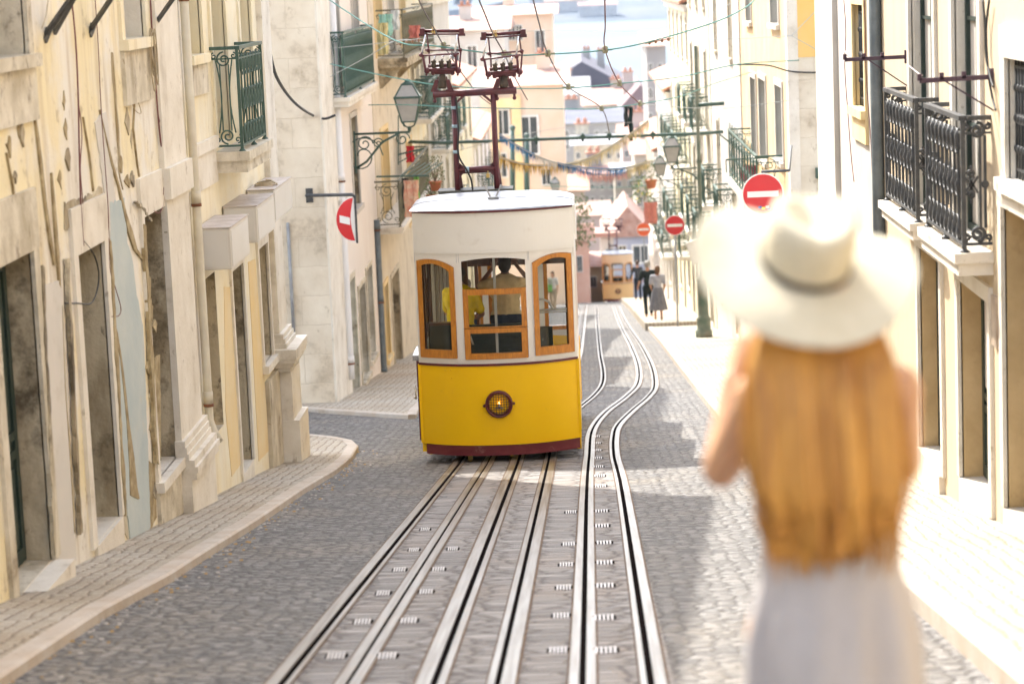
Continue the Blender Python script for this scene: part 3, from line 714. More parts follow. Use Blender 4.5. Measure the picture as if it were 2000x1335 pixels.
for i_, (x0_, x1_, r0_, r1_, w_, m_) in enumerate(((208,238,470,1005,4,CRACK), (276,300,440,905,4,CRACK), (74,100,520,1085,4,STONE_D), (322,352,455,800,3,STONE_D), (124,150,505,1040,3,STONE_D), (262,288,395,430,4,STONE_D))):
    n_ = 7; L_p = [(x0_+(x1_-x0_)*q/n_-w_*(.4+.6*((q*37+i_*11)%7)/7), r0_+(r1_-r0_)*q/n_) for q in range(n_+1)]; R_p = [(x0_+(x1_-x0_)*q/n_+w_*(.2+.8*((q*53+i_*17)%5)/5), r0_+(r1_-r0_)*q/n_) for q in range(n_, -1, -1)]
    patch(A, L_p+R_p, m_, seed=300+i_, d=.0365+.0004*i_, rag=.016, name='chipped_edge', t=.03)
rnd = random.Random(77)
for i in range(26):
    cx_p, cy_p = rnd.choice([(rnd.uniform(8,60), rnd.uniform(210,420)), (rnd.uniform(110,135), rnd.uniform(120,400)), (rnd.uniform(230,262), rnd.uniform(180,360)), (rnd.uniform(285,300), rnd.uniform(560,1000))])
    w_, h_ = rnd.uniform(2,6), rnd.uniform(6,26)
    patch(A, [(cx_p-w_, cy_p), (cx_p, cy_p-h_), (cx_p+w_, cy_p-h_*.2), (cx_p+w_*.7, cy_p+h_)], rnd.choice([CRACK, STONE_D]), seed=100+i, d=.004+.0006*i, rag=.018, name='bare_render', t=.03)
A.finish()

B = House('yellow ground floor house with stone jambs and three white sign boxes', XL, 1, yA, yB, 6.1, PL_Y2, STONE_C, depth=7, group='houses along the left side')
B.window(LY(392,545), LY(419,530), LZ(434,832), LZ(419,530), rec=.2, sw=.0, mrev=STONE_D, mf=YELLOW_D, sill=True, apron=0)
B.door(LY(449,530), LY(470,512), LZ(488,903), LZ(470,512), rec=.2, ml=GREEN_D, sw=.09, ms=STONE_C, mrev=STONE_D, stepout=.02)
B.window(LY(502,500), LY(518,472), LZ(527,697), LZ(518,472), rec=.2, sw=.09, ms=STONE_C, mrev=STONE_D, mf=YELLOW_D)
B.window(LY(364,60), LY(390,50), LZ(390,105), LZ(390,105)+1.8, rec=.18, sw=.10, mf=GREEN, apron=.4, ms=PL_Y2, mapron=STONE, cross=3, pane=CURTAIN)
for a, b in (((418,200), (446,200)), ((474,200), (496,200))):
    B.window(LY(*a), LY(*b), LZ(455,268), LZ(455,268)+2.35, rec=.18, sw=.10, mf=GREEN, ms=PL_Y2, sill=False, cross=3, pane=CURTAIN)
for pm, zlo, zhi in ((patch, 0, 0),):
    patch(B, [(437,560),(448,560),(470,905),(452,930),(440,800)], PL_YO, seed=8, d=.006, rag=.004, name='ochre_plaster'); patch(B, [(484,512),(498,505),(520,800),(524,880),(505,900),(494,700)], PL_YO, seed=9, d=.006, rag=.004, name='ochre_plaster')
# string course and balcony
mb = MB(); z_ = LZ(400, 292); B.bx(mb, 0, .05, LY(376,300), LY(420,300), z_-.02, z_+.10); B.bx(mb, 0, .02, LY(376,300), LY(420,300), z_-.38, z_-.02); mb.build('string_course', STONE_C, B.root)
yn = LY(421, 320); cx_ = ony(484, 330, yn).x; pj = cx_ - XL
B.balcony(yn, yx(529, 300, cx_), LZ(421, 297), pj, h=LZ(410, 92)-LZ(421, 297), slabh=.22, fancy=1, nb=8, mslab=STONE)
zst = LZ(421,297)
# stone plinth and corner pilaster with moulded base
ya_, yb_ = LY(532,600), yB
mb = MB(); B.bx(mb, -.01, .07, ya_, yb_+.07, zg(yb_)-.6, B.zt-.4)
zb_ = LZ(545, 715); hh = LZ(545, 640) - zb_
for i in range(8):
    t = i/8; dd = .12 + .17*math.sin(math.pi*(.15+.75*t)) if t < .62 else .10+.16*(1-t)
    B.bx(mb, -.01, dd, ya_-.02-(dd-.07), yb_+dd, zb_+hh*t, zb_+hh*(t+.126))
B.bx(mb, -.01, .19, ya_-.03, yb_+.14, zg(yb_)-.6, zb_-.02); B.bx(mb, -.01, .26, ya_-.05, yb_+.19, zg(yb_)-.6, zb_-.62)
mb.build('pilaster', STONE_C, B.root)
mb = MB(); B.bx(mb, -.01, .05, LY(520,800), ya_-.06, zg(yb_)-.6, LZ(527,712)-.12); mb.build('plinth', STONE, B.root)
B.pipe(0, B.zt-.2, LZ(400,845), LY(374,440), r=.043, clips=4)
mb = MB(); mb.tube([B.P(.03, yB+.03, LZ(560,430)), B.P(.03, yB+.03, zg(yB)+.4)], .022, 8); 
B.finish()
# sign boxes
SB = mat('sign_box_paint', (.66,.62,.55), .45, (.60,.56,.50), 3, grime=((.30,.20,.14), .35, 5, .62, .72))
SBT = mat('sign_box_top', (.60,.54,.50), .6, (.42,.35,.30), 6, grime=((.2,.12,.08), .6, 9, .6, .68))
def signbox(pa, pc, pt, pb, pfar, label, top=None):
    """pa: wall-side near px, pc: outer near px; pt/pb rows; pfar: far px of outer face"""
    y = yx(pa, pb, XL); x1 = ony(pc, pb, y).x; yf = yx(pfar, (pt+pb)/2, x1)
    zt, zb = ony(pc, pt, y).z, ony(pc, pb, y).z
    t = thing('sign_box', (XL+.05, (y+yf)/2, zb), label, 'sign box', 'blank sign boxes above the shopfronts')
    mb = MB(); mb.box((XL+.012, y, zb), (x1, yf, zt)); c = mb.build('casing', SB, t)
    bm = bmesh.new(); bm.from_mesh(c.data); bmesh.ops.bevel(bm, geom=bm.edges[:], offset=.008, segments=1, affect='EDGES'); bm.to_mesh(c.data); bm.free()
    mb = MB(); mb.box((XL+.03, y-.006, zb+.03), (x1-.03, y+.001, zt-.03)); mb.box((x1-.001, y+.03, zb+.03), (x1+.006, yf-.03, zt-.03)); mb.build('panel', mat('sign_face', (.62,.59,.53), .35, (.65,.62,.57), 2), t)
    mb = MB(); mb.box((XL+.008, y-.01, zt+.0005), (x1+.01, yf+.01, zt+.012)); mb.build('lid', SBT, t)
    mb = MB()
    for yy in (y+.12, yf-.12): mb.bar((XL-.0, yy, zt-.06), (XL+.03, yy, zt-.06), .03)
    mb.build('bracket', IRON, t); return t
signbox(386, 454, 445, 526, 487, 'nearest white sign box, lowest of the three above the yellow shopfront')
signbox(437, 505, 403, 474, 537, 'middle white sign box between the lowest box and the highest one')
signbox(483, 538, 371, 435, 571, 'farthest white sign box with a coil of cable lying on its lid')
mb = MB(); yy = yx(510, 365, XL+.15); zz = zx(510, 362, XL+.15)
mb.tube([(XL+.17+.13*math.cos(t)*(1-.02*t), yy+.25+.28*math.sin(t)*(1-.02*t), onx(520,362,XL+.17).z+.012+.002*t) for t in [i*.35 for i in range(60)]], .008, 5)
solo(mb, 'cable_coil', mat('tan_cable', (.42,.34,.22), .8), 'tan cable coiled on top of the farthest sign box', 'cable')
# ---- cables on the near wall
def wire(pts, r, m, label, name='cable', cat='cable', group=None, n=5):
    mb = MB(); mb.tube(smooth_path(pts, 6), r, n); return solo(mb, name, m, label, cat, group)
CAB_R = mat('dark_red_cable', (.16,.05,.045), .6); CAB_B = mat('black_cable', (.02,.02,.02), .6); CAB_T = mat('tan_cable', (.42,.34,.22), .8)
def wl_(pxs, X=XL+.03): return [onx(x, y, X) for x, y in pxs]
wire(wl_([(140,0),(146,60),(150,120),(153,200),(155,300),(158,400),(163,480)]), .007, CAB_R, 'dark red cable hanging down the wall above the second stone doorway')
wire(wl_([(153,200),(160,260),(157,330),(162,400),(158,440)]), .004, CAB_R, 'thin looping cable beside the dark red one above the second doorway')
wire(wl_([(294,0),(297,60),(302,120),(306,190),(312,260),(320,330),(318,380)]), .008, CAB_R, 'thick dark red cable running down beside the hanging coil of wire')
wire(wl_([(305,160),(308,220),(322,280),(318,340),(320,390),(312,415),(300,412)]), .005, CAB_R, 'thin red cable ending in a loop over the arched stone window')
wire(wl_([(186,0),(192,90),(196,180),(200,250),(206,330),(212,420),(214,520),(225,560),(236,600),(232,616),(218,618)]), .004, CAB_R, 'thin wire drooping over the blue plaster patch')
wire(wl_([(218,105),(220,150),(226,200),(232,260),(232,330),(240,370)]), .007, CAB_T, 'frayed tan cord on the plaster above the blue patch')
wire(wl_([(240,115),(255,160),(272,205),(275,222),(262,212),(252,175)]), .004, CAB_T, 'tan wire loop hanging beneath the window with the wire coil')
wire(wl_([(163,470),(185,500),(193,545),(180,590),(150,592),(127,592)]), .006, CAB_B, 'black cable looping across the second stone doorway')
wire(wl_([(94,0),(90,30),(82,55)]), .004, CAB_T, 'short wire on the plaster beside the upper left window')
mb = MB(); c0 = onx(297, 105, XL+.06)
rnd = random.Random(5)
for k in range(9):
    a = rnd.uniform(.05,.11); b = rnd.uniform(.12,.24); oz = -b*.6+rnd.uniform(-.05,.08); oy = rnd.uniform(-.05,.05)
    mb.tube([(c0.x+.01*k*.4, c0.y+oy+a*math.cos(t), c0.z+.08+oz+b*math.sin(t)) for t in [2*math.pi*i/18 for i in range(18)]], .005, 5, closed=True)
solo(mb, 'cable_coil', CAB_T, 'bundle of tan wire hung in loops beside the near upper window', 'cable')
# iron clothes brackets high on the near wall (bars reach up out of view)
for a, b, lb in (((88,69),(135,2),'two joined iron brackets sticking out of the wall nearest the viewer'), ((176,59),(214,2),'dark iron bracket left of the coil of wire'), ((302,49),(335,2),'dark iron bracket just left of the cream drainpipe')):
    p = onx(a[0], a[1], XL); q = onx(b[0], b[1], XL+.25); q2 = p + (q-p)*1.6
    mb = MB(); mb.bar(p, q2, .03); mb.bar(p-Vector((.01,.04,.04)), p+Vector((.012,.04,.04)), .05)
    if a[0] == 88: r = onx(106,65,XL); mb.bar(r, q2, .03)
    solo(mb, 'wall_bracket', IRON, lb, 'bracket', 'iron brackets on the near wall')
# hanging black cable between the balcony house and the stone corner
P0 = ony(521, 85, 28.9)
# ================================================================ second left block (stone corner house)
cB = ong(655, 785, PH); Y2 = cB.y; XL2 = cB.x
def L2Y(px, py): return yx(px, py, XL2)
def L2Z(px, py): return zx(px, py, XL2)
yC = L2Y(741, 500)
C = House('pale pink house with a big block stone corner wall and green panelled balcony', XL2, 1, Y2, yC, zg(Y2)+10.4, PL_PINK, ASHLAR, depth=12, group='houses along the left side')
mb = MB(); C.bx(mb, .0, .035, Y2-.02, L2Y(672,500), C.zb, C.zt); mb.build('corner_quoin', STONE_C, C.root)
C.door(L2Y(674,600), L2Y(693,600), L2Z(697,788), L2Z(690,538), rec=.18, ml=mat('pale_green_glass', (.34,.44,.42), .15, (.55,.62,.60), 1.5), sw=.1, stepout=.02)
C.window(L2Y(700,600), L2Y(713,600), L2Z(714,735), L2Z(713,545), rec=.2, sw=.08, mf=GREEN)
C.window(L2Y(717,600), L2Y(728,600), L2Z(730,690), L2Z(727,510), rec=.2, sw=.08, mf=GREYMETAL)
for a, b, t, bt in ((653,664,232,385), (686,698,222,402)):
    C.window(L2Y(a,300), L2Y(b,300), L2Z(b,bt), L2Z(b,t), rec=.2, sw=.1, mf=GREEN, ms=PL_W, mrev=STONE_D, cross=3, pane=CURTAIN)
zs2 = L2Z(650,190)
C.window(L2Y(652,100), L2Y(664,100), zs2, zs2+2.3, rec=.2, sw=.1, mf=WHITEP, ms=PL_W, sill=False, pane=CURTAIN)
C.window(L2Y(690,100), L2Y(702,100), zs2, zs2+2.3, rec=.2, sw=.1, mf=WHITEP, ms=PL_W, sill=False, pane=CURTAIN)
yn = L2Y(647, 190); cx2 = ony(680, 190, yn).x
C.balcony(yn, yx(736, 170, cx2), zs2, cx2-XL2, h=L2Z(644,62)-zs2, mi=IRON_G, slabh=.17, infill=mat('green_sheet', (.10,.20,.16), .6, (.07,.15,.12), 3))
C.pipe(0, C.zt, zg(Y2+1)+.2, L2Y(684,600)-1.2, r=.075, m=mat('white_pipe', (.74,.71,.68), .5), elbow=False)
C.pipe(0, L2Z(725,436), L2Z(738,775), L2Y(728,600)+1.3, r=.06, m=mat('grey_pipe', (.16,.19,.20), .5, (.10,.12,.13), 5), elbow=False, clips=2)
mb = MB(); a_, b_ = ony(562,435,Y2-.05), ony(570,690,Y2-.05); mb.tube([a_, Vector((a_.x,a_.y,b_.z))], .028, 8); mb.build('drainpipe', GREYMETAL, C.root)
C.finish()
# black cable sagging over the stone corner
wire([ony(524,85,yB+.3), ony(540,150,31), ony(575,200,35), ony(610,225,Y2-.1), ony(634,232,Y2-.08), ony(655,225,Y2-.05)], .022, CAB_B, 'thick black cable sagging across the stone corner wall')
yD = L2Y(812, 500)
D = House('ochre and beige house with a cluttered dark balcony behind the near car', XL2+.02, 1, yC, yD, zg(yC)+9.6, mat('plaster_greige', (.70,.62,.49), .9, (.60,.52,.40), 1.1, streak=((.36,.28,.18), .6), grime=((.30,.24,.16), .6, 2.2, .55, .68)), None, depth=9, group='houses along the left side')
D.window(L2Y(748,600), L2Y(756,600), L2Z(757,695), L2Z(756,545), rec=.2, sw=.1, mf=WHITEP, ms=PL_YO)
D.door(L2Y(764,600), L2Y(779,600), L2Z(784,738), L2Z(779,515), rec=.3, ml=WOOD_G, mrev=STONE_D, sw=.1, stepout=.02)
for k, (a, b) in enumerate(((742,756), (768,780), (792,802))):
    for t, bt in ((300,440), (5,105)): D.window(L2Y(a,300), L2Y(b,300), L2Z(b,bt), L2Z(b,bt)+2.1, rec=.2, sw=.1, mf=GREEN if k else WHITEP, ms=PL_YO if k != 1 else STONE_C, sill=False, pane=GLASSD if k == 1 else CURTAIN)
D.balcony(L2Y(733,440), L2Y(800,400), L2Z(735,455)+.12, .55, h=L2Z(735,350)-L2Z(735,455)-.1, mi=mat('old_iron', (.10,.11,.07), .7, (.17,.15,.10), 9), slabh=.14)
D.balcony(L2Y(735,100), L2Y(803,80), L2Z(737,115), .62, h=1.05, mi=mat('old_iron', (.10,.11,.07), .7), slabh=.2, mslab=STONE_D, bracket=True)
D.finish()
# generic rows further down
def row_house(label, X, nx, y0, y1, zt, mw, floors, nwin, mf, seed, group, balc=(), ww=.95, pane=None, roofm=None, ms=None, mend=None, gdoor=True, sh=None, bi=None):
    h = House(label, X, nx, y0, y1, zt, mw, mend or mw, depth=8, group=group); rnd = random.Random(seed)
    n = nwin; step = (y1-y0)/n
    for q in range(n):
        c = y0+step*(q+.5)
        zb0 = zg(c)+.12
        if gdoor:
            if q % 2 == 0: h.door(c-.5, c+.5, zb0+.1, zb0+2.35, ml=rnd.choice([GREEN_D, WOOD_G, GREEN]), sw=.12, step=True, stepout=.02, ms=ms)
            else: h.window(c-.5, c+.5, zb0+.9, zb0+2.3, mf=mf, sw=.12, ms=ms)
        for fl in floors:
            z = zg((y0+y1)/2)+fl
            b = fl in balc
            h.window(c-ww/2, c+ww/2, z if b else z+.75, z+2.15, mf=mf, sw=.11, ms=ms, sill=not b, pane=pane if rnd.random() < .6 else GLASSD, shutter=None if b else sh)
            if b: h.balcony(c-ww/2-.35, c+ww/2+.35, z, .5, h=.95, mi=bi or IRON_G, slabh=.13)
    h.finish(roofm=roofm); return h
GL = 'houses along the left side'; GR = 'houses along the right side'
row_house('cream house with green shutters behind the wall lantern', XL2+.05, 1, yD, 68, zg(62)+9.3, PL_Y2, (3.3, 6.3), 3, GREEN, 3, GL, balc=(6.3,), sh=None, pane=CURTAIN)
row_house('white house hung with washing beyond the wall lantern', XL2+.1, 1, 68, 82, zg(75)+10.5, PL_W, (3.2, 6.2), 4, GREEN, 4, GL, balc=(3.2, 6.2), sh=GREEN, pane=CURTAIN)
row_house('pale yellow house beyond the white one on the left', XL2+.02, 1, 82, 98, zg(90)+9, mat('plaster_straw', (.72,.62,.42), .9, (.74,.67,.52), 1), (3.1, 5.9), 4, WHITEP, 5, GL, balc=(3.1,), pane=CURTAIN)
row_house('pink house last before the peach building on the left', XL2+.06, 1, 98, 116, zg(108)+8.2, PL_PINK, (3.0, 5.7), 4, WHITEP, 6, GL, balc=(5.7,), pane=CURTAIN)
# ================================================================ right row
def RY(px, py): return yx(px, py, XR)
def RZ(px, py): return zx(px, py, XR)
yE = RY(1716, 500); yF = RY(1606, 300)
h1 = House('unseen house added behind the viewer on the right side', XR+.01, -1, -26, 9.0, zg(0)+4.2, PL_CR, depth=7); h1.finish()  # unseen, put in on this side to hold back the sky light
E = House('cream house with two black cast iron balconies on the right', XR, -1, 9.0, yE, zg(yE)+11.5, PL_CR, depth=7, group=GR)
STR = mat('sand_stone_reveal', (.60,.44,.24), .85, (.48,.34,.17), 2.5, bump=.3, bscale=14, grime=((.22,.13,.05), .6, 2.2, .56, .72))
E.door(RY(1839,560), RY(1797,560), RZ(1800,868), RZ(1797,479), rec=.16, ml=GREEN_D, glass=CURTAIN, sw=.12, ms=STONE_C, mrev=STR, stepout=.05, steph=.3)
E.door(RY(1934,600), RY(1876,600), RZ(1886,938), RZ(1875,543), rec=.18, ml=GREEN_D, glass=CURTAIN, sw=.12, ms=STONE_C, mrev=STR, stepout=.03, steph=.3)
yfar = RY(1965,700); E.door(yfar-1.3, yfar, RZ(1971,994), RZ(1962,402), rec=.24, ml=GREEN_D, sw=.12, ms=STONE_C, mrev=STR, stepout=.03, steph=.3)
yw = RY(1970,230); E.window(yw-1.0, yw, RZ(1970,348), RZ(1970,112), rec=.12, mf=GREEN_D, grille=IRON, sw=.16, ms=STONE_C, lint=.22, apron=0)
zsn = RZ(1940,492); zsf = RZ(1836,432)
E.window(RY(1918,300), RY(1868,300), zsn, zsn+2.5, rec=.1, mf=GREEN_D, pane=CURTAIN, sw=.12, ms=STONE_C, sill=False)
E.window(RY(1830,300), RY(1784,300), zsf, zsf+2.5, rec=.1, mf=GREEN_D, pane=CURTAIN, sw=.12, ms=STONE_C, sill=False)
yn = RY(1940,510); xn = ony(1872, 520, yn).x
E.balcony(yn, yx(1800, 460, xn), zsn, XR-xn, h=RZ(1940,226)-zsn, mi=IRON, slabh=.17, fancy=2, nb=9, mslab=STONE_C, bracket=False)
yn = RY(1838,450); xn = ony(1783, 450, yn).x
E.balcony(yn, yx(1722, 400, xn), zsf, XR-xn, h=RZ(1838,192)-zsf, mi=IRON, slabh=.15, fancy=2, nb=9, mslab=STONE_C)
mb = MB(); mb.box((XR-.03, RY(1953,620), RZ(1948,675)), (XR+.01, RY(1944,620), RZ(1948,577))); mb.build('wall_plaque', mat('plaque', (.35,.27,.2), .5, (.55,.45,.35), 8), E.root)
E.pipe(0, E.zt, RZ(1730,600), RY(1724,200), r=.06, m=mat('grey_pipe', (.16,.19,.20), .5), elbow=False)
E.finish(eave=.12)
F = House('white plaster house with a barred window in a yellow reveal', XR+.004, -1, yE, yF, zg(yF)+12, PL_W, PL_W, depth=7, group=GR)
F.window(RY(1690,100), RY(1669,100), RZ(1669,205), RZ(1669,8), rec=.12, mf=GREEN_D, grille=IRON, sw=.1, ms=PL_YO, mrev=PL_YO, apron=.35, mapron=PL_YO)
F.door(RY(1705,600), RY(1685,600), zg(yF)+.4, zg(yF)+2.6, ml=GREEN_D, sw=.1, mrev=STR)
F.window(RY(1660,600), RY(1645,600), zg(yF)+1.4, zg(yF)+2.9, mf=WHITEP, sw=.1, grille=IRON)
mb = MB(); F.bx(mb, -.01, .06, RY(1640,300), yF-.0, F.zb, F.zt-.3); mb.build('pilaster', PL_W, F.root)
F.finish(eave=.12)
# right cables & clothes brackets
def wr_(pxs, X=XR-.03): return [onx(x, y, X) for x, y in pxs]
wire(wr_([(1648,0),(1652,60),(1650,130),(1656,220),(1662,300),(1668,355)]), .005, CAB_R, 'thin dark red cable on the white wall left of the barred window')
wire(wr_([(1688,0),(1690,60),(1692,150),(1700,260),(1704,350)]), .005, CAB_R, 'thin red cable right of the barred yellow window')
wire(wr_([(1920,0),(1924,50),(1926,110),(1934,150),(1940,170)]), .009, CAB_B, 'black cable above the long clothes bracket on the right wall')
wire(wr_([(1932,0),(1926,60),(1930,140),(1938,190),(1945,216)]), .009, CAB_B, 'second black cable tangled above the clothes bracket')
for a, b, c, d, lb in (((1772,111),(1650,117),(1768,167),(1682,108),'purple brown clothes bracket high beside the barred window'), ((1940,150),(1796,158),(1944,217),(1843,157),'long dark clothes bracket above the nearer iron balcony')):
    p = onx(*a, XR); q = ony(b[0], b[1], p.y); e_ = onx(*c, XR); f_ = ony(d[0], d[1], p.y)
    mb = MB(); mb.bar(p, q, .03, .035); mb.bar(Vector((e_.x, p.y, e_.z)), f_, .012); mb.bar(p+Vector((0,0,-.06)), p+Vector((0,0,.06)), .05)
    for t in (0, .3, .6): 
        s_ = q + (p-q)*t; mb.bar(s_, s_+Vector((0,0,.05)), .03)
    solo(mb, 'clothes_bracket', mat('aubergine_iron', (.06,.03,.05), .5), lb, 'bracket', 'clothes line brackets')
    wire([q+Vector((.02,0,.04)), q+(p-q)*.25+Vector((0,.9,.0)), q+(p-q)*.3+Vector((0,1.8,.04))], .004, mat('white_cord', (.7,.62,.62), .8), 'pale cord strung from the '+('upper' if 'high' in lb else 'lower')+' clothes bracket on the right', 'clothes_line', 'line')
# second right block
Y2R = 42.0; XR2 = ony(1545, 300, Y2R).x
def R2Y(px, py): return yx(px, py, XR2)
def R2Z(px, py): return zx(px, py, XR2)
yG = R2Y(1452, 300)
G = House('peach house with green shutters above a block stone end wall', XR2, -1, Y2R, yG, zg(Y2R)+11.5, mat('plaster_apricot', (.72,.50,.24), .9, (.70,.53,.32), 1.0, bump=.1, bscale=9), ASHLAR, depth=9, group=GR)
for a, b, t, bt in ((1463,1473,-70,42), (1511,1526,-80,46), (1468,1478,150,300), (1484,1497,152,303), (1516,1529,165,304)):
    G.window(R2Y(a,200), R2Y(b,200), R2Z(a,bt), R2Z(a,t), rec=.15, sw=.12, mf=GREEN, ms=PL_W, pane=mat('green_shutter_leaf', (.05,.12,.09), .6, (.03,.08,.06), 30, stretch=(.1,.1,4)))
G.door(R2Y(1470,500), R2Y(1485,500), zg(yG)+.3, zg(yG)+2.5, sw=.12); G.door(R2Y(1515,500), R2Y(1535,500), zg(Y2R)+.1, zg(Y2R)+2.3, sw=.12)
mb = MB(); zo = ony(1570, 112, Y2R).z
mb.box((XR2+.06, Y2R-.012, zo), (XR2+9, Y2R-.001, G.zt)); mb.build('orange_upper_wall', mat('plaster_orange', (.82,.50,.14), .9, (.80,.55,.22), 1), G.root)
G.balcony(R2Y(1531,400), R2Y(1470,380), R2Z(1531,412), .52, h=1.02, mi=IRON_G, slabh=.15, fancy=1, nb=10)
mb = MB(); mb.box((XR2-.025, Y2R-.02, G.zb), (XR2+.16, Y2R+.3, G.zt)); mb.build('corner_quoin', STONE_C, G.root)
G.finish(eave=.15)
yH = 66
H_ = row_house('white house with grey window strips right of the tall green lamp', XR2-.03, -1, yG, yH, zg(60)+12.5, PL_W, (3.2, 6.4), 2, WHITEP, 7, GR, balc=(3.2,), pane=CURTAIN, bi=IRON_G)
row_house('grey stone house with rusty edges and flower balconies on the right', XR2-.05, -1, yH, 78, zg(70)+12, STONE, (3.0, 6.2, 8.8), 3, GREEN, 8, GR, balc=(3.0, 6.2), pane=CURTAIN)
row_house('yellow and white striped house beside the walkers', XR2-.02, -1, 78, 95, zg(85)+11, mat('plaster_lemon', (.80,.70,.38), .9, (.78,.72,.55), 1), (3.0, 5.9, 8.6), 5, WHITEP, 9, GR, balc=(3.0, 5.9), pane=CURTAIN, ms=PL_W)
row_house('white house with green railings far down on the right', XR2-.04, -1, 95, 112, zg(103)+9.5, PL_W, (3.0, 5.8), 5, GREEN, 10, GR, balc=(3.0,), pane=CURTAIN)
row_house('pink house farthest down the right side', XR2-.03, -1, 112, 132, zg(120)+8, PL_PINK, (2.9, 5.6), 5, WHITEP, 11, GR, pane=CURTAIN)
# unseen tall block added back from the left side street to cast the deep shade
HH = House('unseen tall block added up the left side street to shade the road', -8.3, 1, Y2+.5, Y2+16, zg(25)+16.8, PL_W, depth=10); HH.finish()
# ================================================================ buildings facing the viewer, far down
def front_house(label, px0, px1, Y, r_eave, r_ridge, mw, mr, wins=(), depth=12, cat='house', group=None, roof='hip', name='townhouse', mf=None, drop=14, ms=None):
    xm = (px0+px1)/2; a = ony(px0, r_eave, Y); b = ony(px1, r_eave, Y); z = (a.z+b.z)/2; x0, x1 = a.x, b.x
    zr = ony(xm, r_ridge, Y+ (depth/2 if roof in ('hip','side') else 0)).z; zb = min(zg(Y), z-3) - 3
    t = thing(name, ((x0+x1)/2, Y, zg(Y)), label, cat, group)
    mb = MB(); mb.box((x0, Y, zb), (x1, Y+depth, z)); mb.build('wall', mw, t)
    mb = MB(); e = .4 if x1-x0 < 12 else .7; xc = (x0+x1)/2; zr = max(zr, z+.4)
    if roof == 'hip':
        k = min((x1-x0)/2, depth/2)*.9
        v = [(x0-e,Y-e,z+.01),(x1+e,Y-e,z+.01),(x1+e,Y+depth+e,z+.01),(x0-e,Y+depth+e,z+.01),(x0+k,Y+depth/2,zr),(x1-k,Y+depth/2,zr)]
        mb.add(v, [(0,1,5,4),(1,2,5),(2,3,4,5),(3,0,4),(3,2,1,0)])
    elif roof == 'side':   # ridge parallel to picture
        mb.prism([(x0-e,Y-e,z+.01),(x0-e,Y+depth/2,zr),(x0-e,Y+depth+e,z+.01)], (x1-x0+2*e,0,0))
    elif roof == 'gable':
        mb.prism([(x0-e,Y-e,z+.01),(xc,Y-e,zr),(x1+e,Y-e,z+.01)], (0,depth+2*e,0))
    elif roof == 'mono':   # slope falling to the right
        mb.prism([(x0-e,Y-e,zr),(x1+e,Y-e,z+.02),(x1+e,Y-e,z-.12),(x0-e,Y-e,z-.12)], (0,depth+2*e,0))
    else: mb.box((x0-e,Y-e,z+.01),(x1+e,Y+depth+e,z+.3))
    rfo = mb.build('roof', mr, t)
    if roof in ('side', 'hip', 'gable') and x1-x0 > 3:
        rc = random.Random(int(px0*7+r_eave))
        for q_ in range(2 if x1-x0 > 7 else 1):
            xx = x0+(x1-x0)*rc.uniform(.15,.85); yy = Y+depth*rc.uniform(.3,.6); cw = .35 if Y < 200 else .7; mb = MB(); mb.box((xx-cw, yy-cw*.7, z-.5), (xx+cw, yy+cw*.7, max(z, zr)+cw*1.6)); mb.box((xx-cw*1.2, yy-cw*.9, max(z, zr)+cw*1.6), (xx+cw*1.2, yy+cw*.9, max(z, zr)+cw*1.85), 1)
            for k_ in (-.5, .5): mb.lathe([(.0,0),(cw*.3,0),(cw*.25,cw*.7),(0,cw*.7)], (xx+k_*cw, yy, max(z, zr)+cw*1.85), 8, 1)
            mb.build('chimney', [mw, TILE], rfo)
    for (u0, u1, r0, r1) in wins:
        p = ony(u0, r1, Y); q = ony(u1, r0, Y); mb = MB(); fw = (q.x-p.x)*.14
        mb.box((p.x-fw, Y-.10, p.z-fw), (q.x+fw, Y-.002, p.z)); mb.box((p.x-fw, Y-.10, q.z), (q.x+fw, Y-.002, q.z+fw)); mb.box((p.x-fw, Y-.10, p.z), (p.x, Y-.002, q.z)); mb.box((q.x, Y-.10, p.z), (q.x+fw, Y-.002, q.z))
        mb.box(((p.x+q.x)/2-fw*.3, Y-.07, p.z), ((p.x+q.x)/2+fw*.3, Y-.03, q.z))
        f = mb.build('window', mf or WHITEP, t); mb = MB(); mb.box((p.x, Y-.028, p.z), (q.x, Y-.003, q.z)); mb.build('pane', GLASSD, f)
    return t
front_house('peach house with yellow corner strips at the bend of the street', 936, 1099, 122, 168, 128, PL_PEACH, TILE_P, [(972,988,300,345), (972,988,375,392), (1022,1048,228,300), (972,992,215,262), (1060,1074,330,360)], depth=9, roof='side')
t = thing('facade_trim', (ony(1000,300,121.7).x, 121.8, ony(1000,300,121.7).z), 'yellow painted strips framing the peach house front', 'trim')
mb = MB()
for a, b in ((966,972), (1006,1016)):
    p = ony(a, 392, 121.9); q = ony(b, 185, 121.9); mb.box((p.x,121.82,p.z),(q.x,121.99,q.z))
p = ony(966, 212, 121.9); q = ony(1016, 190, 121.9); mb.box((p.x,121.78,p.z),(q.x,121.815,q.z)); 
o = mb.build('painted_strip', PL_YO, t)
tr = t; host = next(o for o in bpy.data.objects if o.get('label','').startswith('peach house with yellow'))
for ch in list(tr.children):
    ch.data.transform(Matrix.Translation(Vector(tr['_o']) - Vector(host['_o']))); ch.parent = host
bpy.data.objects.remove(tr)
front_house('tall peach tower house behind the current collector', 930, 1078, 150, 30, 10, PL_PEACH, TILE_P, [(993,1006,50,78), (1008,1019,50,78), (1048,1062,60,110)], depth=12, roof='side')
front_house('white house with red tiled edge left of the river view', 860, 985, 140, 60, 30, PL_W, TILE_P, [(880,896,90,140), (915,930,90,140), (880,896,210,260), (915,930,210,260)], depth=9, roof='side')
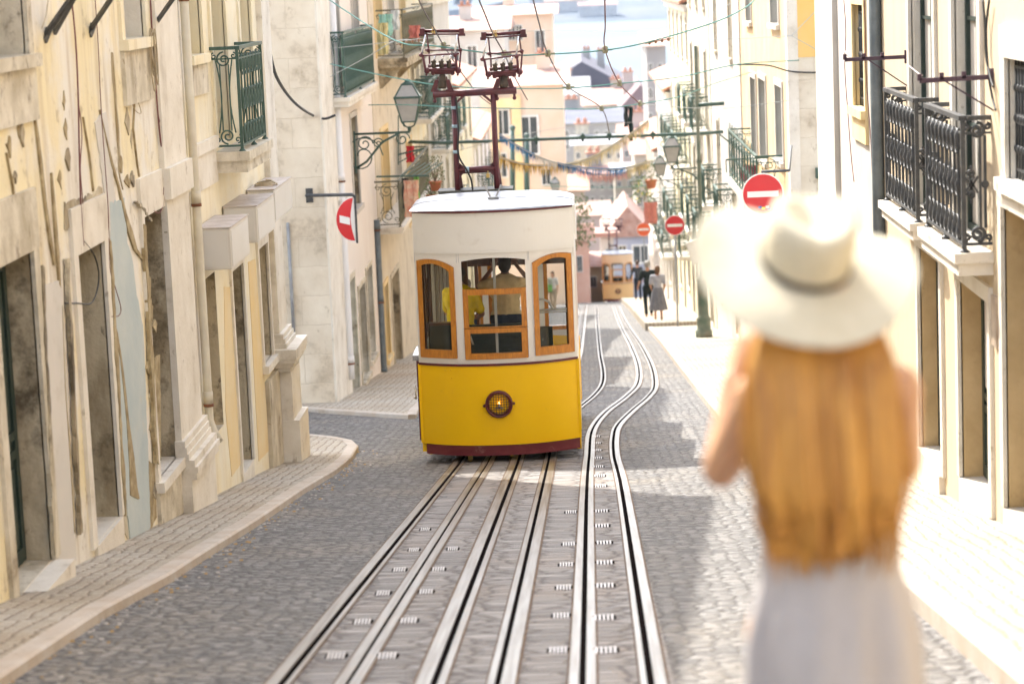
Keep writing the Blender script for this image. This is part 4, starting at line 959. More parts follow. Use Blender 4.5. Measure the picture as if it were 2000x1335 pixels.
front_house('grey blue house with a pink tiled gable behind the far tram', 1186, 1268, 172, 462, 402, mat('plaster_blue', (.36,.38,.46), .9, (.42,.43,.50), .7), TILE_P, [(1238,1264,480,512), (1210,1222,480,515)], depth=12, roof='gable')
front_house('narrow white tower beside the gabled house', 1172, 1198, 165, 462, 452, PL_W, TILE_P, [], depth=3, roof='flat')
front_house('terracotta pink cottage beside the near tram roof', 1118, 1150, 150, 470, 440, mat('plaster_terracotta', (.66,.36,.26), .9, (.72,.50,.40), .6), TILE, [(1128,1136,500,530)], depth=10, roof='side')
front_house('pale stone cottage left of the far tram', 1146, 1176, 156, 520, 505, PL_CR, TILE_P, [(1154,1164,540,560)], depth=8, roof='side')
rnd = random.Random(21); GH = 'tiled houses down the far hillside'
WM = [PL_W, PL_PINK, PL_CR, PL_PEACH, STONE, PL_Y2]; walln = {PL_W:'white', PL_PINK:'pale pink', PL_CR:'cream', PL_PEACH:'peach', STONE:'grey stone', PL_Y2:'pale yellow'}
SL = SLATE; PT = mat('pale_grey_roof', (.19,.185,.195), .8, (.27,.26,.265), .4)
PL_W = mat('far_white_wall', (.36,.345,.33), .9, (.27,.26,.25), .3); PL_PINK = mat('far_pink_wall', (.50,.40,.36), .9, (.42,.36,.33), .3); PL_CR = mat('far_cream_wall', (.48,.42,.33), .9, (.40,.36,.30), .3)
def WR(px0, px1, r0, r1, n, m=2):
    out = []
    for i in range(n):
        for j in range(m):
            a = px0+(px1-px0)*(i+.28)/n; b = px0+(px1-px0)*(i+.62)/n; c = r0+(r1-r0)*(j+.3)/m; d = r0+(r1-r0)*(j+.7)/m; out.append((a, b, c, d))
    return out
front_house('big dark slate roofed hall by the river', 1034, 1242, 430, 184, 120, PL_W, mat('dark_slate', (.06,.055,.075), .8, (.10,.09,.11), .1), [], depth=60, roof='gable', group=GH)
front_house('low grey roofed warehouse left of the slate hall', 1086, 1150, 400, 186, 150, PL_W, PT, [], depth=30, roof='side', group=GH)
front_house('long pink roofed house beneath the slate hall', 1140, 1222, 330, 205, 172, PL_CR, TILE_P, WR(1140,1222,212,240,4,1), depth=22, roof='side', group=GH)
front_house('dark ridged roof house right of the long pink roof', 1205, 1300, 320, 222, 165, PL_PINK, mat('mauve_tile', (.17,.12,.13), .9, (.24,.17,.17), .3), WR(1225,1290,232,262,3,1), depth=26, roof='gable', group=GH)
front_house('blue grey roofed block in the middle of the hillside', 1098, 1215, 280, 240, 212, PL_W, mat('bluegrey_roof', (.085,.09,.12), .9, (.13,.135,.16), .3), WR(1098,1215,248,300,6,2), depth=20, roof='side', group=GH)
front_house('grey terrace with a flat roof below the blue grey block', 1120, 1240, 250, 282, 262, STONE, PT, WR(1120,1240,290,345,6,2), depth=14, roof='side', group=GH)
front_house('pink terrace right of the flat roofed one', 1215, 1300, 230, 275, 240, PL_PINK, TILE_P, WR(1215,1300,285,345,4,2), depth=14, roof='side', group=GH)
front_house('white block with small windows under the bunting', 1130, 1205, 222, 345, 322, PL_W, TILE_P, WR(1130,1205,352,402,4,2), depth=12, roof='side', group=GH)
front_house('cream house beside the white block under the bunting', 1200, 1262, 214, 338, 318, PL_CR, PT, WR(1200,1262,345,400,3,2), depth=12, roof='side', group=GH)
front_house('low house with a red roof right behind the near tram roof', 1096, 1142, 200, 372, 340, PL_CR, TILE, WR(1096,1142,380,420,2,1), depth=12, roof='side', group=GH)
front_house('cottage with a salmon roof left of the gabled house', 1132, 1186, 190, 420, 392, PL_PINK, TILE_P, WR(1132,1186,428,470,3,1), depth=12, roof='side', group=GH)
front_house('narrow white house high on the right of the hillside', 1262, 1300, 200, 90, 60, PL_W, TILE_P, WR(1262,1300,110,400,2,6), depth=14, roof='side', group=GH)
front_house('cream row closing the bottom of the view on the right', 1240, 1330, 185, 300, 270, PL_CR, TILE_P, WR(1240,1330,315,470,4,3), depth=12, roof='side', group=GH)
# river, far shore
mb = MB(); mb.quad((-2600,600,-50),(2600,600,-50),(2600,2640,-50),(-2600,2640,-50))
WATER = mat('river_water', (.165,.20,.22), .9, (.19,.225,.245), .002, spec=0.0)
tag(mb.build('water', WATER), 'pale wide river beyond the rooftops', kind='structure')
mb = MB(); rnd = random.Random(3); nx_, ny_ = 90, 10
from mathutils import noise as _nz
def hz(x, y): return -50 + max(0, (y-2620)/1500)**.6 * (75 + 60*_nz.noise(Vector((x/500, y/700, 3)))) + 5*_nz.noise(Vector((x/60, y/60, 1)))
for i in range(nx_):
    for j in range(ny_):
        q = [(-1800+i*40, 2620+j*150), (-1800+(i+1)*40, 2620+j*150), (-1800+(i+1)*40, 2620+(j+1)*150), (-1800+i*40, 2620+(j+1)*150)]
        mb.add([(x, y, hz(x, y) if y > 2621 else -50.5) for x, y in q], [(0,1,2,3)], 0, True)
tag(mb.build('hills', mat('far_shore', (.04,.06,.075), .95, (.10,.105,.11), .012)), 'hazy blue far shore across the river', kind='structure')
GW = 'white buildings on the far shore'
for k in range(14):
    x = rnd.uniform(-260, 620); y = rnd.uniform(2660, 2900); wd = rnd.uniform(14, 46); hh = rnd.uniform(6, 14); mb = MB(); z = hz(x, y)
    mb.box((x, y, z-6), (x+wd, y+14, z+hh)); mb.prism([(x-1,y-1,z+hh),(x-1,y+7,z+hh+4),(x-1,y+15,z+hh)], (wd+2,0,0), 1)
    solo(mb, 'shore_building', [PL_W, TILE_P], 'tiny pale building among others on the hazy far shore', 'building', GW)
# ================================================================ funicular cars
T_YEL = mat('tram_yellow', (.99,.60,.003), .35, (.96,.56,.003), .8, coat=.15, spec=.25, grime=((.50,.28,.02), .25, 3, .6, .75))
T_WH = mat('tram_white', (.88,.86,.80), .38, (.84,.81,.75), 1.5, coat=.25, grime=((.45,.38,.28), .3, 3.5, .6, .75))
T_RED = mat('tram_maroon', (.13,.015,.022), .35, (.09,.012,.018), 8, coat=.2)
T_SK = mat('tram_skirt', (.15,.018,.024), .45, (.24,.05,.05), 2.2, lo=.45, hi=.75, grime=((.36,.20,.16), .6, 5, .58, .68), stretch=(1,1,3))
T_ROOF = mat('tram_roof_canvas', (.24,.25,.28), .42, (.38,.39,.42), 2.0, metal=.3, bump=.6, bscale=5, grime=((.36,.36,.38), .5, 3, .58, .7), stretch=(3,1,1))
T_WOOD = mat('varnished_wood', (.66,.27,.035), .38, (.44,.15,.018), 5, wood=True, stretch=(6,6,1.2), coat=.15)
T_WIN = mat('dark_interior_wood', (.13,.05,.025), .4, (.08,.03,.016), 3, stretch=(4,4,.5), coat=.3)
T_GRN = mat('dark_green_bench', (.02,.035,.028), .45, (.035,.05,.04), 8)
T_IRON = mat('maroon_iron', (.115,.022,.028), .4, (.07,.016,.02), 12)
T_DIRT = mat('oily_metal', (.10,.075,.055), .5, (.05,.04,.03), 20, metal=.5)
T_CHR = mat('bright_metal', (.72,.72,.72), .22, metal=1.0)
T_BLK = mat('undercarriage', (.012,.011,.010), .7)
T_TAPE = mat('blue_tape', (.30,.42,.48), .5)
def glass_mat():
    if 'clear_glass' in MATS: return MATS['clear_glass']
    m = bpy.data.materials.new('clear_glass'); m.use_nodes = True; N = m.node_tree.nodes; L = m.node_tree.links; N.clear()
    o = N.new('ShaderNodeOutputMaterial'); mx = N.new('ShaderNodeMixShader'); t = N.new('ShaderNodeBsdfTransparent'); g = N.new('ShaderNodeBsdfGlossy')
    t.inputs[0].default_value = (.90,.92,.90,1); g.inputs['Roughness'].default_value = .03; fr = N.new('ShaderNodeFresnel'); fr.inputs[0].default_value = 1.5
    L.new(fr.outputs[0], mx.inputs[0]); L.new(t.outputs[0], mx.inputs[1]); L.new(g.outputs[0], mx.inputs[2]); L.new(mx.outputs[0], o.inputs[0])
    MATS['clear_glass'] = m; return m
GLASS = glass_mat()
TY = 28.95; BOW = .32; pL = ony(813, 600, TY); pR = ony(1125, 600, TY); HW = (pR.x-pL.x)/2; TX = (pR.x+pL.x)/2; TZ = zg(TY-.2)+.006
def Zc(row, px=972): return ony(px, row, TY-BOW).z - TZ
def yf(x, ex=0.0): 
    u = min(1, abs(x)/HW); return -(BOW)*(1-u**2.3) - ex
def tram_xform(mb_pts): return mb_pts
def build_tram():
    t = thing('funicular_car', (TX, TY, TZ), 'yellow and white funicular car, large and near, with a lit round headlight', 'tram', 'funicular cars on the street')
    def W(x, y, z): return (TX+x, TY+y, TZ+z)
    z_sk0, z_sk1, z_b, z_wb = Zc(889), Zc(868), Zc(713), Zc(704)
    z_t0, z_lip, z_r = Zc(491), Zc(487), Zc(414)
    LEN = 7.2; STEP = .40; BAYS = [(0, 1.25, 0.0), (1.25, 4.4, STEP), (4.4, LEN, 2*STEP)]
    def dz(y): return 0 if y < 1.25 else (STEP if y < 4.4 else 2*STEP)
    # ---- front/rear shells: columns in x
    def shell(mb, z0, z1, holes, flip=False, ex=0.0, n=44, m=0, inner=.05, x0=-HW, x1=HW):
        xs = sorted(set([x0+(x1-x0)*i/n for i in range(n+1)] + [v for h in holes for v in (h[0], h[1])]))
        for a, b in zip(xs, xs[1:]):
            c = (a+b)/2; hs = [h for h in holes if h[0] < c < h[1]]
            segs = [(lambda x: z0, lambda x: z1)]
            if hs:
                h = hs[0]; segs = [(lambda x: z0, lambda x: h[2]), (lambda x: h[3](x), lambda x: z1)]
            for lo, hi in segs:
                for dd in (ex, ex-inner):
                    P = [(a, lo(a)), (b, lo(b)), (b, hi(b)), (a, hi(a))]
                    q = [W(x, (yf(x, dd) if not flip else LEN - yf(x, dd)), z - (2*STEP if flip else 0)) for x, z in P]
                    mb.quad(*q, m)
    def arch(x0, x1, zt, rise, kind='mid'):
        def f(x):
            u = (x-x0)/(x1-x0)
            if kind == 'mid': return zt - rise*(2*u-1)**2
            if kind == 'L': return zt - rise*(max(0, (u-.35)/.65)**2) - rise*.25*max(0,(.35-u)/.35)**2
            return zt - rise*(max(0, (.65-u)/.65)**2) - rise*.25*max(0,(u-.65)/.35)**2
        return f
    def XX(px, row=600, yy=None): return ony(px, row, TY + (0 if yy is None else yy)).x - TX
    wL = (XX(817), XX(892), Zc(699), arch(XX(817), XX(892), Zc(504), Zc(504)-Zc(520), 'L'))
    wC = (XX(904,600,-.3), XX(1029,600,-.3), Zc(701), arch(XX(904,600,-.3), XX(1029,600,-.3), Zc(503), Zc(503)-Zc(509)))
    wR = (XX(1043), XX(1120), Zc(699), arch(XX(1043), XX(1120), Zc(501), Zc(501)-Zc(517), 'R'))
    wins = [wL, wC, wR]
    for flip in (False, True):
        mb = MB(); shell(mb, z_wb, z_t0, wins, flip); shell(mb, z_t0, z_r, [], flip, ex=.012); shell(mb, z_b, z_wb, [], flip, ex=.0)
        # moulding under the fascia
        for zz, hh, ee in ((z_t0-.012, .022, .03), (z_wb-.0, .012, .012)): shell(mb, zz, zz+hh, [], flip, ex=ee)
        pan = mb.build('upper_front' if not flip else 'upper_rear', T_WH, t)
        mb = MB(); shell(mb, z_sk1+.02, z_b, [], flip, ex=.01); shell(mb, z_sk1, z_sk1+.03, [], flip, ex=.028)
        for sx in (-1, 1):
            mb.box(W(sx*(HW+.012), (0 if not flip else LEN)-.03, z_sk1-(2*STEP if flip else 0)), W(sx*(HW-.02), (0 if not flip else LEN)+.03, z_b-(2*STEP if flip else 0)))
        ys = mb.build('lower_front' if not flip else 'lower_rear', T_YEL, t)
        mb = MB()
        for xs_m in (wL[1]+.035, wC[0]-.03, wC[1]+.03, wR[0]-.035, wL[0]-.02, wR[1]+.02):
            if not flip: mb.bar(W(xs_m, yf(xs_m,.0)-.0015, wC[3](0)-.05), W(xs_m, yf(xs_m,.0)-.0015, z_t0-.012), .004, .003); mb.bar(W(xs_m, yf(xs_m,.0)-.0015, z_wb+.012), W(xs_m, yf(xs_m,.0)-.0015, wC[2]), .004, .003)
        if not flip: mb.build('panel_seam', mat('seam', (.42,.43,.46), .6), pan)
        if not flip:   # rivets and panel marks
            mb = MB()
            for px, row in ((880,722),(881,737),(898,722),(870,722)):
                x = XX(px, 720, -.2); mb.ball(W(x, yf(x,.016), Zc(row)), .012, 6, sc=(1,.5,1))
            mb.build('rivet', T_YEL, ys)
        mb = MB(); shell(mb, z_b-.004, z_b+.026, [], flip, ex=.03); mb.build('belt_moulding', T_RED, t)
        mb = MB(); shell(mb, z_sk0, z_sk1, [], flip, ex=.0, x0=-HW+.05, x1=HW-.01); mb.build('skirt', T_SK, t)
        mb = MB(); shell(mb, z_r, z_r+.028, [], flip, ex=.035); mb.build('gutter', T_RED, t)
    # ---- wooden window frames
    def frame(h, wd, parent_mat=T_WOOD, glass=True, zlo=None, zhi=None, name='window', ex=.022, wtop=None, wbot=None, glasspanes=True):
        x0, x1 = h[0]+.004, h[1]-.004; zlo = h[2]+.004 if zlo is None else zlo; zf = h[3] if zhi is None else zhi
        wtop = wtop or wd; wbot = wbot or wd; n = 14
        outer = [(x0, zlo)] + [(x0+(x1-x0)*i/n, zlo) for i in range(1, n+1)] + [(x1+(x0-x1)*i/n, zf(x1+(x0-x1)*i/n)-.004) for i in range(n+1)]
        a0, a1 = x0+wd, x1-wd
        inner = [(a0, zlo+wbot)] + [(a0+(a1-a0)*i/n, zlo+wbot) for i in range(1, n+1)] + [(a1+(a0-a1)*i/n, zf(x1+(x0-x1)*i/n)-.004-wtop) for i in range(n+1)]
        mb = MB(); k = len(outer)
        def V(p, e): return W(p[0], yf(p[0], e), p[1])
        for i in range(k):
            j = (i+1) % k
            mb.quad(V(outer[i],ex), V(outer[j],ex), V(inner[j],ex), V(inner[i],ex)); mb.quad(V(outer[i],-.03), V(outer[j],-.03), V(inner[j],-.03), V(inner[i],-.03))
            mb.quad(V(outer[i],ex), V(outer[j],ex), V(outer[j],-.03), V(outer[i],-.03)); mb.quad(V(inner[i],ex), V(inner[j],ex), V(inner[j],-.03), V(inner[i],-.03))
        f = mb.build(name, parent_mat, t)
        if glasspanes:
            mb = MB()
            for i in range(n):
                xa, xb = a0+(a1-a0)*i/n, a0+(a1-a0)*(i+1)/n; ta = inner[-1-i][1]; tb = inner[-2-i][1]
                mb.quad(W(xa, yf(xa,-.004), zlo+wbot-.01), W(xb, yf(xb,-.004), zlo+wbot-.01), W(xb, yf(xb,-.004), tb+.01), W(xa, yf(xa,-.004), ta+.01))
            mb.build('pane', GLASS, f)
        return f
    frame(wL, .062, wbot=.10, wtop=.05); frame(wR, .062, wbot=.10, wtop=.05)
    # centre: lower sashes and open upper light
    zr1 = Zc(640); zr0 = Zc(563)
    frame(wC, .072, zlo=wC[2]+.004, zhi=lambda x: zr1, wtop=.055, wbot=.07)
    frame(wC, .062, zlo=zr1+.003, zhi=arch(wC[0], wC[1], zr0, .0), wtop=.07, wbot=.012, ex=.010)
    up = MB(); n = 12
    for i in range(n):
        xa = wC[0]+(wC[1]-wC[0])*i/n; xb = wC[0]+(wC[1]-wC[0])*(i+1)/n
        up.quad(W(xa, yf(xa,-.02), zr0), W(xb, yf(xb,-.02), zr0), W(xb, yf(xb,-.02), wC[3](xb)), W(xa, yf(xa,-.02), wC[3](xa)))
    up.build('pane', GLASS, t)
    mb = MB(); xm = XX(966, 560, -.3); mb.bar(W(xm, yf(xm)+.07, wC[2]+.05), W(xm, yf(xm)+.07, wC[3](xm)), .03); mb.build('window_post', mat('tram_cream', (.60,.56,.48), .4), t)
    # rear windows
    for h in wins:
        mb = MB(); fw = .06
        for a, b, c, d in ((h[0],h[0]+fw,h[2],h[3](h[0])-.02),(h[1]-fw,h[1],h[2],h[3](h[1])-.02),(h[0]+fw,h[1]-fw,h[2],h[2]+fw),(h[0]+fw,h[1]-fw,min(h[3](h[0]),h[3](h[1]))-fw-.02,min(h[3](h[0]),h[3](h[1]))-.02)):
            yy = LEN - yf((a+b)/2); mb.box(W(a, yy-.03, c-2*STEP), W(b, yy+.02, d-2*STEP))
        mb.build('window', T_WOOD, t)
    # ---- sides
    zw0 = z_wb+.12; zw1 = z_t0-.10
    for sx in (-1, 1):
        X0, X1 = sx*HW, sx*(HW-.05)
        m1 = MB(); m2 = MB(); m3 = MB(); m4 = MB()
        for (y0, y1, D_) in BAYS:
            m1.box(W(X0, y0, z_sk0+.02-D_), W(X1, y1, z_b-D_))
            m2.box(W(X0, y0, z_b-D_), W(X1, y1, zw0-D_)); m2.box(W(X0, y0, zw1-D_), W(X1, y1, z_r+.01-D_))
            nb = 1 if y1-y0 < 2 else 2
            for i in range(nb+1):
                y = y0+(y1-y0)*i/nb; m2.box(W(X0, max(y0, y-.05), zw0-D_), W(X1, min(y1, y+.05), zw1-D_))
            for i in range(nb):
                a, b = y0+(y1-y0)*i/nb+.05, y0+(y1-y0)*(i+1)/nb-.05; xc = sx*(HW-.06); A_, B_ = zw0-D_, zw1-D_
                m3.box(W(xc, a, A_), W(xc+sx*.04, a+.05, B_)); m3.box(W(xc, b-.05, A_), W(xc+sx*.04, b, B_)); m3.box(W(xc, a+.05, B_-.06), W(xc+sx*.04, b-.05, B_)); m3.box(W(xc, a+.05, A_), W(xc+sx*.04, b-.05, A_+.05))
                m3.box(W(sx*(HW-.11), a-.04, A_-.3), W(sx*(HW-.065), a+.03, B_))
                xg = sx*(HW-.045); m4.quad(W(xg, a+.05, A_+.05), W(xg, b-.05, A_+.05), W(xg, b-.05, B_-.06), W(xg, a+.05, B_-.06))
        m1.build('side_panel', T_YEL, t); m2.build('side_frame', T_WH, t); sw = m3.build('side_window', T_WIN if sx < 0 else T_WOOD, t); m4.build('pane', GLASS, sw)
    # left side step plate and grab handle seen past the corner
    mb = MB(); mb.box(W(-HW-.075, .02, Zc(702)-.03), W(-HW-.005, .75, Zc(702)+.035)); lid = mb.build('side_ledge', T_CHR, t)
    mb = MB(); mb.box(W(-HW-.035, .05, z_sk1+.02), W(-HW-.006, .12, Zc(702)-.03)); mb.build('corner_post', T_RED, t)
    mb = MB(); 
    for zz in (Zc(762), Zc(780)): mb.tube([W(-HW-.006, .05, zz), W(-HW-.075, .05, zz)], .008, 6)
    mb.tube([W(-HW-.06, .05, Zc(784)), W(-HW-.06, .05, Zc(756))], .010, 6); mb.ball(W(-HW-.075, .05, Zc(780)), .014, 6); mb.build('grab_handle', T_CHR, t)
    # ---- roof
    zc = z_r+.026; hr = .085; nx, ny = 28, 22
    for bi, (y0, y1, D_) in enumerate(BAYS):
        L_ = y1-y0; mb = MB()
        def rz(u, v):
            e0 = v*L_; e1 = (1-v)*L_; k = 1
            if bi == 0: k *= 1-(max(0, 1-e0/.7))**3
            if bi == 2: k *= 1-(max(0, 1-e1/.7))**3
            return hr*(1-abs(u)**3.6)**.62*(k**.55 if k > 0 else 0)
        def py_(u, v):
            a = y0 if bi else yf(u*HW, .04); b = y1 if bi < 2 else y1 - yf(u*HW, .04); return a+(b-a)*v
        G = []
        for j in range(ny+1):
            v = j/ny; v = .5-.5*math.cos(math.pi*v); G.append([W(u*(HW+.03), py_(u, v), zc-D_+rz(u, v)) for u in [-math.cos(math.pi*i/nx) for i in range(nx+1)]])
        mb.add([p for r in G for p in r], [(j*(nx+1)+i, j*(nx+1)+i+1, (j+1)*(nx+1)+i+1, (j+1)*(nx+1)+i) for j in range(ny) for i in range(nx)], 0, True)
        rf = mb.build('roof', T_ROOF, t)
        if bi < 2:    # riser between the stepped roofs
            mb = MB(); us = [-1+2*i/24 for i in range(25)]
            for a, b in zip(us, us[1:]): mb.quad(W(a*(HW+.03), y1, zc-D_-STEP-.1), W(b*(HW+.03), y1, zc-D_-STEP-.1), W(b*(HW+.03), y1, zc-D_+rz(b,1)), W(a*(HW+.03), y1, zc-D_+rz(a,1)))
            mb.build('roof_riser', T_WH, t)
        for vv in ((.42,) if bi == 0 else (.3, .7)):
            mb = MB(); mb.tube([W(u*(HW+.03), py_(u,vv), zc-D_+rz(u,vv)+.002) for u in [-.97+1.94*i/24 for i in range(25)]], .006, 5)
            mb.build('roof_seam', mat('seam', (.42,.43,.46), .6), rf)
    def rz(u, v): return hr*.9
    # roof V bracket
    xa = XX(962, 380); mb = MB(); zt = zc + hr*.96
    mb.box(W(xa-.065, .16, zt-.01), W(xa+.065, .24, zt+.03), 1)
    for s_ in (-1, 1): mb.bar(W(xa+s_*.03, .2, zt+.02), W(xa+s_*.10, .2, zt+.17), .02)
    mb.build('roof_bracket', [T_CHR, GREYMETAL], t)
    # ---- interior
    zfl = Zc(790); 
    mb = MB(); mc = MB()
    for (y0, y1, D_) in BAYS: mb.box(W(-HW+.06, y0+.001, zfl-.06-D_), W(HW-.06, y1, zfl-D_)); mc.box(W(-HW+.06, y0+.001, z_r-.06-D_), W(HW-.06, y1, z_r-.03-D_))
    mb.build('floor', T_WIN, t); mc.build('ceiling', mat('tram_ceiling', (.50,.42,.30), .6), t)
    zbn = Zc(651)
    mb = MB()
    mb.box(W(-HW+.12, .42, zfl), W(-.50, .50, zbn+.02)); mb.box(W(-HW+.12, .40, zbn+.02), W(-.48, .52, zbn+.05), 1)
    mb.box(W(-.40, .45, zfl), W(.40, .52, zbn-.0)); mb.box(W(.42, .50, zfl), W(HW-.30, .56, zbn-.06), 0)
    for i in range(8): mb.box(W(-.39, .438, zfl+.3+.07*i), W(.39, .449, zfl+.345+.07*i))
    mb.build('bench', [T_GRN, mat('bench_rail', (.10,.04,.02), .35)], t)
    mb = MB()
    for y in (1.25, 4.4): 
        D_ = dz(y+.01)
        for x0, x1 in ((-HW+.07, -.42), (.40, HW-.07)): mb.box(W(x0, y, zfl-D_), W(x1, y+.05, zfl+.62-D_))
        for x in (-HW+.09, -.42, .40, HW-.11): mb.box(W(x-.025, y-.01, zfl-D_), W(x+.025, y+.06, z_r-.07-D_))
        mb.box(W(-HW+.07, y, z_r-.40-D_), W(HW-.07, y+.05, z_r-.061-D_))
    mb.box(W(-.46, .95, zfl), W(-.37, 1.02, z_r-.06))
    mb.build('partition', T_WIN, t)
    mb = MB()
    for i in range(5): mb.bar(W(-HW+.16+.02*i, .9+.5*i, zfl), W(-HW+.16+.02*i, .9+.5*i, z_r-.06), .035)
    mb.build('interior_post', mat('tram_cream', (.60,.56,.48), .4), t)
    mb = MB(); mb.tube([W(.46+.02*0, .55, Zc(606)), W(.56, .55, Zc(606)), W(.63, .55, Zc(612)), W(.68, .55, Zc(626))], .014, 8)
    mb.tube([W(.42, .58, Zc(629)), W(HW-.08, .58, Zc(628))], .012, 8); mb.tube([W(.42, .58, Zc(634)), W(HW-.08, .58, Zc(633))], .007, 8)
    mb.tube([W(-.39, .30, Zc(664)), W(-.34, .30, Zc(670)), W(-.31, .30, Zc(686))], .012, 8)
    mb.build('handrail', mat('cream_rail', (.74,.70,.62), .3), t)
    # ---- headlight
    xh = XX(975, 790, -.3); zh = Zc(788); yh = yf(xh, .012); rO = 27/163
    mb = MB(); mb.lathe([(rO*.74,.0),(rO*.80,-.05),(rO*.93,-.065),(rO*1.0,-.05),(rO*1.0,.02),(rO*.9,.03)], W(xh, yh, zh), 40, axis='y')
    for s_ in (-1, 1): mb.ball(W(xh+s_*(rO+.012), yh-.03, zh+.01*s_-.005), .018, 8); mb.bar(W(xh+s_*(rO-.03), yh-.03, zh), W(xh+s_*(rO+.01), yh-.03, zh), .02)
    hl = mb.build('headlight', T_RED, t)
    mb = MB(); mb.lathe([(.0,.10),(rO*.4,.085),(rO*.65,.05),(rO*.78,.0)], W(xh, yh-.03, zh), 32, axis='y'); mb.build('reflector', mat('reflector', (.42,.27,.18), .4, (.30,.18,.12), 18, metal=.4), hl)
    mb = MB(); mb.ball(W(xh+.0, yh-.03, zh+.018), .011, 12, sc=(.8,.8,1.5)); mb.build('bulb', mat('lit_bulb', (1,.8,.5), .3, emit=((1,.50,.20), 2.2)), hl)
    mb = MB(); mb.tube([W(xh, yh-.02, zh-.002), W(xh, yh-.02, zh-.05)], .019, 10); mb.tube([W(xh-.05, yh, zh-.05), W(xh+.05, yh, zh-.05)], .012, 8); mb.build('bulb_socket', T_CHR, hl)
    mb = MB(); n = 7
    for i in range(-4, 5):
        o = i*rO*.185; 
        if abs(o) > rO*.74: continue
        l = math.sqrt((rO*.78)**2-o*o); pts = [(-1,0),(-.5,.75),(0,1),(.5,.75),(1,0)]
        mb.tube([W(xh+o, yh-.05-.018*q, zh+l*k) for k, q in pts], .0035, 5); mb.tube([W(xh+l*k, yh-.052-.018*q, zh+o) for k, q in pts], .0035, 5)
    mb.build('grille', mat('grille_wire', (.06,.018,.018), .5), hl)
    # ---- undercarriage; frame box carried low and near-black to deepen the shade beneath
    mb = MB(); 
    for (y0, y1, D_) in BAYS: mb.box(W(-HW+.25, max(y0,.06), .15-D_), W(HW-.25, min(y1, LEN-.3), z_sk0+.25-D_))
    for x in (-.46+.0, -.15): mb.box(W(x-.03, .1, .16), W(x+.03, .2, z_sk0+.1))
    mb.build('underframe', T_BLK, t)
    for yy in (1.2, LEN-1.4):
        for x in (-.50, .50):
            mb = MB(); mb.lathe([(.0,-.05),(.30,-.05),(.33,-.045),(.33,.045),(.30,.05),(0,.05)], (TX+x, TY+yy, zg(TY+yy)+.35), 24, axis='x'); mb.build('wheel', T_DIRT, t)
    mb = MB(); mb.box(W(-.42, -.05, z_sk0-.10), W(-.36, .0, z_sk0+.02)); mb.ball(W(-.39, -.02, z_sk0-.12), .02, 8); mb.box(W(.10, -.05, z_sk0-.07), W(.14, .0, z_sk0+.02))
    mb.build('coupling_pin', BRASS, t)
    # ---- current collector gantry
    GY = 1.75; Yg = TY+GY
    def g(px, row, dy=0.0): return ony(px, row, Yg+dy)
    base = ony(900, 381, Yg); ztop_r = TZ + zc + hr
    mb = MB(); a = g(858, 384); b = g(1000, 367); mb.box((a.x, Yg-.12, ztop_r-.60), (b.x, Yg+.30, b.z)); mb.box((a.x-.01, Yg-.13, b.z-.015), (b.x+.01, Yg+.31, b.z+.004)); mb.build('gantry_base', mat('grey_green_board', (.10,.10,.085), .7, (.065,.065,.055), 6), t)
    mb = MB(); zb = g(930, 372).z
    xl_, xr_ = g(890, 270).x, g(967, 270).x; zt_ = g(930, 181).z; 
    for x in (xl_, xr_):
        mb.tube([(x, Yg-.04, zb-.02), (x, Yg-.04, zt_)], .036, 12); mb.tube([(x+.03, Yg+.34, zb-.02), (x+.01, Yg+.04, g(930, 330).z)], .03, 10)
        mb.prism([(x-.05*0, Yg-.03, g(930,330).z-.13), (x+ (.13 if x==xl_ else -.13), Yg-.03, g(930,330).z), (x, Yg-.03, g(930,330).z+.12)], (0,.012,0))
        s_ = 1 if x == xl_ else -1
        mb.bar((x, Yg-.04, zt_-.14), (x+s_*.14, Yg-.04, zt_-.02), .03)
    zm_ = g(930, 330).z
    mb.tube([(xl_, Yg-.04, zm_), (xr_, Yg-.04, zm_+.012)], .032, 10); mb.tube([(xl_, Yg+.1, zm_-.04), (xr_, Yg+.1, zm_-.03)], .026, 10)
    xa, xb = g(846, 182).x, g(1009, 178).x
    mb.tube([(xa, Yg-.04, zt_), (xb, Yg-.04, zt_+.01)], .045, 12)
    for x in (xa+.02, xa+.25, xb-.25, xb-.03): mb.tube([(x, Yg-.04, zt_-.10), (x, Yg-.04, zt_+.03)], .016, 8); mb.ball((x, Yg-.04, zt_-.085), .026, 8)
    gan = mb.build('gantry', T_IRON, t)
    mb = MB(); zz = [g(893, r).z for r in (246, 210, 296)]
    for z in zz: mb.tube([(xl_, Yg-.04, z-.02), (xl_, Yg-.04, z+.02)], .041, 10)
    mb.tube([(g(912,330).x-.02, Yg-.04, zm_+.002), (g(912,330).x+.03, Yg-.04, zm_+.002)], .037, 10)
    mb.build('tape_band', T_TAPE, gan)
    mb = MB(); mb.tube(smooth_path([(xl_+.03, Yg-.08, zt_-.05), (xl_+.045, Yg-.09, g(900,250).z), (xl_+.03, Yg-.08, g(900,300).z), (g(912,330).x, Yg-.09, zm_+.0), (g(921,350).x, Yg-.1, g(921,350).z), (g(924,368).x, Yg-.1, zb)], 6), .012, 8); mb.build('feed_cable', CAB_B, gan)
    mb = MB(); mb.tube([g(953,334), g(953,340)], .008, 6); mb.box(g(950,347)+Vector((0,-.02,0)), g(956,339)+Vector((0,.02,0))); mb.build('padlock', BRASS, gan)
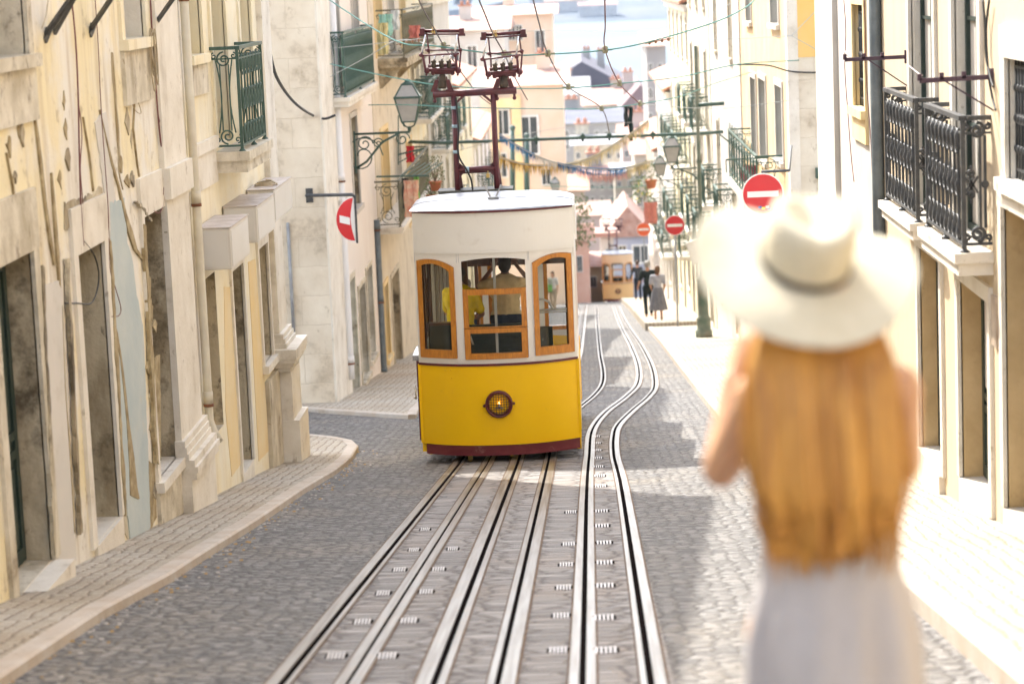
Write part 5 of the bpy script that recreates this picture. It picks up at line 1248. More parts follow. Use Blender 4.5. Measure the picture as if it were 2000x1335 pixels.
    for k, (ox, oy, tilt, cx) in enumerate(((0, 0, .0, 863), (0, 0, .045, 987))):
        c = thing_part = None
        mb = MB()
        def q(px, row, dy=0.0): return g(px, row, dy-.04)
        dx = 0 if k == 0 else 120; R_ = lambda px, row: row + (5 if k else 0) - (px-863)*tilt*1.6
        # pedestal tripod
        P = lambda px, row, dy=0.0: q(px+dx, R_(px, row) if row < 150 else row + (-2 if k else 0), dy)
        mb.tube([P(864,173), P(864,168), P(864,150), P(864,143)], [.05,.055,.045,.035], 12, 1)
        for s_ in (-1, 1):
            mb.bar(P(864+s_*10,156), P(864+s_*19,180), .03, .05); mb.bar(P(864+s_*6,150,.1), P(864+s_*14,180,.12), .03)
            mb.tube([P(864+s_*19,177), P(864+s_*7,178)], .022, 8)
        ped = mb.build('collector_pedestal', [T_IRON, T_DIRT], gan)
        mb = MB()
        for rr, dy, r_ in ((60,-.05,.016), (62,.03,.016), (67,-.02,.011)): mb.tube([P(823,rr,dy), P(904,rr,dy)], r_, 10)
        for px in (825, 902): mb.box(P(px-5,69,-.09), P(px+5,55,.07)); mb.box(P(px-7,71,-.06), P(px+7,65,.04))
        for a_, b_, c_ in ((831,823,-.09),(834,838,.09),(893,888,-.09),(897,900,.09)): pass
        mb.tube([P(834,66,.08), P(837,98,.08)], .010, 8); mb.tube([P(894,66,.08), P(898,98,.08)], .010, 8)
        mb.tube([P(830,98,.08), P(902,98,.08)], .012, 8); mb.tube([P(820,109,-.1), P(897,105,-.1)], .012, 8)
        for px in (822, 836, 889, 899): mb.ball(P(px,108 if px in (822,889) else 98,-.1 if px in (822,889) else .08), .028, 8)
        for a_, b_ in ((826,832),(890,893)): mb.tube([P(a_,110,-.1), P(b_,142,-.08)], .016, 8)
        for a_, b_ in ((838,840),(900,897)): mb.tube([P(a_,100,.08), P(b_,138,.06)], .012, 8)
        mb.tube([P(832,137,-.05), P(897,135,-.05)], .026, 8); mb.tube([P(842,143,-.02), P(888,142,-.02)], .020, 8); mb.tube([P(838,135,.06), P(892,133,.06)], .018, 8)
        mb.tube([P(836,129,.0), P(893,127,.0)], .022, 8); mb.box(P(842,142,-.06), P(888,134,.05))
        for px in (834, 895): mb.ball(P(px,138,-.05), .042, 8); mb.tube([P(px,138,-.05), P(px-1,146,-.05)], .010, 6); mb.ball(P(px-1,146,-.05), .016, 6)
        for px in (846, 884): mb.ball(P(px,143,-.02), .030, 8)
        fr = mb.build('collector_frame', T_IRON, gan)
        for a_, b_ in ((831,823),(893,888)): mb = MB(); mb.tube([P(a_,68,-.1), P(b_,107,-.1)], [.011,.015], 8); mb.build('collector_rod', T_CHR, fr)
        mb = MB(); mb.tube([P(848,61,-.01), P(848,67,-.01)], .001, 4)
        xq = 847; mb.box(P(xq-3,66,-.10), P(xq-1,52,.08)); mb.box(P(xq+1,66,-.10), P(xq+3,52,.08)); mb.box(P(xq-5,64,-.07), P(xq+5,61,.05)); mb.build('contact_shoe', BRASS, fr)
        mb = MB()
        for px in (847, 862, 877):
            mb.lathe([(.008,-.05),(.026,-.04),(.036,-.01),(.026,.015),(.034,.03),(.034,.045),(.010,.055)], P(px,126,-.06), 10); mb.tube([P(px,120,-.06), P(px+4,108,-.06)], .014, 8, 1)
        mb.build('insulator', [T_DIRT, T_CHR], fr)
    return t
car = build_tram()
# ================================================================ people
SKIN = mat('skin', (.56,.30,.19), .5, (.50,.25,.15), 12, sub=.15)
SKIN_D = mat('tanned_skin', (.30,.14,.08), .5, (.26,.12,.07), 12)
def cloth(name, c, c2=None): return mat(name, c, .9, c2 or tuple(v*.75 for v in c), 9, bump=.15, bscale=30)
def remesh(mb, voxel, smooth=3, name='tmp'):
    o = mb.build(name, SKIN, None, fix=False)
    m = o.modifiers.new('r', 'REMESH'); m.mode = 'VOXEL'; m.voxel_size = voxel; m.use_smooth_shade = True
    s = o.modifiers.new('s', 'SMOOTH'); s.factor = .6; s.iterations = smooth
    dg = bpy.context.evaluated_depsgraph_get(); dg.update()
    me = bpy.data.meshes.new_from_object(o.evaluated_get(dg)); old = o.data
    bpy.data.objects.remove(o); bpy.data.meshes.remove(old)
    return me
def limb(mb, pts, rs, n=12):
    P = [Vector(p) for p in pts]
    for (a, b), (ra, rb) in zip(zip(P, P[1:]), zip(rs, rs[1:])):
        k = 6; mb.tube([a+(b-a)*i/k for i in range(k+1)], [ra+(rb-ra)*i/k for i in range(k+1)], n)
    for p, r in zip(P, rs): mb.ball(p, r*.99, n)
def loft(mb, secs, n=20, tilt=None):
    """secs: (cx,cy,z,rx,ry)"""
    vs = []
    for cx, cy, z, rx, ry in secs:
        vs += [Vector((cx+rx*math.cos(2*math.pi*j/n), cy+ry*math.sin(2*math.pi*j/n), z)) for j in range(n)]
    k = len(secs)
    mb.add(vs, [(i*n+j, i*n+(j+1)%n, (i+1)*n+(j+1)%n, (i+1)*n+j) for i in range(k-1) for j in range(n)] + [tuple(range(n))[::-1], tuple(range((k-1)*n, k*n))], 0, True)
def hand(mb, wrist, d, palm_n, s=1.0, curl=.5):
    """wrist point, direction of fingers d, palm normal, scale"""
    d = Vector(d).normalized(); pn = Vector(palm_n); pn = (pn - d*pn.dot(d)).normalized(); sd = d.cross(pn)
    w = Vector(wrist); c = w + d*.045*s
    for k in range(4):
        o = sd*(.027-.018*k)*s; base = w + d*(.085-.004*abs(k-1.2))*s + o
        mb.tube([w + o*.6, base], [.016*s, .012*s], 8)
        L_ = (.040,.046,.043,.034)[k]*s; p = base; ang = curl*.5; pts = [p]
        for q in range(3):
            dd = (d*math.cos(ang) + pn*math.sin(ang)); p = p + dd*L_*(1, .62, .5)[q]; pts.append(p); ang += curl*.75
        mb.tube(pts, [.0105*s, .0098*s, .009*s, .0075*s], 8)
        for r_, pt in zip((.0105,.0098,.009,.0075), pts): mb.ball(pt, r_*s, 7)
    b = w + d*.03*s + sd*.028*s; t1 = b + (d*.6+sd*.75+pn*.25).normalized()*.036*s; t2 = t1 + (d*.85+sd*.25+pn*.4).normalized()*.028*s
    mb.tube([b, t1, t2], [.014*s, .0115*s, .009*s], 8); mb.ball(t2, .009*s, 7); mb.ball(b, .014*s, 7)
def head(mb, c, s=1.0, yaw=0.0, pitch=0.0):
    """head centred at c (middle of skull) facing +y, with brow, nose, lips, ears, eyes"""
    M = Matrix.Rotation(yaw, 3, 'Z') @ Matrix.Rotation(pitch, 3, 'X'); c = Vector(c)
    t = MB()
    t.ball((0,-.008,.02), .098*s, 18, sc=(.80,.98,1.0)); t.ball((0,.022*s,-.03*s), .078*s, 16, sc=(.80,.88,1.15)); t.ball((0,.055*s,-.092*s), .03*s, 10, sc=(1.1,.9,.8))
    t.tube([(0,.088*s,.0), (0,.112*s,-.038*s)], [.009*s,.016*s], 8); t.ball((0,.108*s,-.04*s), .016*s, 8, sc=(1.2,.9,.8))
    t.ball((0,.088*s,-.066*s), .02*s, 8, sc=(1.3,.55,.3)); t.ball((0,.086*s,-.075*s), .018*s, 8, sc=(1.2,.6,.35))
    for q in (-1, 1):
        t.ball((q*.03*s,.078*s,-.002*s), .0135*s, 8); t.ball((q*.03*s,.088*s,.018*s), .016*s, 8, sc=(1.5,.5,.4)); t.ball((q*.079*s,-.003,-.01*s), .028*s, 8, sc=(.3,.7,1.1)); t.ball((q*.045*s,.06*s,-.035*s), .028*s, 8)
    mb.add([c + M @ p for p in t.v], t.f, 0, True)
def figure(label, loc, yaw, H, J, shirt=None, pants=None, skirt=None, shoes=None, hair=(.05,.03,.02), skin=None, voxel=.016, sleeve='short', hairlen=.0, group=None, fat=1.0, extra=None, bagc=None):
    """J: joint overrides in body frame (x right, y forward, z up) for a 1.75 m body; local origin between the feet"""
    k = H/1.75; D = dict(pel=(0,0,.95), chest=(0,.0,1.30), neck=(0,-.01,1.47), head=(0,.015,1.635),
        shL=(-.175,0,1.41), elL=(-.22,-.03,1.13), wrL=(-.23,.05,.89), shR=(.175,0,1.41), elR=(.22,-.03,1.13), wrR=(.23,.05,.89),
        hiL=(-.09,0,.93), knL=(-.095,.01,.50), anL=(-.095,-.02,.09), hiR=(.09,0,.93), knR=(.095,.01,.50), anR=(.095,-.02,.09), hdir=(0,.15,-1))
    D.update(J); Mz = Matrix.Rotation(yaw, 3, 'Z'); loc = Vector(loc)
    V = lambda p: Vector(p)*k
    t = thing('person', loc, label, 'person', group)
    def put(me, name, m, smooth=True):
        me.transform(Mz.to_4x4()); me.materials.clear(); me.materials.append(m)
        for p in me.polygons: p.material_index = 0; p.use_smooth = smooth
        o = bpy.data.objects.new(name, me); COL.objects.link(o); o.parent = t; return o
    def part(mb, name, m, vx=None, sm=2):
        for i, v in enumerate(mb.v): mb.v[i] = Vector(v)
        return put(remesh(mb, vx or voxel, sm), name, m)
    f = fat; pl, ch, nk = V(D['pel']), V(D['chest']), V(D['neck'])
    def torso(mb, g, lo=-.06, hi=0.0):
        mb.ball(ch+V((0,0,.03)), .155*k*f, 14, sc=(1.0+g*4,.66+g*3,1.0)); mb.ball((ch+pl)/2, .13*k*f, 14, sc=(1.0+g*4,.78+g*3,1.25)); mb.ball(pl, .14*k*f, 14, sc=(1.08+g*4,.82+g*3,.9))
        limb(mb, [pl, (pl+ch)/2, ch+V((0,0,.02))], [(.10+g)*k*f, (.10+g)*k*f, (.095+g)*k*f])
        for s_ in ('shL', 'shR'): limb(mb, [ch+V((0,0,.07)), V(D[s_])], [(.085+g)*k, (.058+g)*k])
    body = MB(); torso(body, 0.0)
    limb(body, [nk-V((0,0,.06)), nk, V(D['head'])-V((0,0,.03))], [.07*k, .053*k, .05*k]); head(body, V(D['head']), k*1.02, D.get('hyaw', 0), D.get('hpitch', 0))
    for q in 'LR':
        limb(body, [V(D['sh'+q]), V(D['el'+q]), V(D['wr'+q])], [.05*k, .039*k, .026*k])
        limb(body, [V(D['hi'+q]), V(D['kn'+q]), V(D['an'+q])], [.083*k, .055*k, .036*k])
        a = V(D['an'+q]); fd = V(D.get('toe'+q, (0,.16,-.05))); limb(body, [a-V((0,.03,.03)), a+fd*.55+V((0,0,-.01)), a+fd], [.036*k, .032*k, .025*k])
    b = part(body, 'body', skin or SKIN, voxel, 2)
    hm = MB()
    for q in 'LR':
        e_, w_ = V(D['el'+q]), V(D['wr'+q]); dd = D.get('hd'+q) or (w_-e_); hand(hm, w_, dd, D.get('pn'+q, (1 if q == 'L' else -1, .2, 0)), k)
    # merge the hands into the body mesh
    bm = bmesh.new(); bm.from_mesh(b.data)
    me2 = bpy.data.meshes.new('h'); me2.from_pydata([tuple(Mz @ p) for p in hm.v], [], hm.f); bm.from_mesh(me2)
    for fc in bm.faces: fc.smooth = True
    bm.to_mesh(b.data); bm.free(); bpy.data.meshes.remove(me2)
    g = .014
    if shirt:
        mb = MB(); torso(mb, g)
        for q in 'LR':
            s_, e_, w_ = V(D['sh'+q]), V(D['el'+q]), V(D['wr'+q])
            if sleeve == 'long': limb(mb, [s_, e_, e_+(w_-e_)*.95], [.064*k, .052*k, .038*k])
            elif sleeve == 'short': limb(mb, [s_, s_+(e_-s_)*.78], [.068*k, .062*k])
        part(mb, 'shirt', shirt)
    if pants:
        mb = MB(); mb.ball(pl-V((0,0,.02)), .148*k*f, 14, sc=(1.1,.86,.85))
        for q in 'LR': limb(mb, [V(D['hi'+q]), V(D['kn'+q]), V(D['an'+q])+V((0,0,.03))], [.094*k*f, .068*k, .056*k])
        part(mb, 'trousers', pants)
    if skirt:
        mb = MB(); n = 56; zz = [1.06, 1.0, .9, .72, .52, skirt[1]]; rr = [.135, .16, .19, .225, .265, .30]
        for i, (z, r) in enumerate(zip(zz, rr)):
            for j in range(n):
                a = 2*math.pi*j/n; w_ = 1 + (.015+.05*i/5)*math.sin(11*a+.7*math.sin(3*a)); mb.v.append(Vector((pl.x+r*k*w_*math.cos(a), pl.y+r*.82*k*w_*math.sin(a), z*k)))
        for i in range(5):
            for j in range(n): mb.f.append([i*n+j, i*n+(j+1)%n, (i+1)*n+(j+1)%n, (i+1)*n+j]); mb.m.append(0); mb.sm.append(True)
        me = bpy.data.meshes.new('skirt'); me.from_pydata([tuple(v) for v in mb.v], [], mb.f); put(me, 'skirt', skirt[0])
    if shoes:
        mb = MB()
        for q in 'LR':
            a = V(D['an'+q]); fd = V(D.get('toe'+q, (0,.16,-.05))); limb(mb, [a-V((0,.04,.03)), a+fd*.55+V((0,0,-.012)), a+fd*1.05], [.046*k, .042*k, .034*k])
        part(mb, 'shoes', shoes, voxel*.8)
    if hair:
        hd = V(D['head']); mb = MB(); mb.ball(hd+V((0,-.016,.036)), .107*k, 16, sc=(.84,.96,.98)); mb.ball(hd+V((0,-.05,-.01)), .078*k, 12, sc=(.95,.7,1.0))
        if hairlen: limb(mb, [hd+V((0,-.05,.0)), hd+V((0,-.075,-hairlen))], [.085*k, .07*k])
        part(mb, 'hair', mat('hair_%d_%d' % (hair[0]*100, hair[1]*100), hair, .6, tuple(c*.5 for c in hair), 20, stretch=(5,5,.4)), voxel, 1)
    if extra: extra(t, V, Mz)
    return t
def _bag(t, V, Mz):
    mb = MB(); c = Vector(t['_o']) + Mz @ V((.10,.13,1.0)); mb.box(c-Vector((.10,.04,.15)), c+Vector((.10,.04,.15))); mb.tube([c+Vector((-.08,0,.15)), c+Vector((-.05,.02,.42)), c+Vector((.05,.02,.42)), c+Vector((.08,0,.15))], .01, 6)
    mb.build('green_bag', cloth('green_cloth', (.20,.50,.12)), t)
# walkers on the right hand pavement
GW2 = 'people walking away down the street'
def gp(px, py, h): return ong(px, py, h)
p = ony(1287, 641, 73); walk = dict(knL=(-.095,.06,.50), anL=(-.095,.10,.09), knR=(.095,.03,.50), anR=(.095,-.14,.10))
figure('woman walking away in a pale grey top and long grey skirt', (p.x, max(p.y, 71.2), zg(max(p.y,71.2))+.245), 0.0, 1.66, dict(walk, elL=(-.23,-.02,1.14), wrL=(-.20,.14,1.0), elR=(.23,-.02,1.14), wrR=(.21,.12,.98)), shirt=cloth('pale_grey_top', (.46,.46,.50)), skirt=(cloth('grey_skirt', (.22,.22,.24)), .34), shoes=cloth('tan_shoes', (.45,.28,.18)), hair=(.22,.11,.05), hairlen=.10, voxel=.02)
q = ony(1268, 628, 77)
figure('man in black with a pale cap walking left of the woman in the grey skirt', (q.x, p.y+4, zg(p.y+4)+.245), 0.1, 1.80, dict(knL=(-.095,.02,.50), anL=(-.095,-.12,.10), knR=(.095,.06,.50), anR=(.095,.10,.09), elL=(-.26,.02,1.12), wrL=(-.30,.12,.95)), shirt=cloth('black_shirt', (.02,.03,.03)), pants=cloth('black_trousers', (.012,.02,.02)), shoes=cloth('tan_shoes', (.45,.28,.18)), hair=(.45,.42,.38), voxel=.02)
q = gp(1247, 592, .02)
qy = 106.0; qx = ony(1247, 590, qy).x
figure('man in dark clothes walking beside the far small tram', (qx, qy, zg(qy)+.245), 0.05, 1.76, dict(walk, elL=(-.27,-.02,1.14), wrL=(-.33,.05,.95)), shirt=cloth('charcoal_jacket', (.045,.05,.06)), sleeve='long', pants=cloth('navy_trousers', (.02,.03,.05)), shoes=cloth('brown_shoes', (.3,.14,.08)), hair=(.10,.05,.03), voxel=.025)
gy = 103.0; gx = ony(1080, 560, gy).x
figure('person in a white top with a green bag, seen through the near tram window', (gx, gy, zg(gy)+.01), math.pi*.9, 1.66, dict(walk), shirt=cloth('white_top', (.62,.62,.60)), pants=cloth('pale_trousers', (.50,.40,.28)), shoes=cloth('brown_shoes', (.3,.14,.08)), hair=(.12,.07,.04), hairlen=.1, voxel=.022,
       extra=lambda t, V, Mz: _bag(t, V, Mz))
# passengers inside the near car: feet on the car floor
ZF = TZ + Zc(790)
def pin(px, row, dy): return ony(px, row, TY+dy)
c = pin(987, 560, .95); zsh = pin(987, 548, .95).z; H1 = (zsh - ZF)/1.44*1.75
figure('passenger in a sand coloured shirt raising a camera, back to us in the near car', (c.x, TY+.95, ZF), 0.0, max(1.5, min(1.85, H1)), dict(shL=(-.19,.0,1.42), elL=(-.36,.14,1.36), wrL=(-.16,.30,1.60), shR=(.19,.0,1.42), elR=(.35,.14,1.37), wrR=(.14,.32,1.62), hdL=(.3,.1,1), hdR=(-.3,.1,1), head=(0,.03,1.63), pnL=(0,1,0), pnR=(0,1,0)),
       shirt=cloth('sand_shirt', (.78,.56,.28)), pants=cloth('navy_trousers', (.02,.03,.05)), shoes=cloth('brown_shoes', (.3,.14,.08)), hair=(.025,.018,.015), skin=SKIN_D, voxel=.012, fat=1.42)
cm = MB(); q0 = Vector((c.x, TY+.95+.40, ZF+1.66*max(1.5,min(1.85,H1))/1.75)); cm.box(q0-Vector((.07,.03,.045)), q0+Vector((.07,.03,.045))); cm.lathe([(.032,0),(.035,.05),(.03,.055),(0,.055)], q0+Vector((0,.03,0)), 14, axis='y')
solo(cm, 'camera', mat('black_plastic', (.02,.02,.02), .4), 'small black camera held up by the passenger in the sand coloured shirt', 'camera')
c2 = pin(902, 600, 1.15); zs2_ = pin(902, 566, 1.15).z; H2 = (zs2_ - ZF)/1.44*1.75
figure('passenger in a bright yellow T-shirt sitting in the near car', (c2.x, TY+.92, ZF), -.35, 1.75, dict(pel=(0,-.05,zs2_-ZF-.50+.03), chest=(0,.0,zs2_-ZF-.13), neck=(0,.03,zs2_-ZF+.03), head=(-.02,.10,zs2_-ZF+.20), shL=(-.175,.0,zs2_-ZF-.01), elL=(-.24,.12,zs2_-ZF-.28), wrL=(-.18,.32,zs2_-ZF-.32), shR=(.175,.0,zs2_-ZF-.01), elR=(.24,.10,zs2_-ZF-.28), wrR=(.12,.30,zs2_-ZF-.34),
       hiL=(-.09,0,.50), hiR=(.09,0,.50), knL=(-.10,.40,.50), knR=(.10,.40,.50), anL=(-.10,.42,.09), anR=(.10,.42,.09)), shirt=cloth('bright_yellow_shirt', (.95,.66,.01)), pants=cloth('navy_trousers', (.02,.03,.05)), hair=(.06,.045,.04), skin=SKIN, voxel=.014, fat=1.35)
c3 = pin(913, 570, 3.0)
figure('passenger deeper inside the near car, only grey hair showing', (c3.x, TY+3.0, ZF), 0, (pin(913,546,3.0).z-ZF), dict(), shirt=cloth('pale_grey_top', (.46,.46,.50)), pants=cloth('navy_trousers', (.02,.03,.05)), hair=(.25,.2,.17), voxel=.018)
# ================================================================ woman in the foreground
WD = 4.72
def wq(px, py, dy=0.0): return ony(px, py, WD+dy)
base = wq(1600, 1000); WX = base.x; WZ = zg(WD)+.004
WT = thing('person', (WX, WD, WZ), 'woman from behind with long red blonde hair, straw hat and pale lilac dress', 'person')
def WV(px, py, dy=0.0): return wq(px, py, dy)
k = 1.0
zneck = WV(1600, 700).z; zwaist = WV(1600, 1010).z; ztop = WV(1590, 560).z
mb = MB(); cx = WX; xh_ = WV(1590, 560).x
hc = Vector((xh_, WD+.02, WV(1590, 590).z))
shL = WV(1478, 775); shR = WV(1752, 760)
mid = (shL.x+shR.x)/2; zsh = (shL.z+shR.z)/2
mb.ball((mid, WD, zsh-.09), .145, 18, sc=(.98,.66,1.0)); mb.ball((mid, WD, zsh-.24), .12, 18, sc=(.98,.78,1.3)); mb.ball((mid+.0, WD, zsh-.42), .145, 18, sc=(1.06,.84,.9))
limb(mb, [(mid, WD, zsh-.42), (mid, WD, zsh-.24), (mid, WD, zsh-.05)], [.10,.095,.09])
for s_ in (shL, shR): limb(mb, [(mid, WD, zsh-.03), Vector((s_.x, WD, s_.z))], [.075,.052])
limb(mb, [(mid, WD, zsh-.05), (xh_, WD, zneck+.02), hc-Vector((0,0,.06))], [.065,.05,.05]); head(mb, hc, 1.0, .12, -.08)
elL = WV(1408, 915, .10); wrL = WV(1434, 738, .20); elR = WV(1762, 905, .08); wrR = WV(1660, 800, .30)
limb(mb, [shL, elL, wrL], [.047,.040,.025]); limb(mb, [shR, elR, wrR], [.049,.040,.026])
zhip = zsh-.48; hL = (mid-.09, WD, zhip); hR = (mid+.09, WD, zhip)
limb(mb, [hL, (mid-.09, WD+.02, WZ+.48), (mid-.09, WD-.02, WZ+.09)], [.085,.055,.036]); limb(mb, [hR, (mid+.09, WD+.02, WZ+.48), (mid+.09, WD-.02, WZ+.09)], [.085,.055,.036])
for s_ in (-.09, .09): limb(mb, [(mid+s_, WD-.05, WZ+.045), (mid+s_*1.1, WD+.07, WZ+.04), (mid+s_*1.2, WD+.14, WZ+.03)], [.036,.034,.026])
me = remesh(mb, .009, 3); hm = MB(); hand(hm, wrL, (.35,.35,1), (1,.4,0), 1.0, .6); hand(hm, wrR, (-.5,.3,1), (-1,.4,0), 1.0, .6)
me2 = bpy.data.meshes.new('h'); me2.from_pydata([tuple(p) for p in hm.v], [], hm.f); bm = bmesh.new(); bm.from_mesh(me); bm.from_mesh(me2); bm.to_mesh(me); bm.free()
me.transform(Matrix.Translation(-Vector(WT['_o']))); me.materials.clear(); me.materials.append(mat('golden_skin', (.60,.35,.20), .5, (.54,.30,.17), 10, sub=.2))  # golden tone of her skin
for p_ in me.polygons: p_.material_index = 0; p_.use_smooth = True
o = bpy.data.objects.new('body', me); COL.objects.link(o); o.parent = WT
# dress: open back bodice with folds, gathered waist, full skirt
DR = mat('lilac_dress_cloth', (.50,.475,.465), .9, (.42,.395,.39), 5, bump=.25, bscale=14, stretch=(2,2,.7))
mb = MB(); n = 96
secs = [(zsh-.20,.150,.112),(zsh-.25,.142,.112),(zsh-.31,.138,.112),(zsh-.36,.142,.118),(zsh-.42,.160,.134),(zsh-.50,.175,.150),(zsh-.62,.176,.155),(zsh-.80,.19,.17),(zsh-1.0,.20,.185),(WZ+.32,.215,.20)]
for i, (z, rx, ry) in enumerate(secs):
    for j in range(n):
        a = 2*math.pi*j/n; amp = .004 if i < 3 else .014+.010*(i-3)
        w_ = 1 + amp*math.sin(7*a+1.8*math.sin(2*a+.4)+z*3.1) + amp*.6*math.sin(13*a+2-z*4)
        mb.v.append(Vector((mid + rx*w_*math.cos(a), WD + ry*w_*math.sin(a), z)))
for i in range(len(secs)-1):
    for j in range(n): mb.f.append([i*n+j, i*n+(j+1)%n, (i+1)*n+(j+1)%n, (i+1)*n+j]); mb.m.append(0); mb.sm.append(True)
dress = mb.build('dress', DR, WT)
mb = MB()
for s_ in (-1, 1): mb.tube([(mid+s_*.075, WD-.105, zsh-.19), (mid+s_*.085, WD-.09, zsh-.05), (mid+s_*.09, WD-.0, zsh+.055), (mid+s_*.085, WD+.09, zsh-.04), (mid+s_*.08, WD+.105, zsh-.2)], .008, 6)
mb.build('shoulder_strap', DR, dress)
# hair: a thick mane of locks falling down the back
rnd = random.Random(11); mb = MB()
HAIR = mat('red_blonde_hair', (.62,.31,.06), .45, (.38,.165,.03), 3.0, stretch=(7,7,.05), lo=.34, hi=.66, detail=3)
zt0 = hc.z+.015
for i in range(150):
    u = rnd.uniform(-1, 1); lay = rnd.random()
    a = u*1.45                                   # around the back of the head
    x0 = hc.x + .078*math.sin(a); y0 = hc.y - .078*math.cos(a)
    x1 = hc.x + (.112+.018*lay)*u; x2 = mid - .014 + (.115+.018*lay)*u; x3 = mid - .014 + .122*u + rnd.uniform(-.012,.012)
    zend = WV(1600, 1036).z + .06*u*u + rnd.uniform(-.04,.045)
    dy = -.10-.035*lay*(1-u*u*.5)
    pts = smooth_path([(x0, y0, zt0), (x1, hc.y+dy*.9, hc.z-.10), (x1*.6+x2*.4, WD+dy-.01, zsh-.02), (x2, WD+dy-.035, zsh-.17), (x3, WD+dy-.02, zend+.05), (x3+rnd.uniform(-.01,.01), WD+dy-.01, zend)], 4)
    m_ = len(pts); r0 = rnd.uniform(.012,.02)
    mb.tube(pts, [r0*(.7+.3*math.sin(math.pi*min(1, .25+q/m_))) * (1 if q < m_*.8 else max(.15, (m_-q)/(m_*.2))) for q in range(m_)], 7)
for i in range(110):   # loose strands around the mane
    u = rnd.choice([-1, 1])*rnd.uniform(.8, 1.15); x0 = hc.x + .08*u; zend = WV(1600, 1045).z + rnd.uniform(-.03,.12)
    pts = smooth_path([(x0, hc.y-.03, hc.z), (hc.x+.125*u, hc.y-.08, hc.z-.12), (mid-.012+.138*u+rnd.uniform(-.012,.012), WD-.12, zsh-.12), (mid-.012+.132*u*rnd.uniform(.6,1.05), WD-.125, zend+.06), (mid-.012+.12*u*rnd.uniform(.2,1.1), WD-.12, zend)], 5)
    mb.tube(pts, rnd.uniform(.0012,.0035), 4)
for i in range(60):
    u = rnd.uniform(-1, 1); xx = mid-.012+.128*u; z_ = WV(1600, 1024).z; l_ = rnd.uniform(.02,.085); mb.tube([(xx, WD-.13, z_+.08), (xx+rnd.uniform(-.01,.01), WD-.128, z_-l_*.3), (xx+rnd.uniform(-.02,.02), WD-.12, z_-l_)], [.006,.004,.001], 5)
mb.build('hair', HAIR, WT, fix=False)
# hat
HT = mat('straw_hat', (.66,.60,.45), .8, (.58,.52,.37), 40, bump=.3, bscale=90)
hat = MB(); n = 64
C0 = WV(1572, 512, -.005); Mh = Matrix.Rotation(R(30), 3, 'X') @ Matrix.Rotation(R(9), 3, 'Y') @ Matrix.Rotation(R(4), 3, 'Z')
def HP(x, y, z): return C0 + Mh @ Vector((x, y, z))
rings = []
def brim(r, a):
    u = (r-.088)/(.215-.088)
    return -.012*u + .030*u*u*math.cos(2*a+.5) + .012*u*math.sin(3*a+1.0) - .008*u*u
for r in (.088, .10, .125, .15, .175, .20, .213, .2165, .213, .20, .17, .13, .10, .088):
    top = len(rings) < 8
    rings.append([HP(r*math.cos(2*math.pi*j/n)*1.02, r*math.sin(2*math.pi*j/n), brim(r, 2*math.pi*j/n) + (.0 if top else -.004)) for j in range(n)])
hat.add([q for r_ in rings for q in r_], [(i*n+j, i*n+(j+1)%n, (i+1)*n+(j+1)%n, (i+1)*n+j) for i in range(len(rings)-1) for j in range(n)], 0, True)
cr = []
for i, (r, z) in enumerate(((.0895,-.004),(.092,.028),(.0925,.058),(.091,.086),(.086,.105),(.075,.114),(.055,.106),(.033,.092),(.013,.084))):
    ring = []
    for j in range(n):
        a = 2*math.pi*j/n; dent = -.018*max(0, math.cos(a-math.pi/2))**6*(1 if 4 <= i <= 6 else 0)
        ring.append(HP(r*math.cos(a)*.97, r*math.sin(a)*1.08, z + (.010*abs(math.cos(a)) if i > 3 else 0) + dent))
    cr.append(ring)
hat.add([q for r_ in cr for q in r_] + [HP(0,0,.082)], [(i*n+j, i*n+(j+1)%n, (i+1)*n+(j+1)%n, (i+1)*n+j) for i in range(len(cr)-1) for j in range(n)] + [((len(cr)-1)*n+j, (len(cr)-1)*n+(j+1)%n, len(cr)*n) for j in range(n)], 0, True)
ho = hat.build('hat', HT, WT, fix=True)
bd = MB(); rb = []
for r, z in ((.0915,.000),(.0930,.002),(.0945,.014),(.0925,.016)): rb.append([HP(r*math.cos(2*math.pi*j/n)*.985, r*math.sin(2*math.pi*j/n)*1.075, z) for j in range(n)])
bd.add([q for r_ in rb for q in r_], [(i*n+j, i*n+(j+1)%n, (i+1)*n+(j+1)%n, (i+1)*n+j) for i in range(3) for j in range(n)], 0, True)
bd.build('hat_band', mat('maroon_ribbon', (.020,.008,.010), .9, spec=.1), ho)
# camera she holds in front of her face
cb = (wrL+wrR)/2; cm = MB(); c_ = Vector((cb.x-.03, WD+.30, hc.z-.06))
cm.box(c_-Vector((.065,.03,.042)), c_+Vector((.065,.03,.042))); cm.lathe([(.03,0),(.035,.06),(.03,.07),(0,.07)], c_+Vector((0,.03,0)), 16, axis='y')
solo(cm, 'camera', mat('black_plastic', (.02,.02,.02), .4), 'camera hidden before the face of the woman in the hat', 'camera')
# ================================================================ second car
car2 = copy_tree(car)
y2c = 152.0; p2 = ony(1208, 585, y2c); car2.location = (p2.x, y2c, zg(y2c)+.02); car2.rotation_euler = (0, 0, R(-1))
car2['_o'] = [p2.x, y2c, zg(y2c)]; TT = {T_WH: mat('tan_tram_paint', (.84,.56,.32), .5, (.80,.53,.30), 2), T_YEL: mat('ochre_tram_paint', (.84,.50,.20), .5, (.80,.47,.18), 2)}
for ch in car2.children:
    if ch.name.split('.')[0] in ('upper_front', 'side_frame', 'lower_front', 'side_panel'):
        ch.data = ch.data.copy()
        for q_ in range(len(ch.data.materials)): ch.data.materials[q_] = TT.get(ch.data.materials[q_], ch.data.materials[q_])
car2['label'] = 'small tan and ochre funicular car far down the street beyond the crest'
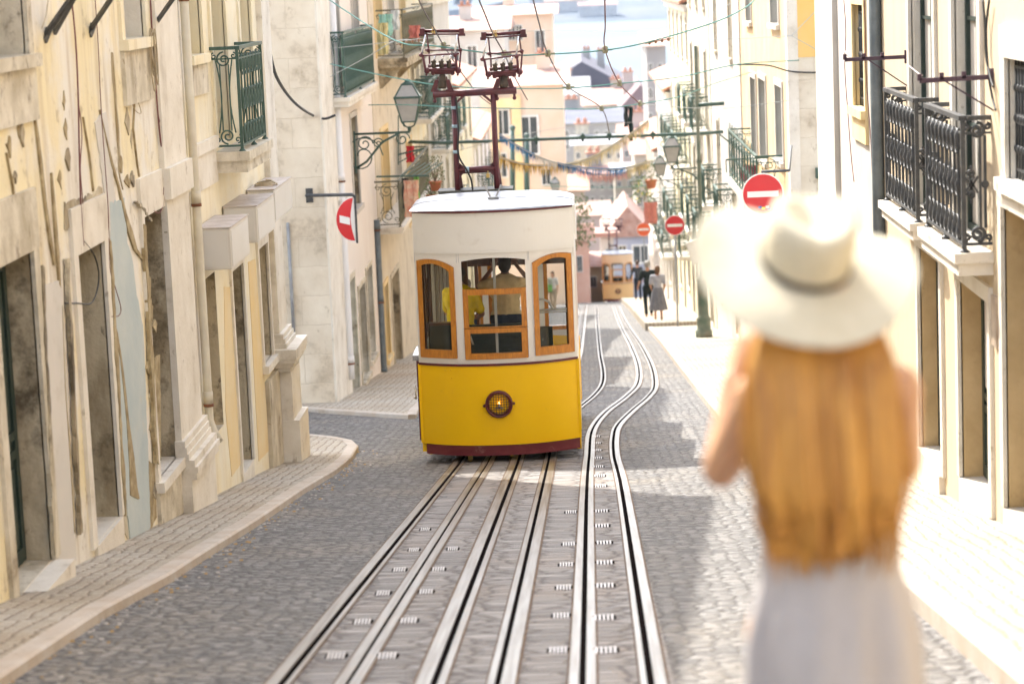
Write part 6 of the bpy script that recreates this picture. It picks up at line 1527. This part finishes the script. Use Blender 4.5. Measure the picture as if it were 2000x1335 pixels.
# ================================================================ signs
SRED = mat('sign_red', (.62,.02,.03), .35, (.58,.03,.035), 3, grime=((.75,.25,.2), .3, 6, .6, .75)); SWH = mat('sign_white', (.80,.79,.76), .4); SBK = mat('sign_back', (.30,.31,.32), .5)
def no_entry(c, r, label, nrm=(0,-1,0), pole=None, arm=None, red=None):
    c = Vector(c); n = Vector(nrm).normalized(); u = Vector((-n.y, n.x, 0)).normalized(); v = Vector((0,0,1))
    t = thing('no_entry_sign', c, label, 'road sign', 'round red no entry signs')
    def disc(rr, d0, d1, m, name):
        mb = MB(); k = 48; ring = [c+(u*math.cos(2*math.pi*i/k)+v*math.sin(2*math.pi*i/k))*rr for i in range(k)]
        mb.prism([p+n*d0 for p in ring], n*(d1-d0)); return mb.build(name, m, t)
    disc(r, -.012, 0, SWH, 'plate'); disc(r*.94, .0005, .004, red or SRED, 'disc'); disc(r*.98, -.03, -.0125, SBK, 'back')
    mb = MB(); P = [c+u*a*r*.74+v*b*r*.14 for a, b in ((-1,-1),(1,-1),(1,1),(-1,1))]; mb.prism([p+n*.0045 for p in P], n*.004); mb.build('bar', SWH, t)
    if pole: mb = MB(); mb.tube([c-n*.06+v*r*.9, Vector((c.x-n.x*.06, c.y-n.y*.06, pole))], .032, 10); mb.build('pole', GREYMETAL, t)
    if arm:
        mb = MB(); a = Vector(arm); top = c+v*(r+.02)-n*.04
        mb.tube([a, Vector((top.x, top.y, a.z)), top-v*.3], .03, 8); mb.box(a-Vector((.012,.05,.12)), a+Vector((.012,.05,.12))); mb.build('arm', IRON, t)
    return t
c = ony(1490, 379, 36.5); r = 41/FPX*36.5
no_entry(c, r, 'largest red no entry sign, on an arm above the woman in the hat', arm=(XR2+.0, 41.9, 0)) if False else no_entry(c, r, 'largest red no entry sign, on an arm above the woman in the hat')
t = bpy.data.objects['no_entry_sign']; mb = MB(); a0 = ony(1488, 338, 36.55); a1 = ony(1541, 333, 36.9); mb.tube([ony(1490,345,36.55), a0+Vector((0,0,.02)), a1, Vector((XR2+.0, 41.9, a1.z))], .022, 8); mb.build('arm', IRON, t)
mb = MB()
for k_, (dx, dz, cl) in enumerate(((-.05,-.20,0),(.0,-.215,1),(.06,-.20,2),(.09,-.225,0))): mb.box(c+Vector((dx-.025,-.0075,dz-.02)), c+Vector((dx+.028,-.005,dz+.02)), cl)
mb.build('stickers', [mat('sticker_a', (.05,.12,.4), .6), mat('sticker_b', (.75,.7,.1), .6), mat('sticker_c', (.75,.72,.7), .6)], t)
c = ony(1318, 440, 70); no_entry(c, 20/FPX*70, 'red no entry sign on a post by the walkers', pole=zg(70)+.1)
c = ony(1257, 448, 99); no_entry(c, 14/FPX*99, 'small faded orange red no entry sign in the distance', pole=zg(99)+.1, red=mat('sign_orange', (.72,.12,.04), .5))
YS = Y2-.5; n_ = 16
t = thing('no_entry_sign', ony(681,427,YS), 'no entry sign seen almost edge on, held by a bracket at the stone corner', 'road sign', 'round red no entry signs')
cen = ony(694, 428, YS); 
def Dp(k, sx=1.0): return [cen + Vector((-(.30*k)*sx*math.sin(math.pi*i/n_), -.10*math.sin(math.pi*i/n_), (.375*k)*math.cos(math.pi*i/n_))) for i in range(n_+1)]
mb = MB(); mb.prism(Dp(1.03), (0,.03,0)); mb.build('plate', SWH, t)
mb = MB(); q_ = [p_+Vector((-.02,-.012,0)) for p_ in Dp(.95)]; q2_ = [cen+Vector((-.02-.055*math.sin(math.pi*i/8), -.03*math.sin(math.pi*i/8)-.012, -.355+.71*i/8)) for i in range(1, 8)]; mb.prism(q_+q2_, (0,.008,0)); mb.build('disc', SRED, t)
mb = MB(); a_, b_ = cen+Vector((-.250,-.115,.085)), cen+Vector((-.085,-.085,.035)); mb.prism([a_, b_, b_-Vector((0,0,.12)), a_-Vector((0,0,.12))], (0,.02,0)); mb.build('bar', SWH, t)
mb = MB(); mb.bar(cen+Vector((.012,.0,.39)), cen+Vector((.012,.0,-.40)), .035, .03); mb.tube([Vector((XL2-.25, Y2-.002, ony(645,380,Y2).z)), Vector((XL2-.25, YS, ony(645,380,YS).z)), cen+Vector((-.03,0,.41)), cen+Vector((.012,0,.37))], .028, 8); mb.box(Vector((XL2-.31, Y2-.02, ony(645,380,Y2).z-.12)), Vector((XL2-.19, Y2-.001, ony(645,380,Y2).z+.12))); mb.build('arm', IRON, t)
# ================================================================ lanterns
LGL = mat('lantern_glass', (.44,.42,.38), .2, (.36,.34,.31), 4, spec=.4)
def lantern(px, prow_top, prow_bot, Y, label, wall=None, s_mat=None, group='iron street lanterns on the walls'):
    a = ony(px, prow_top, Y); b = ony(px, prow_bot, Y); H = a.z-b.z; x, y, z0 = b.x, Y, b.z; m = s_mat or IRON_G
    t = thing('street_lamp', (x, y, z0), label, 'street lamp', group)
    def sq(w, z): return [Vector((x-w,y-w,z)), Vector((x+w,y-w,z)), Vector((x+w,y+w,z)), Vector((x-w,y+w,z))]
    zb, zm, zt = z0+H*.20, z0+H*.66, z0+H*.90; wb, wm, wt = H*.13, H*.24, H*.10
    mb = MB(); A, B_, C_ = sq(wb, zb), sq(wm, zm), sq(wt, zt)
    for i in range(4):
        j = (i+1)%4
        mb.bar(A[i], B_[i], H*.022); mb.bar(B_[i], C_[i], H*.022); mb.bar(A[i], A[j], H*.025); mb.bar(B_[i], B_[j], H*.04); mb.bar(C_[i], C_[j], H*.03)
        mb.tube([A[i], Vector((x+(A[i].x-x)*.7, y+(A[i].y-y)*.7, z0+H*.12)), Vector((x,y,z0+H*.08))], H*.012, 5)
    mb.lathe([(wt*1.1,zt-z0),(wt*.9,H*.93),(wt*.5,H*.95),(wt*.55,H*.985),(.0,H*1.0)], (x,y,z0), 10); mb.lathe([(.0,0),(H*.03,.01),(H*.035,H*.06),(H*.05,H*.10),(0,H*.11)], (x,y,z0), 10)
    mb.build('lantern_frame', m, t)
    mb = MB()
    for i in range(4): j = (i+1)%4; mb.quad(A[i], A[j], B_[j], B_[i]); mb.quad(B_[i], B_[j], C_[j], C_[i])
    mb.build('lamp_glass', LGL, t)
    if wall is not None:
        mb = MB(); zz = z0+.0; mb.tube([(wall, y, zz), (x, y, zz), (x, y, z0+H*.05)], H*.022, 8); s_ = 1 if x > wall else -1; L_ = abs(x-wall)
        mb.tube([(wall, y, zz-L_*.62), (wall+s_*L_*.2, y, zz-L_*.50), (wall+s_*L_*.5, y, zz-L_*.16), (wall+s_*L_*.8, y, zz-.02)], H*.022, 8)
        for c_, r_ in ((.18,.15),(.42,.10),(.12,.38),(.86,.14)):
            zc_ = zz-L_*(.18 if c_ != .12 else .40) if c_ < .8 else zz-L_*.12
            mb.tube(spiral((wall+s_*L_*c_, y, zc_), L_*r_, 1.5, (s_,0,0), (0,0,1)), H*.013, 5)
        mb.box((wall-.015, y-.05, zz-L_*.7), (wall+.015, y+.05, zz+.06)); mb.build('wall_bracket', m, t)
    return t
yl = 46.5; lantern(800, 154, 258, yl, 'large glass lantern on a scrolled iron bracket on the left wall', wall=XL2)
lantern(1313, 262, 330, 66, 'nearest glass lantern on the right side below the green pipe', wall=XR2-.02)
lantern(1290, 302, 352, 80, 'second lantern just left of and beyond the nearest right hand one', wall=XR2-.02)
lantern(1241, 340, 378, 100, 'small lantern low beneath the right end of the bunting', wall=XR2-.02)
lantern(1085, 345, 382, 119, 'small dark lantern in front of the peach house', wall=None)
tl = bpy.data.objects['street_lamp.004']; q = Vector(tl['_o']); mb = MB(); mb.tube([q, q+Vector((0,2.95,0))], .03, 6); mb.build('wall_bracket', IRON_G, tl)
# tall green lamp column base by the wall
p = ony(1376, 683, 60); yb_ = 60.0; xb_ = 2.72; xb_ = ony(1376, 683, yb_).x
t = thing('lamp_post', (xb_, yb_, zg(yb_)+.12), 'green iron lamp post on the right pavement beside the woman in the hat', 'lamp post')
mb = MB(); zq = zg(yb_)+.12; ht = ony(1352, 90, yb_).z - zq
mb.lathe([(.0,0),(.21,0),(.21,.16),(.17,.20),(.17,.42),(.19,.46),(.14,.52),(.13,.60),(.12,1.4),(.14,1.44),(.14,1.5),(.055,1.56),(.05,ht*.6),(.07,ht*.6+.05),(.045,ht*.62),(.04,ht)], (xb_,yb_,zq), 14); mb.build('column', mat('weathered_green', (.08,.13,.095), .7, (.24,.24,.18), 1.6, grime=((.30,.20,.13), .5, 3, .55, .7)), t)
mb = MB(); mb.tube([(xb_,yb_,zq+ht*.8), (xb_+.9,yb_+.3,zq+ht*.8)], .05, 8); mb.build('wall_tie', IRON_G, t)
# ================================================================ overhead wires
WG = mat('verdigris_wire', (.10,.26,.22), .6); WDK = mat('dark_wire', (.10,.08,.08), .6); WGR = mat('pale_wire', (.40,.40,.38), .6)
GWR = 'overhead wires strung across the street'
def span(pts, r, m, label, name='overhead_wire', group=GWR): return wire([ony(x, y, d) for x, y, d in pts], r, m, label, name, 'wire', group)
span([(643,0,39),(767,77,32),(850,90,31),(985,107,31),(1070,106,31),(1182,98,31),(1275,80,31),(1400,42,32),(1460,12,33),(1480,-8,34)], .010, WG, 'highest span wire crossing just behind the current collectors')
span([(645,150,39),(720,110,37),(780,78,33),(850,90,31.1)], .006, WGR, 'pale guy wire from the left balcony to the highest span wire')
span([(645,125,39),(760,150,37),(870,168,36),(1000,173,36),(1110,172,36),(1210,163,36),(1330,150,36),(1440,126,38),(1560,118,42)], .009, WG, 'second span wire crossing over the cross beam of the gantry')
span([(720,205,44),(800,205,41),(900,210,40),(1100,213,40),(1175,212,40),(1250,203,40),(1330,188,41),(1390,165,44),(1470,140,50)], .009, WG, 'third span wire crossing lower behind the gantry')
span([(645,95,39),(1000,62,45),(1280,62,60)], .005, WGR, 'thin pale wire high behind the collectors')
span([(815,-6,25.5),(832,28,27.3),(848,56,29.5),(866,88,31),(900,140,35),(935,185,38),(960,205,40)], .009, WDK, 'contact wire touched by the left current collector')
span([(933,-6,25.5),(948,30,27.3),(962,64,29.8),(985,106,31),(1005,150,35),(1030,195,39.9)], .009, WDK, 'contact wire touched by the right current collector')
span([(1040,-6,25.5),(1054,50,28),(1070,105,31),(1110,170,35.9),(1175,212,39.9),(1190,260,48)], .009, WDK, 'contact wire falling to the right of both collectors')
span([(1181,-6,25.5),(1182,50,28),(1182,98,31),(1210,163,35.9),(1250,203,39.9)], .009, CAB_R, 'single dark red contact wire dropping in front of the river')
span([(1280,62,62),(1360,40,45),(1450,-5,38)], .006, WGR, 'thin wire rising to the upper right of the picture')
span([(1060,5,60),(1150,-1,60),(1210,-8,60)], .008, WGR, 'pale wire crossing the top of the river view')
span([(1250,203,40),(1400,212,42),(1545,196,42)], .006, WGR, 'thin wire running right to the block stone wall')
span([(1440,126,38),(1500,128,41),(1546,140,41.9),(1605,142,41.9)], .014, CAB_B, 'black cable slung along the peach house to the block stone wall')
span([(1546,70,41.5),(1600,15,41.9)], .006, WGR, 'wire fixed to the orange wall, rising')
span([(1546,70,41.5),(1603,102,41.9)], .006, WGR, 'wire fixed to the orange wall, falling')
span([(1390,78,42),(1546,70,41.5)], .006, WGR, 'thin wire stretched in front of the green shutters')
span([(870,300,58),(1080,252,58),(1300,236,58)], .006, WGR, 'thin wire crossing above the bunting')
span([(1060,363,90),(1200,366,90),(1290,360,90)], .012, WG, 'low dark green wire far down the street')
span([(960,410,110),(1130,396,110),(1240,384,110)], .012, WG, 'lowest far wire beside the small lantern')
for k_, (x, y, d) in enumerate(((1070,105,31),(1182,98,31),(1110,170,36),(1210,163,36),(1175,212,40),(1250,203,40),(985,106,31),(866,90,31))):
    c = ony(x, y, d); mb = MB(); mb.lathe([(0,-.045),(.03,-.04),(.042,-.01),(.03,.01),(.042,.03),(.02,.055),(0,.06)], c, 10); mb.bar(c-Vector((.09,0,0)), c+Vector((.09,0,0)), .018)
    solo(mb, 'wire_clamp', mat('clamp_metal', (.20,.19,.10), .6, (.30,.28,.18), 20), ('clamp on the highest span wire directly right of the collectors', 'clamp where the dark red contact wire meets the highest span wire', 'clamp on the second span wire left of the slate roof', 'clamp on the second span wire before the slate roof', 'lowest clamp, on the third span wire before the hillside', 'clamp on the third span wire near the right hand houses', 'clamp on the highest span wire behind the right collector', 'clamp on the highest span wire behind the left collector')[k_], 'clamp', 'clamps where the overhead wires cross')
for (x, y, d, lb) in ((1287,80,31,'row of brown insulators at the right end of the highest span wire'), (800,82,31.6,'row of pale insulators at the left end of the highest span wire')):
    c = ony(x, y, d); mb = MB(); 
    for i in range(4): mb.ball(c+Vector((-.12+.08*i,0,.012*(i-1.5))), .028, 8, sc=(.7,1,1))
    mb.bar(c-Vector((.18,0,.03)), c+Vector((.18,0,.03)), .012)
    solo(mb, 'wire_insulator', mat('brown_ceramic', (.25,.14,.08), .3), lb, 'insulator')
# green pipe across the street
a, b = ony(862, 279, 61), ony(1362, 261, 61); mb = MB(); mb.tube([Vector((XL2,61,a.z+.06)), a, b, Vector((XR2,61,b.z+.02))], .042, 10)
for x, r in ((1138,267),(1190,265),(1048,272),(1275,263)): q = ony(x, r, 61); mb.tube([q-Vector((0,0,.12)), q+Vector((0,0,.09))], .035, 6); mb.box(q-Vector((.06,.05,.05)), q+Vector((.06,.05,.05)))
solo(mb, 'span_pole', IRON_G, 'green pipe spanning the whole street above the bunting', 'pole')
for px, r0, r1, lb in ((1029,265,375,'green post before the peach house, left'), (1001,250,360,'slim green post standing closest to the gantry')):
    a, b = ony(px, r0, 118), ony(px, 420, 118); mb = MB(); mb.tube([b, a], [.16,.10], 8); mb.ball(a, .15, 8); mb.box(b-Vector((.3,.3,.2)), b+Vector((.3,.3,.1)))
    solo(mb, 'street_post', IRON_G, lb, 'post')
# ================================================================ bunting
def garland(pts, cols, label, d, r=.05):
    P = smooth_path([ony(x, y, dd) for x, y, dd in pts], 14); t = thing('bunting', P[0], label, 'bunting', 'garlands of bunting across the street'); n = len(P); rnd = random.Random(len(label))
    mb = MB(); mb.tube(P, .012, 5); mb.build('cord', WGR, t)
    k = len(cols)
    for ci, m in enumerate(cols):
        mb = MB(); i0, i1 = int(n*ci/k), min(n-1, int(n*(ci+1)/k))
        for i in range(i0, i1):
            a, b = P[i], P[i+1]; L_ = b-a
            for q in range(4):
                c = a+L_*(q+.5)/4; h = r*rnd.uniform(1.8,3.4); w_ = L_.length/4*.75; tw = rnd.uniform(-.05,.05)
                mb.add([c-L_.normalized()*w_+Vector((0,.004,.03)), c+L_.normalized()*w_+Vector((0,.004,.03)), c+Vector((tw*.5,tw,-h)), c+Vector((tw*.5,tw+.012,-h*.5))], [(0,1,3),(1,2,3),(0,3,2)])
        mb.build('flags', m, t)
    return t
BB = cloth('blue_flags', (.03,.22,.50)); BY = cloth('pale_yellow_flags', (.72,.62,.34)); BP = cloth('pink_flags', (.74,.40,.36)); BW = cloth('white_flags', (.72,.70,.64)); BO = cloth('golden_flags', (.70,.44,.08))
garland([(974,262,52),(1010,285,52),(1060,310,52),(1110,324,52),(1160,330,52),(1215,330,52),(1262,318,52)], [BB,BB,BW,BB,BB,BB,BY], 'blue and white bunting sagging lowest across the street', 52, .06)
garland([(976,308,54),(1030,322,54),(1100,322,54),(1150,310,54),(1200,282,54),(1240,256,54),(1266,236,54)], [BO,BO,BY,BY,BY,BY], 'yellow bunting rising to the right across the street', 54, .085)
garland([(1105,322,56),(1140,336,56),(1180,342,56),(1225,336,56),(1270,316,56)], [BP,BP,BP,BY], 'short pink bunting hanging under the blue one', 56, .07)
# ================================================================ plants, washing, bits
LEAF = mat('leaf', (.06,.12,.03), .6, (.12,.17,.04), 8); POT = mat('terracotta', (.48,.17,.09), .8)
def plant(c, r, h, label, seed=1, flowers=None, pot=True, n=260):
    c = Vector(c); t = thing('potted_plant', c, label, 'plant'); rnd = random.Random(seed)
    if pot: mb = MB(); mb.lathe([(0,0),(r*.42,0),(r*.56,r*.75),(r*.62,r*.75),(r*.62,r*.9),(r*.5,r*.9),(0,r*.8)], c, 14); mb.build('pot', POT, t)
    b0 = c + Vector((0,0,r*.8 if pot else 0)); mb = MB(); mf = MB(); ms = MB()
    for i in range(9):
        a = rnd.uniform(0, 6.28); e = b0+Vector((math.cos(a)*r*.8, math.sin(a)*r*.8, h*rnd.uniform(.5,1))); ms.tube([b0, (b0+e)/2+Vector((0,0,h*.1)), e], .006, 4)
    for i in range(n):
        a = rnd.uniform(0, 6.28); rr = r*math.sqrt(rnd.random()); z = h*rnd.random(); q = b0+Vector((math.cos(a)*rr*(1.1-.4*z/h), math.sin(a)*rr*(1.1-.4*z/h), z+rnd.uniform(-.1,.05)*h)); l = r*.17
        d1 = Vector((rnd.uniform(-1,1),rnd.uniform(-1,1),rnd.uniform(-.6,1))).normalized()*l; d2 = d1.cross(Vector((rnd.uniform(-1,1),rnd.uniform(-1,1),rnd.uniform(-1,1)))).normalized()*l*.45
        (mf if flowers and rnd.random() < .12 else mb).add([q, q+d1*.5+d2, q+d1, q+d1*.5-d2], [(0,1,2,3)])
    ms.build('stems', WOOD_G, t); mb.build('leaves', LEAF, t, fix=False)
    if flowers and mf.v: mf.build('flowers', flowers, t, fix=False)
    return t
q = ony(851, 372, 50.5); plant(q, .22, .55, 'leafy plant in a terracotta pot on the balcony above the near tram roof', 2)
q = ony(842, 395, 52); plant(q, .18, .25, 'low plant in a small red pot below the leafy one', 3)
q = ony(1258, 395, 92); plant(q, .5, 1.0, 'yellow green plant over the small orange red sign', 4, mat('yellow_flowers', (.75,.60,.08), .8), pot=False)
q = ony(1272, 368, 86); plant(q, .35, .7, 'round green plant hung on the right hand wall', 5, pot=True)
q = ony(1132, 478, 118); plant(q, .8, 2.4, 'dark green creeper beside the terracotta cottage', 6, pot=False, n=500)
q = ony(1112, 478, 116); plant(q, .5, 1.6, 'green shrub by the right edge of the near tram', 9, pot=False, n=360)
q = ony(1383, 470, 62); plant(q, .18, .6, 'rusty brown dried plant hanging on the right wall', 7, mat('rust_leaves', (.35,.12,.05), .8), pot=False)
def washing(px, row, d, w_, h, m, label, name='towel'):
    c = ony(px, row, d); mb = MB(); n = 7
    for i in range(n):
        for j in range(5):
            def p(i, j): return c+Vector((w_*(i/n-.5)+.015*math.sin(j*2+i), .03*math.sin(i*1.9+j*.4)+ .004, -h*j/5))
            mb.quad(p(i,j), p(i+1,j), p(i+1,j+1), p(i,j+1))
    o = solo(mb, name, m, label, 'washing', 'washing hung out over the street'); s_ = o.modifiers.new('s','SOLIDIFY'); s_.thickness = .006; return o
washing(802, 352, 49, .30, .75, cloth('cream_print', (.66,.50,.36), (.60,.25,.18)), 'cream patterned cloth hung beneath the drying rack')
washing(790, 348, 49.5, .12, .62, cloth('dark_garment', (.05,.06,.06)), 'narrow dark garment at the left of the drying rack')
washing(800, 285, 50, .16, .34, cloth('red_cloth', (.55,.03,.04)), 'small red cloth above the drying rack')
washing(812, 345, 49.2, .10, .60, cloth('green_cloth', (.20,.50,.12)), 'strip of green cloth beside the cream patterned one')
washing(752, 28, 47, .26, .42, cloth('mint_cloth', (.35,.60,.50)), 'mint green cloth on the top left balcony')
washing(771, 20, 47.2, .16, .38, cloth('white_garment', (.72,.72,.70)), 'white garment hung beside the mint green cloth')
washing(746, 45, 46.8, .20, .6, cloth('yellow_towel', (.70,.60,.30)), 'yellow towel drying on the top left balcony')
washing(809, 50, 49, .22, .25, cloth('red_white_shirt', (.60,.20,.16)), 'red patterned shirt hung over the upper railing')
washing(1231, 208, 60, .10, .85, cloth('black_garment', (.02,.05,.05)), 'long black garment hanging before the far roofs')
washing(1222, 208, 60, .10, .5, cloth('dark_garment', (.05,.06,.06)), 'short black garment beside the long one')
washing(1270, 395, 84, .45, .75, cloth('pink_red_flag', (.70,.25,.20)), 'faded pink flag hanging over the orange red sign', 'flag')
washing(1470, 322, 50, .55, .35, cloth('maroon_cloth', (.30,.05,.10)), 'maroon cloth draped over the balcony above the big sign')
# drying rack left
for (x0, r0, x1, r1, d, lb) in ((735,345,838,343,49,'drying rack rail over the left balcony'), (778,302,828,290,50,'thin green bracket beside the small red cloth')):
    mb = MB(); a, b = ony(x0, r0, d), ony(x1, r1, d); mb.bar(a, b, .035)
    if d == 49:
        for q in range(5): s_ = a+(b-a)*(.45+.11*q); mb.bar(s_, s_+Vector((.35,1.0,.18)), .02)
    else: mb.bar(ony(778,318,50), b, .02); mb.bar(ony(778,225,50), ony(778,322,50), .02)
    solo(mb, 'drying_rack', IRON_G, lb, 'rack')
# loose railings and slanted rails of the right hand balconies (green, seen end on)
for (px, r0, pxb, rb, d, lb) in ((1405,262,1452,300,52,'upper green clothes bar beside the peach house'), (1418,312,1500,308,47,'lower green clothes bar above the big sign')):
    mb = MB(); a, b = ony(px, r0, d), ony(pxb, rb, d); mb.bar(a, b, .03); mb.bar(a, Vector((a.x, a.y, a.z-.25)), .02); mb.bar(b, Vector((XR2, b.y, b.z)), .03); solo(mb, 'clothes_bar', IRON_G, lb, 'bracket', 'green bars on the right houses')
G2 = bpy.data.objects.get
# white box sign and the white awning board on the right
a = ony(1362, 490, 58); t = thing('awning_board', a, 'tilted white board fixed to the wall right of the no entry sign', 'board'); mb = MB()
P = [ony(1340,475,57.5), ony(1372,462,57.5), ony(1386,500,57.5), ony(1353,518,57.5)]; mb.prism(P, (0,.05,0)); mb.build('panel', WHITEP, t); mb = MB(); mb.bar(ony(1386,495,57.6), Vector((XR2,57.6,ony(1386,495,57.6).z)), .03); mb.build('bracket', IRON, t)
# wall sconce bracket on the stone end wall (right)
p = ony(1600, 338, 41.9); mb = MB(); mb.box(p+Vector((-.06,-.03,-.09)), p+Vector((.06,.09,.09))); mb.tube([p+Vector((0,-.03,-.02)), p+Vector((.10,-.2,-.05)), p+Vector((.10,-.2,-.22))], .025, 8); solo(mb, 'wall_fitting', IRON_G, 'dark green metal fitting bolted to the block stone wall', 'fitting')
# iron scrap hook by the crack, door knob etc: rubble and litter along the left kerb
rnd = random.Random(8); mb = MB()
for i in range(240):
    y = rnd.uniform(11.5, 31); x = fk(y) + abs(rnd.gauss(.05, .12)); s_ = rnd.uniform(.004,.013); z = zg(y)+.006
    mb.add([(x,y,z),(x+s_*2,y+s_,z),(x+s_,y+s_*2,z+s_),(x-s_,y+s_,z+s_*.5)], [(0,1,2),(0,2,3),(0,3,1),(1,3,2)], i % 2)
tag(mb.build('leaf_litter', [mat('dry_leaf', (.40,.27,.12), .9), mat('grey_grit', (.45,.42,.38), .9)], fix=False), 'dry leaves and grit gathered along the left kerb', 'litter', kind='stuff')
# ================================================================ air
mb = MB(); mb.box((-2700, -60, -54), (2700, 5300, 175))
hz_ = mb.build('haze', bpy.data.materials.new('haze_air')); tag(hz_, 'thin pale air between the street and the river', kind='stuff')
m = hz_.data.materials[0]; m.use_nodes = True; N = m.node_tree.nodes; L = m.node_tree.links; N.clear(); oo = N.new('ShaderNodeOutputMaterial'); pv = N.new('ShaderNodeVolumePrincipled')
pv.inputs['Color'].default_value = (.62,.76,1.0,1); pv.inputs['Density'].default_value = .00006; pv.inputs['Anisotropy'].default_value = .3; L.new(pv.outputs[0], oo.inputs[1])
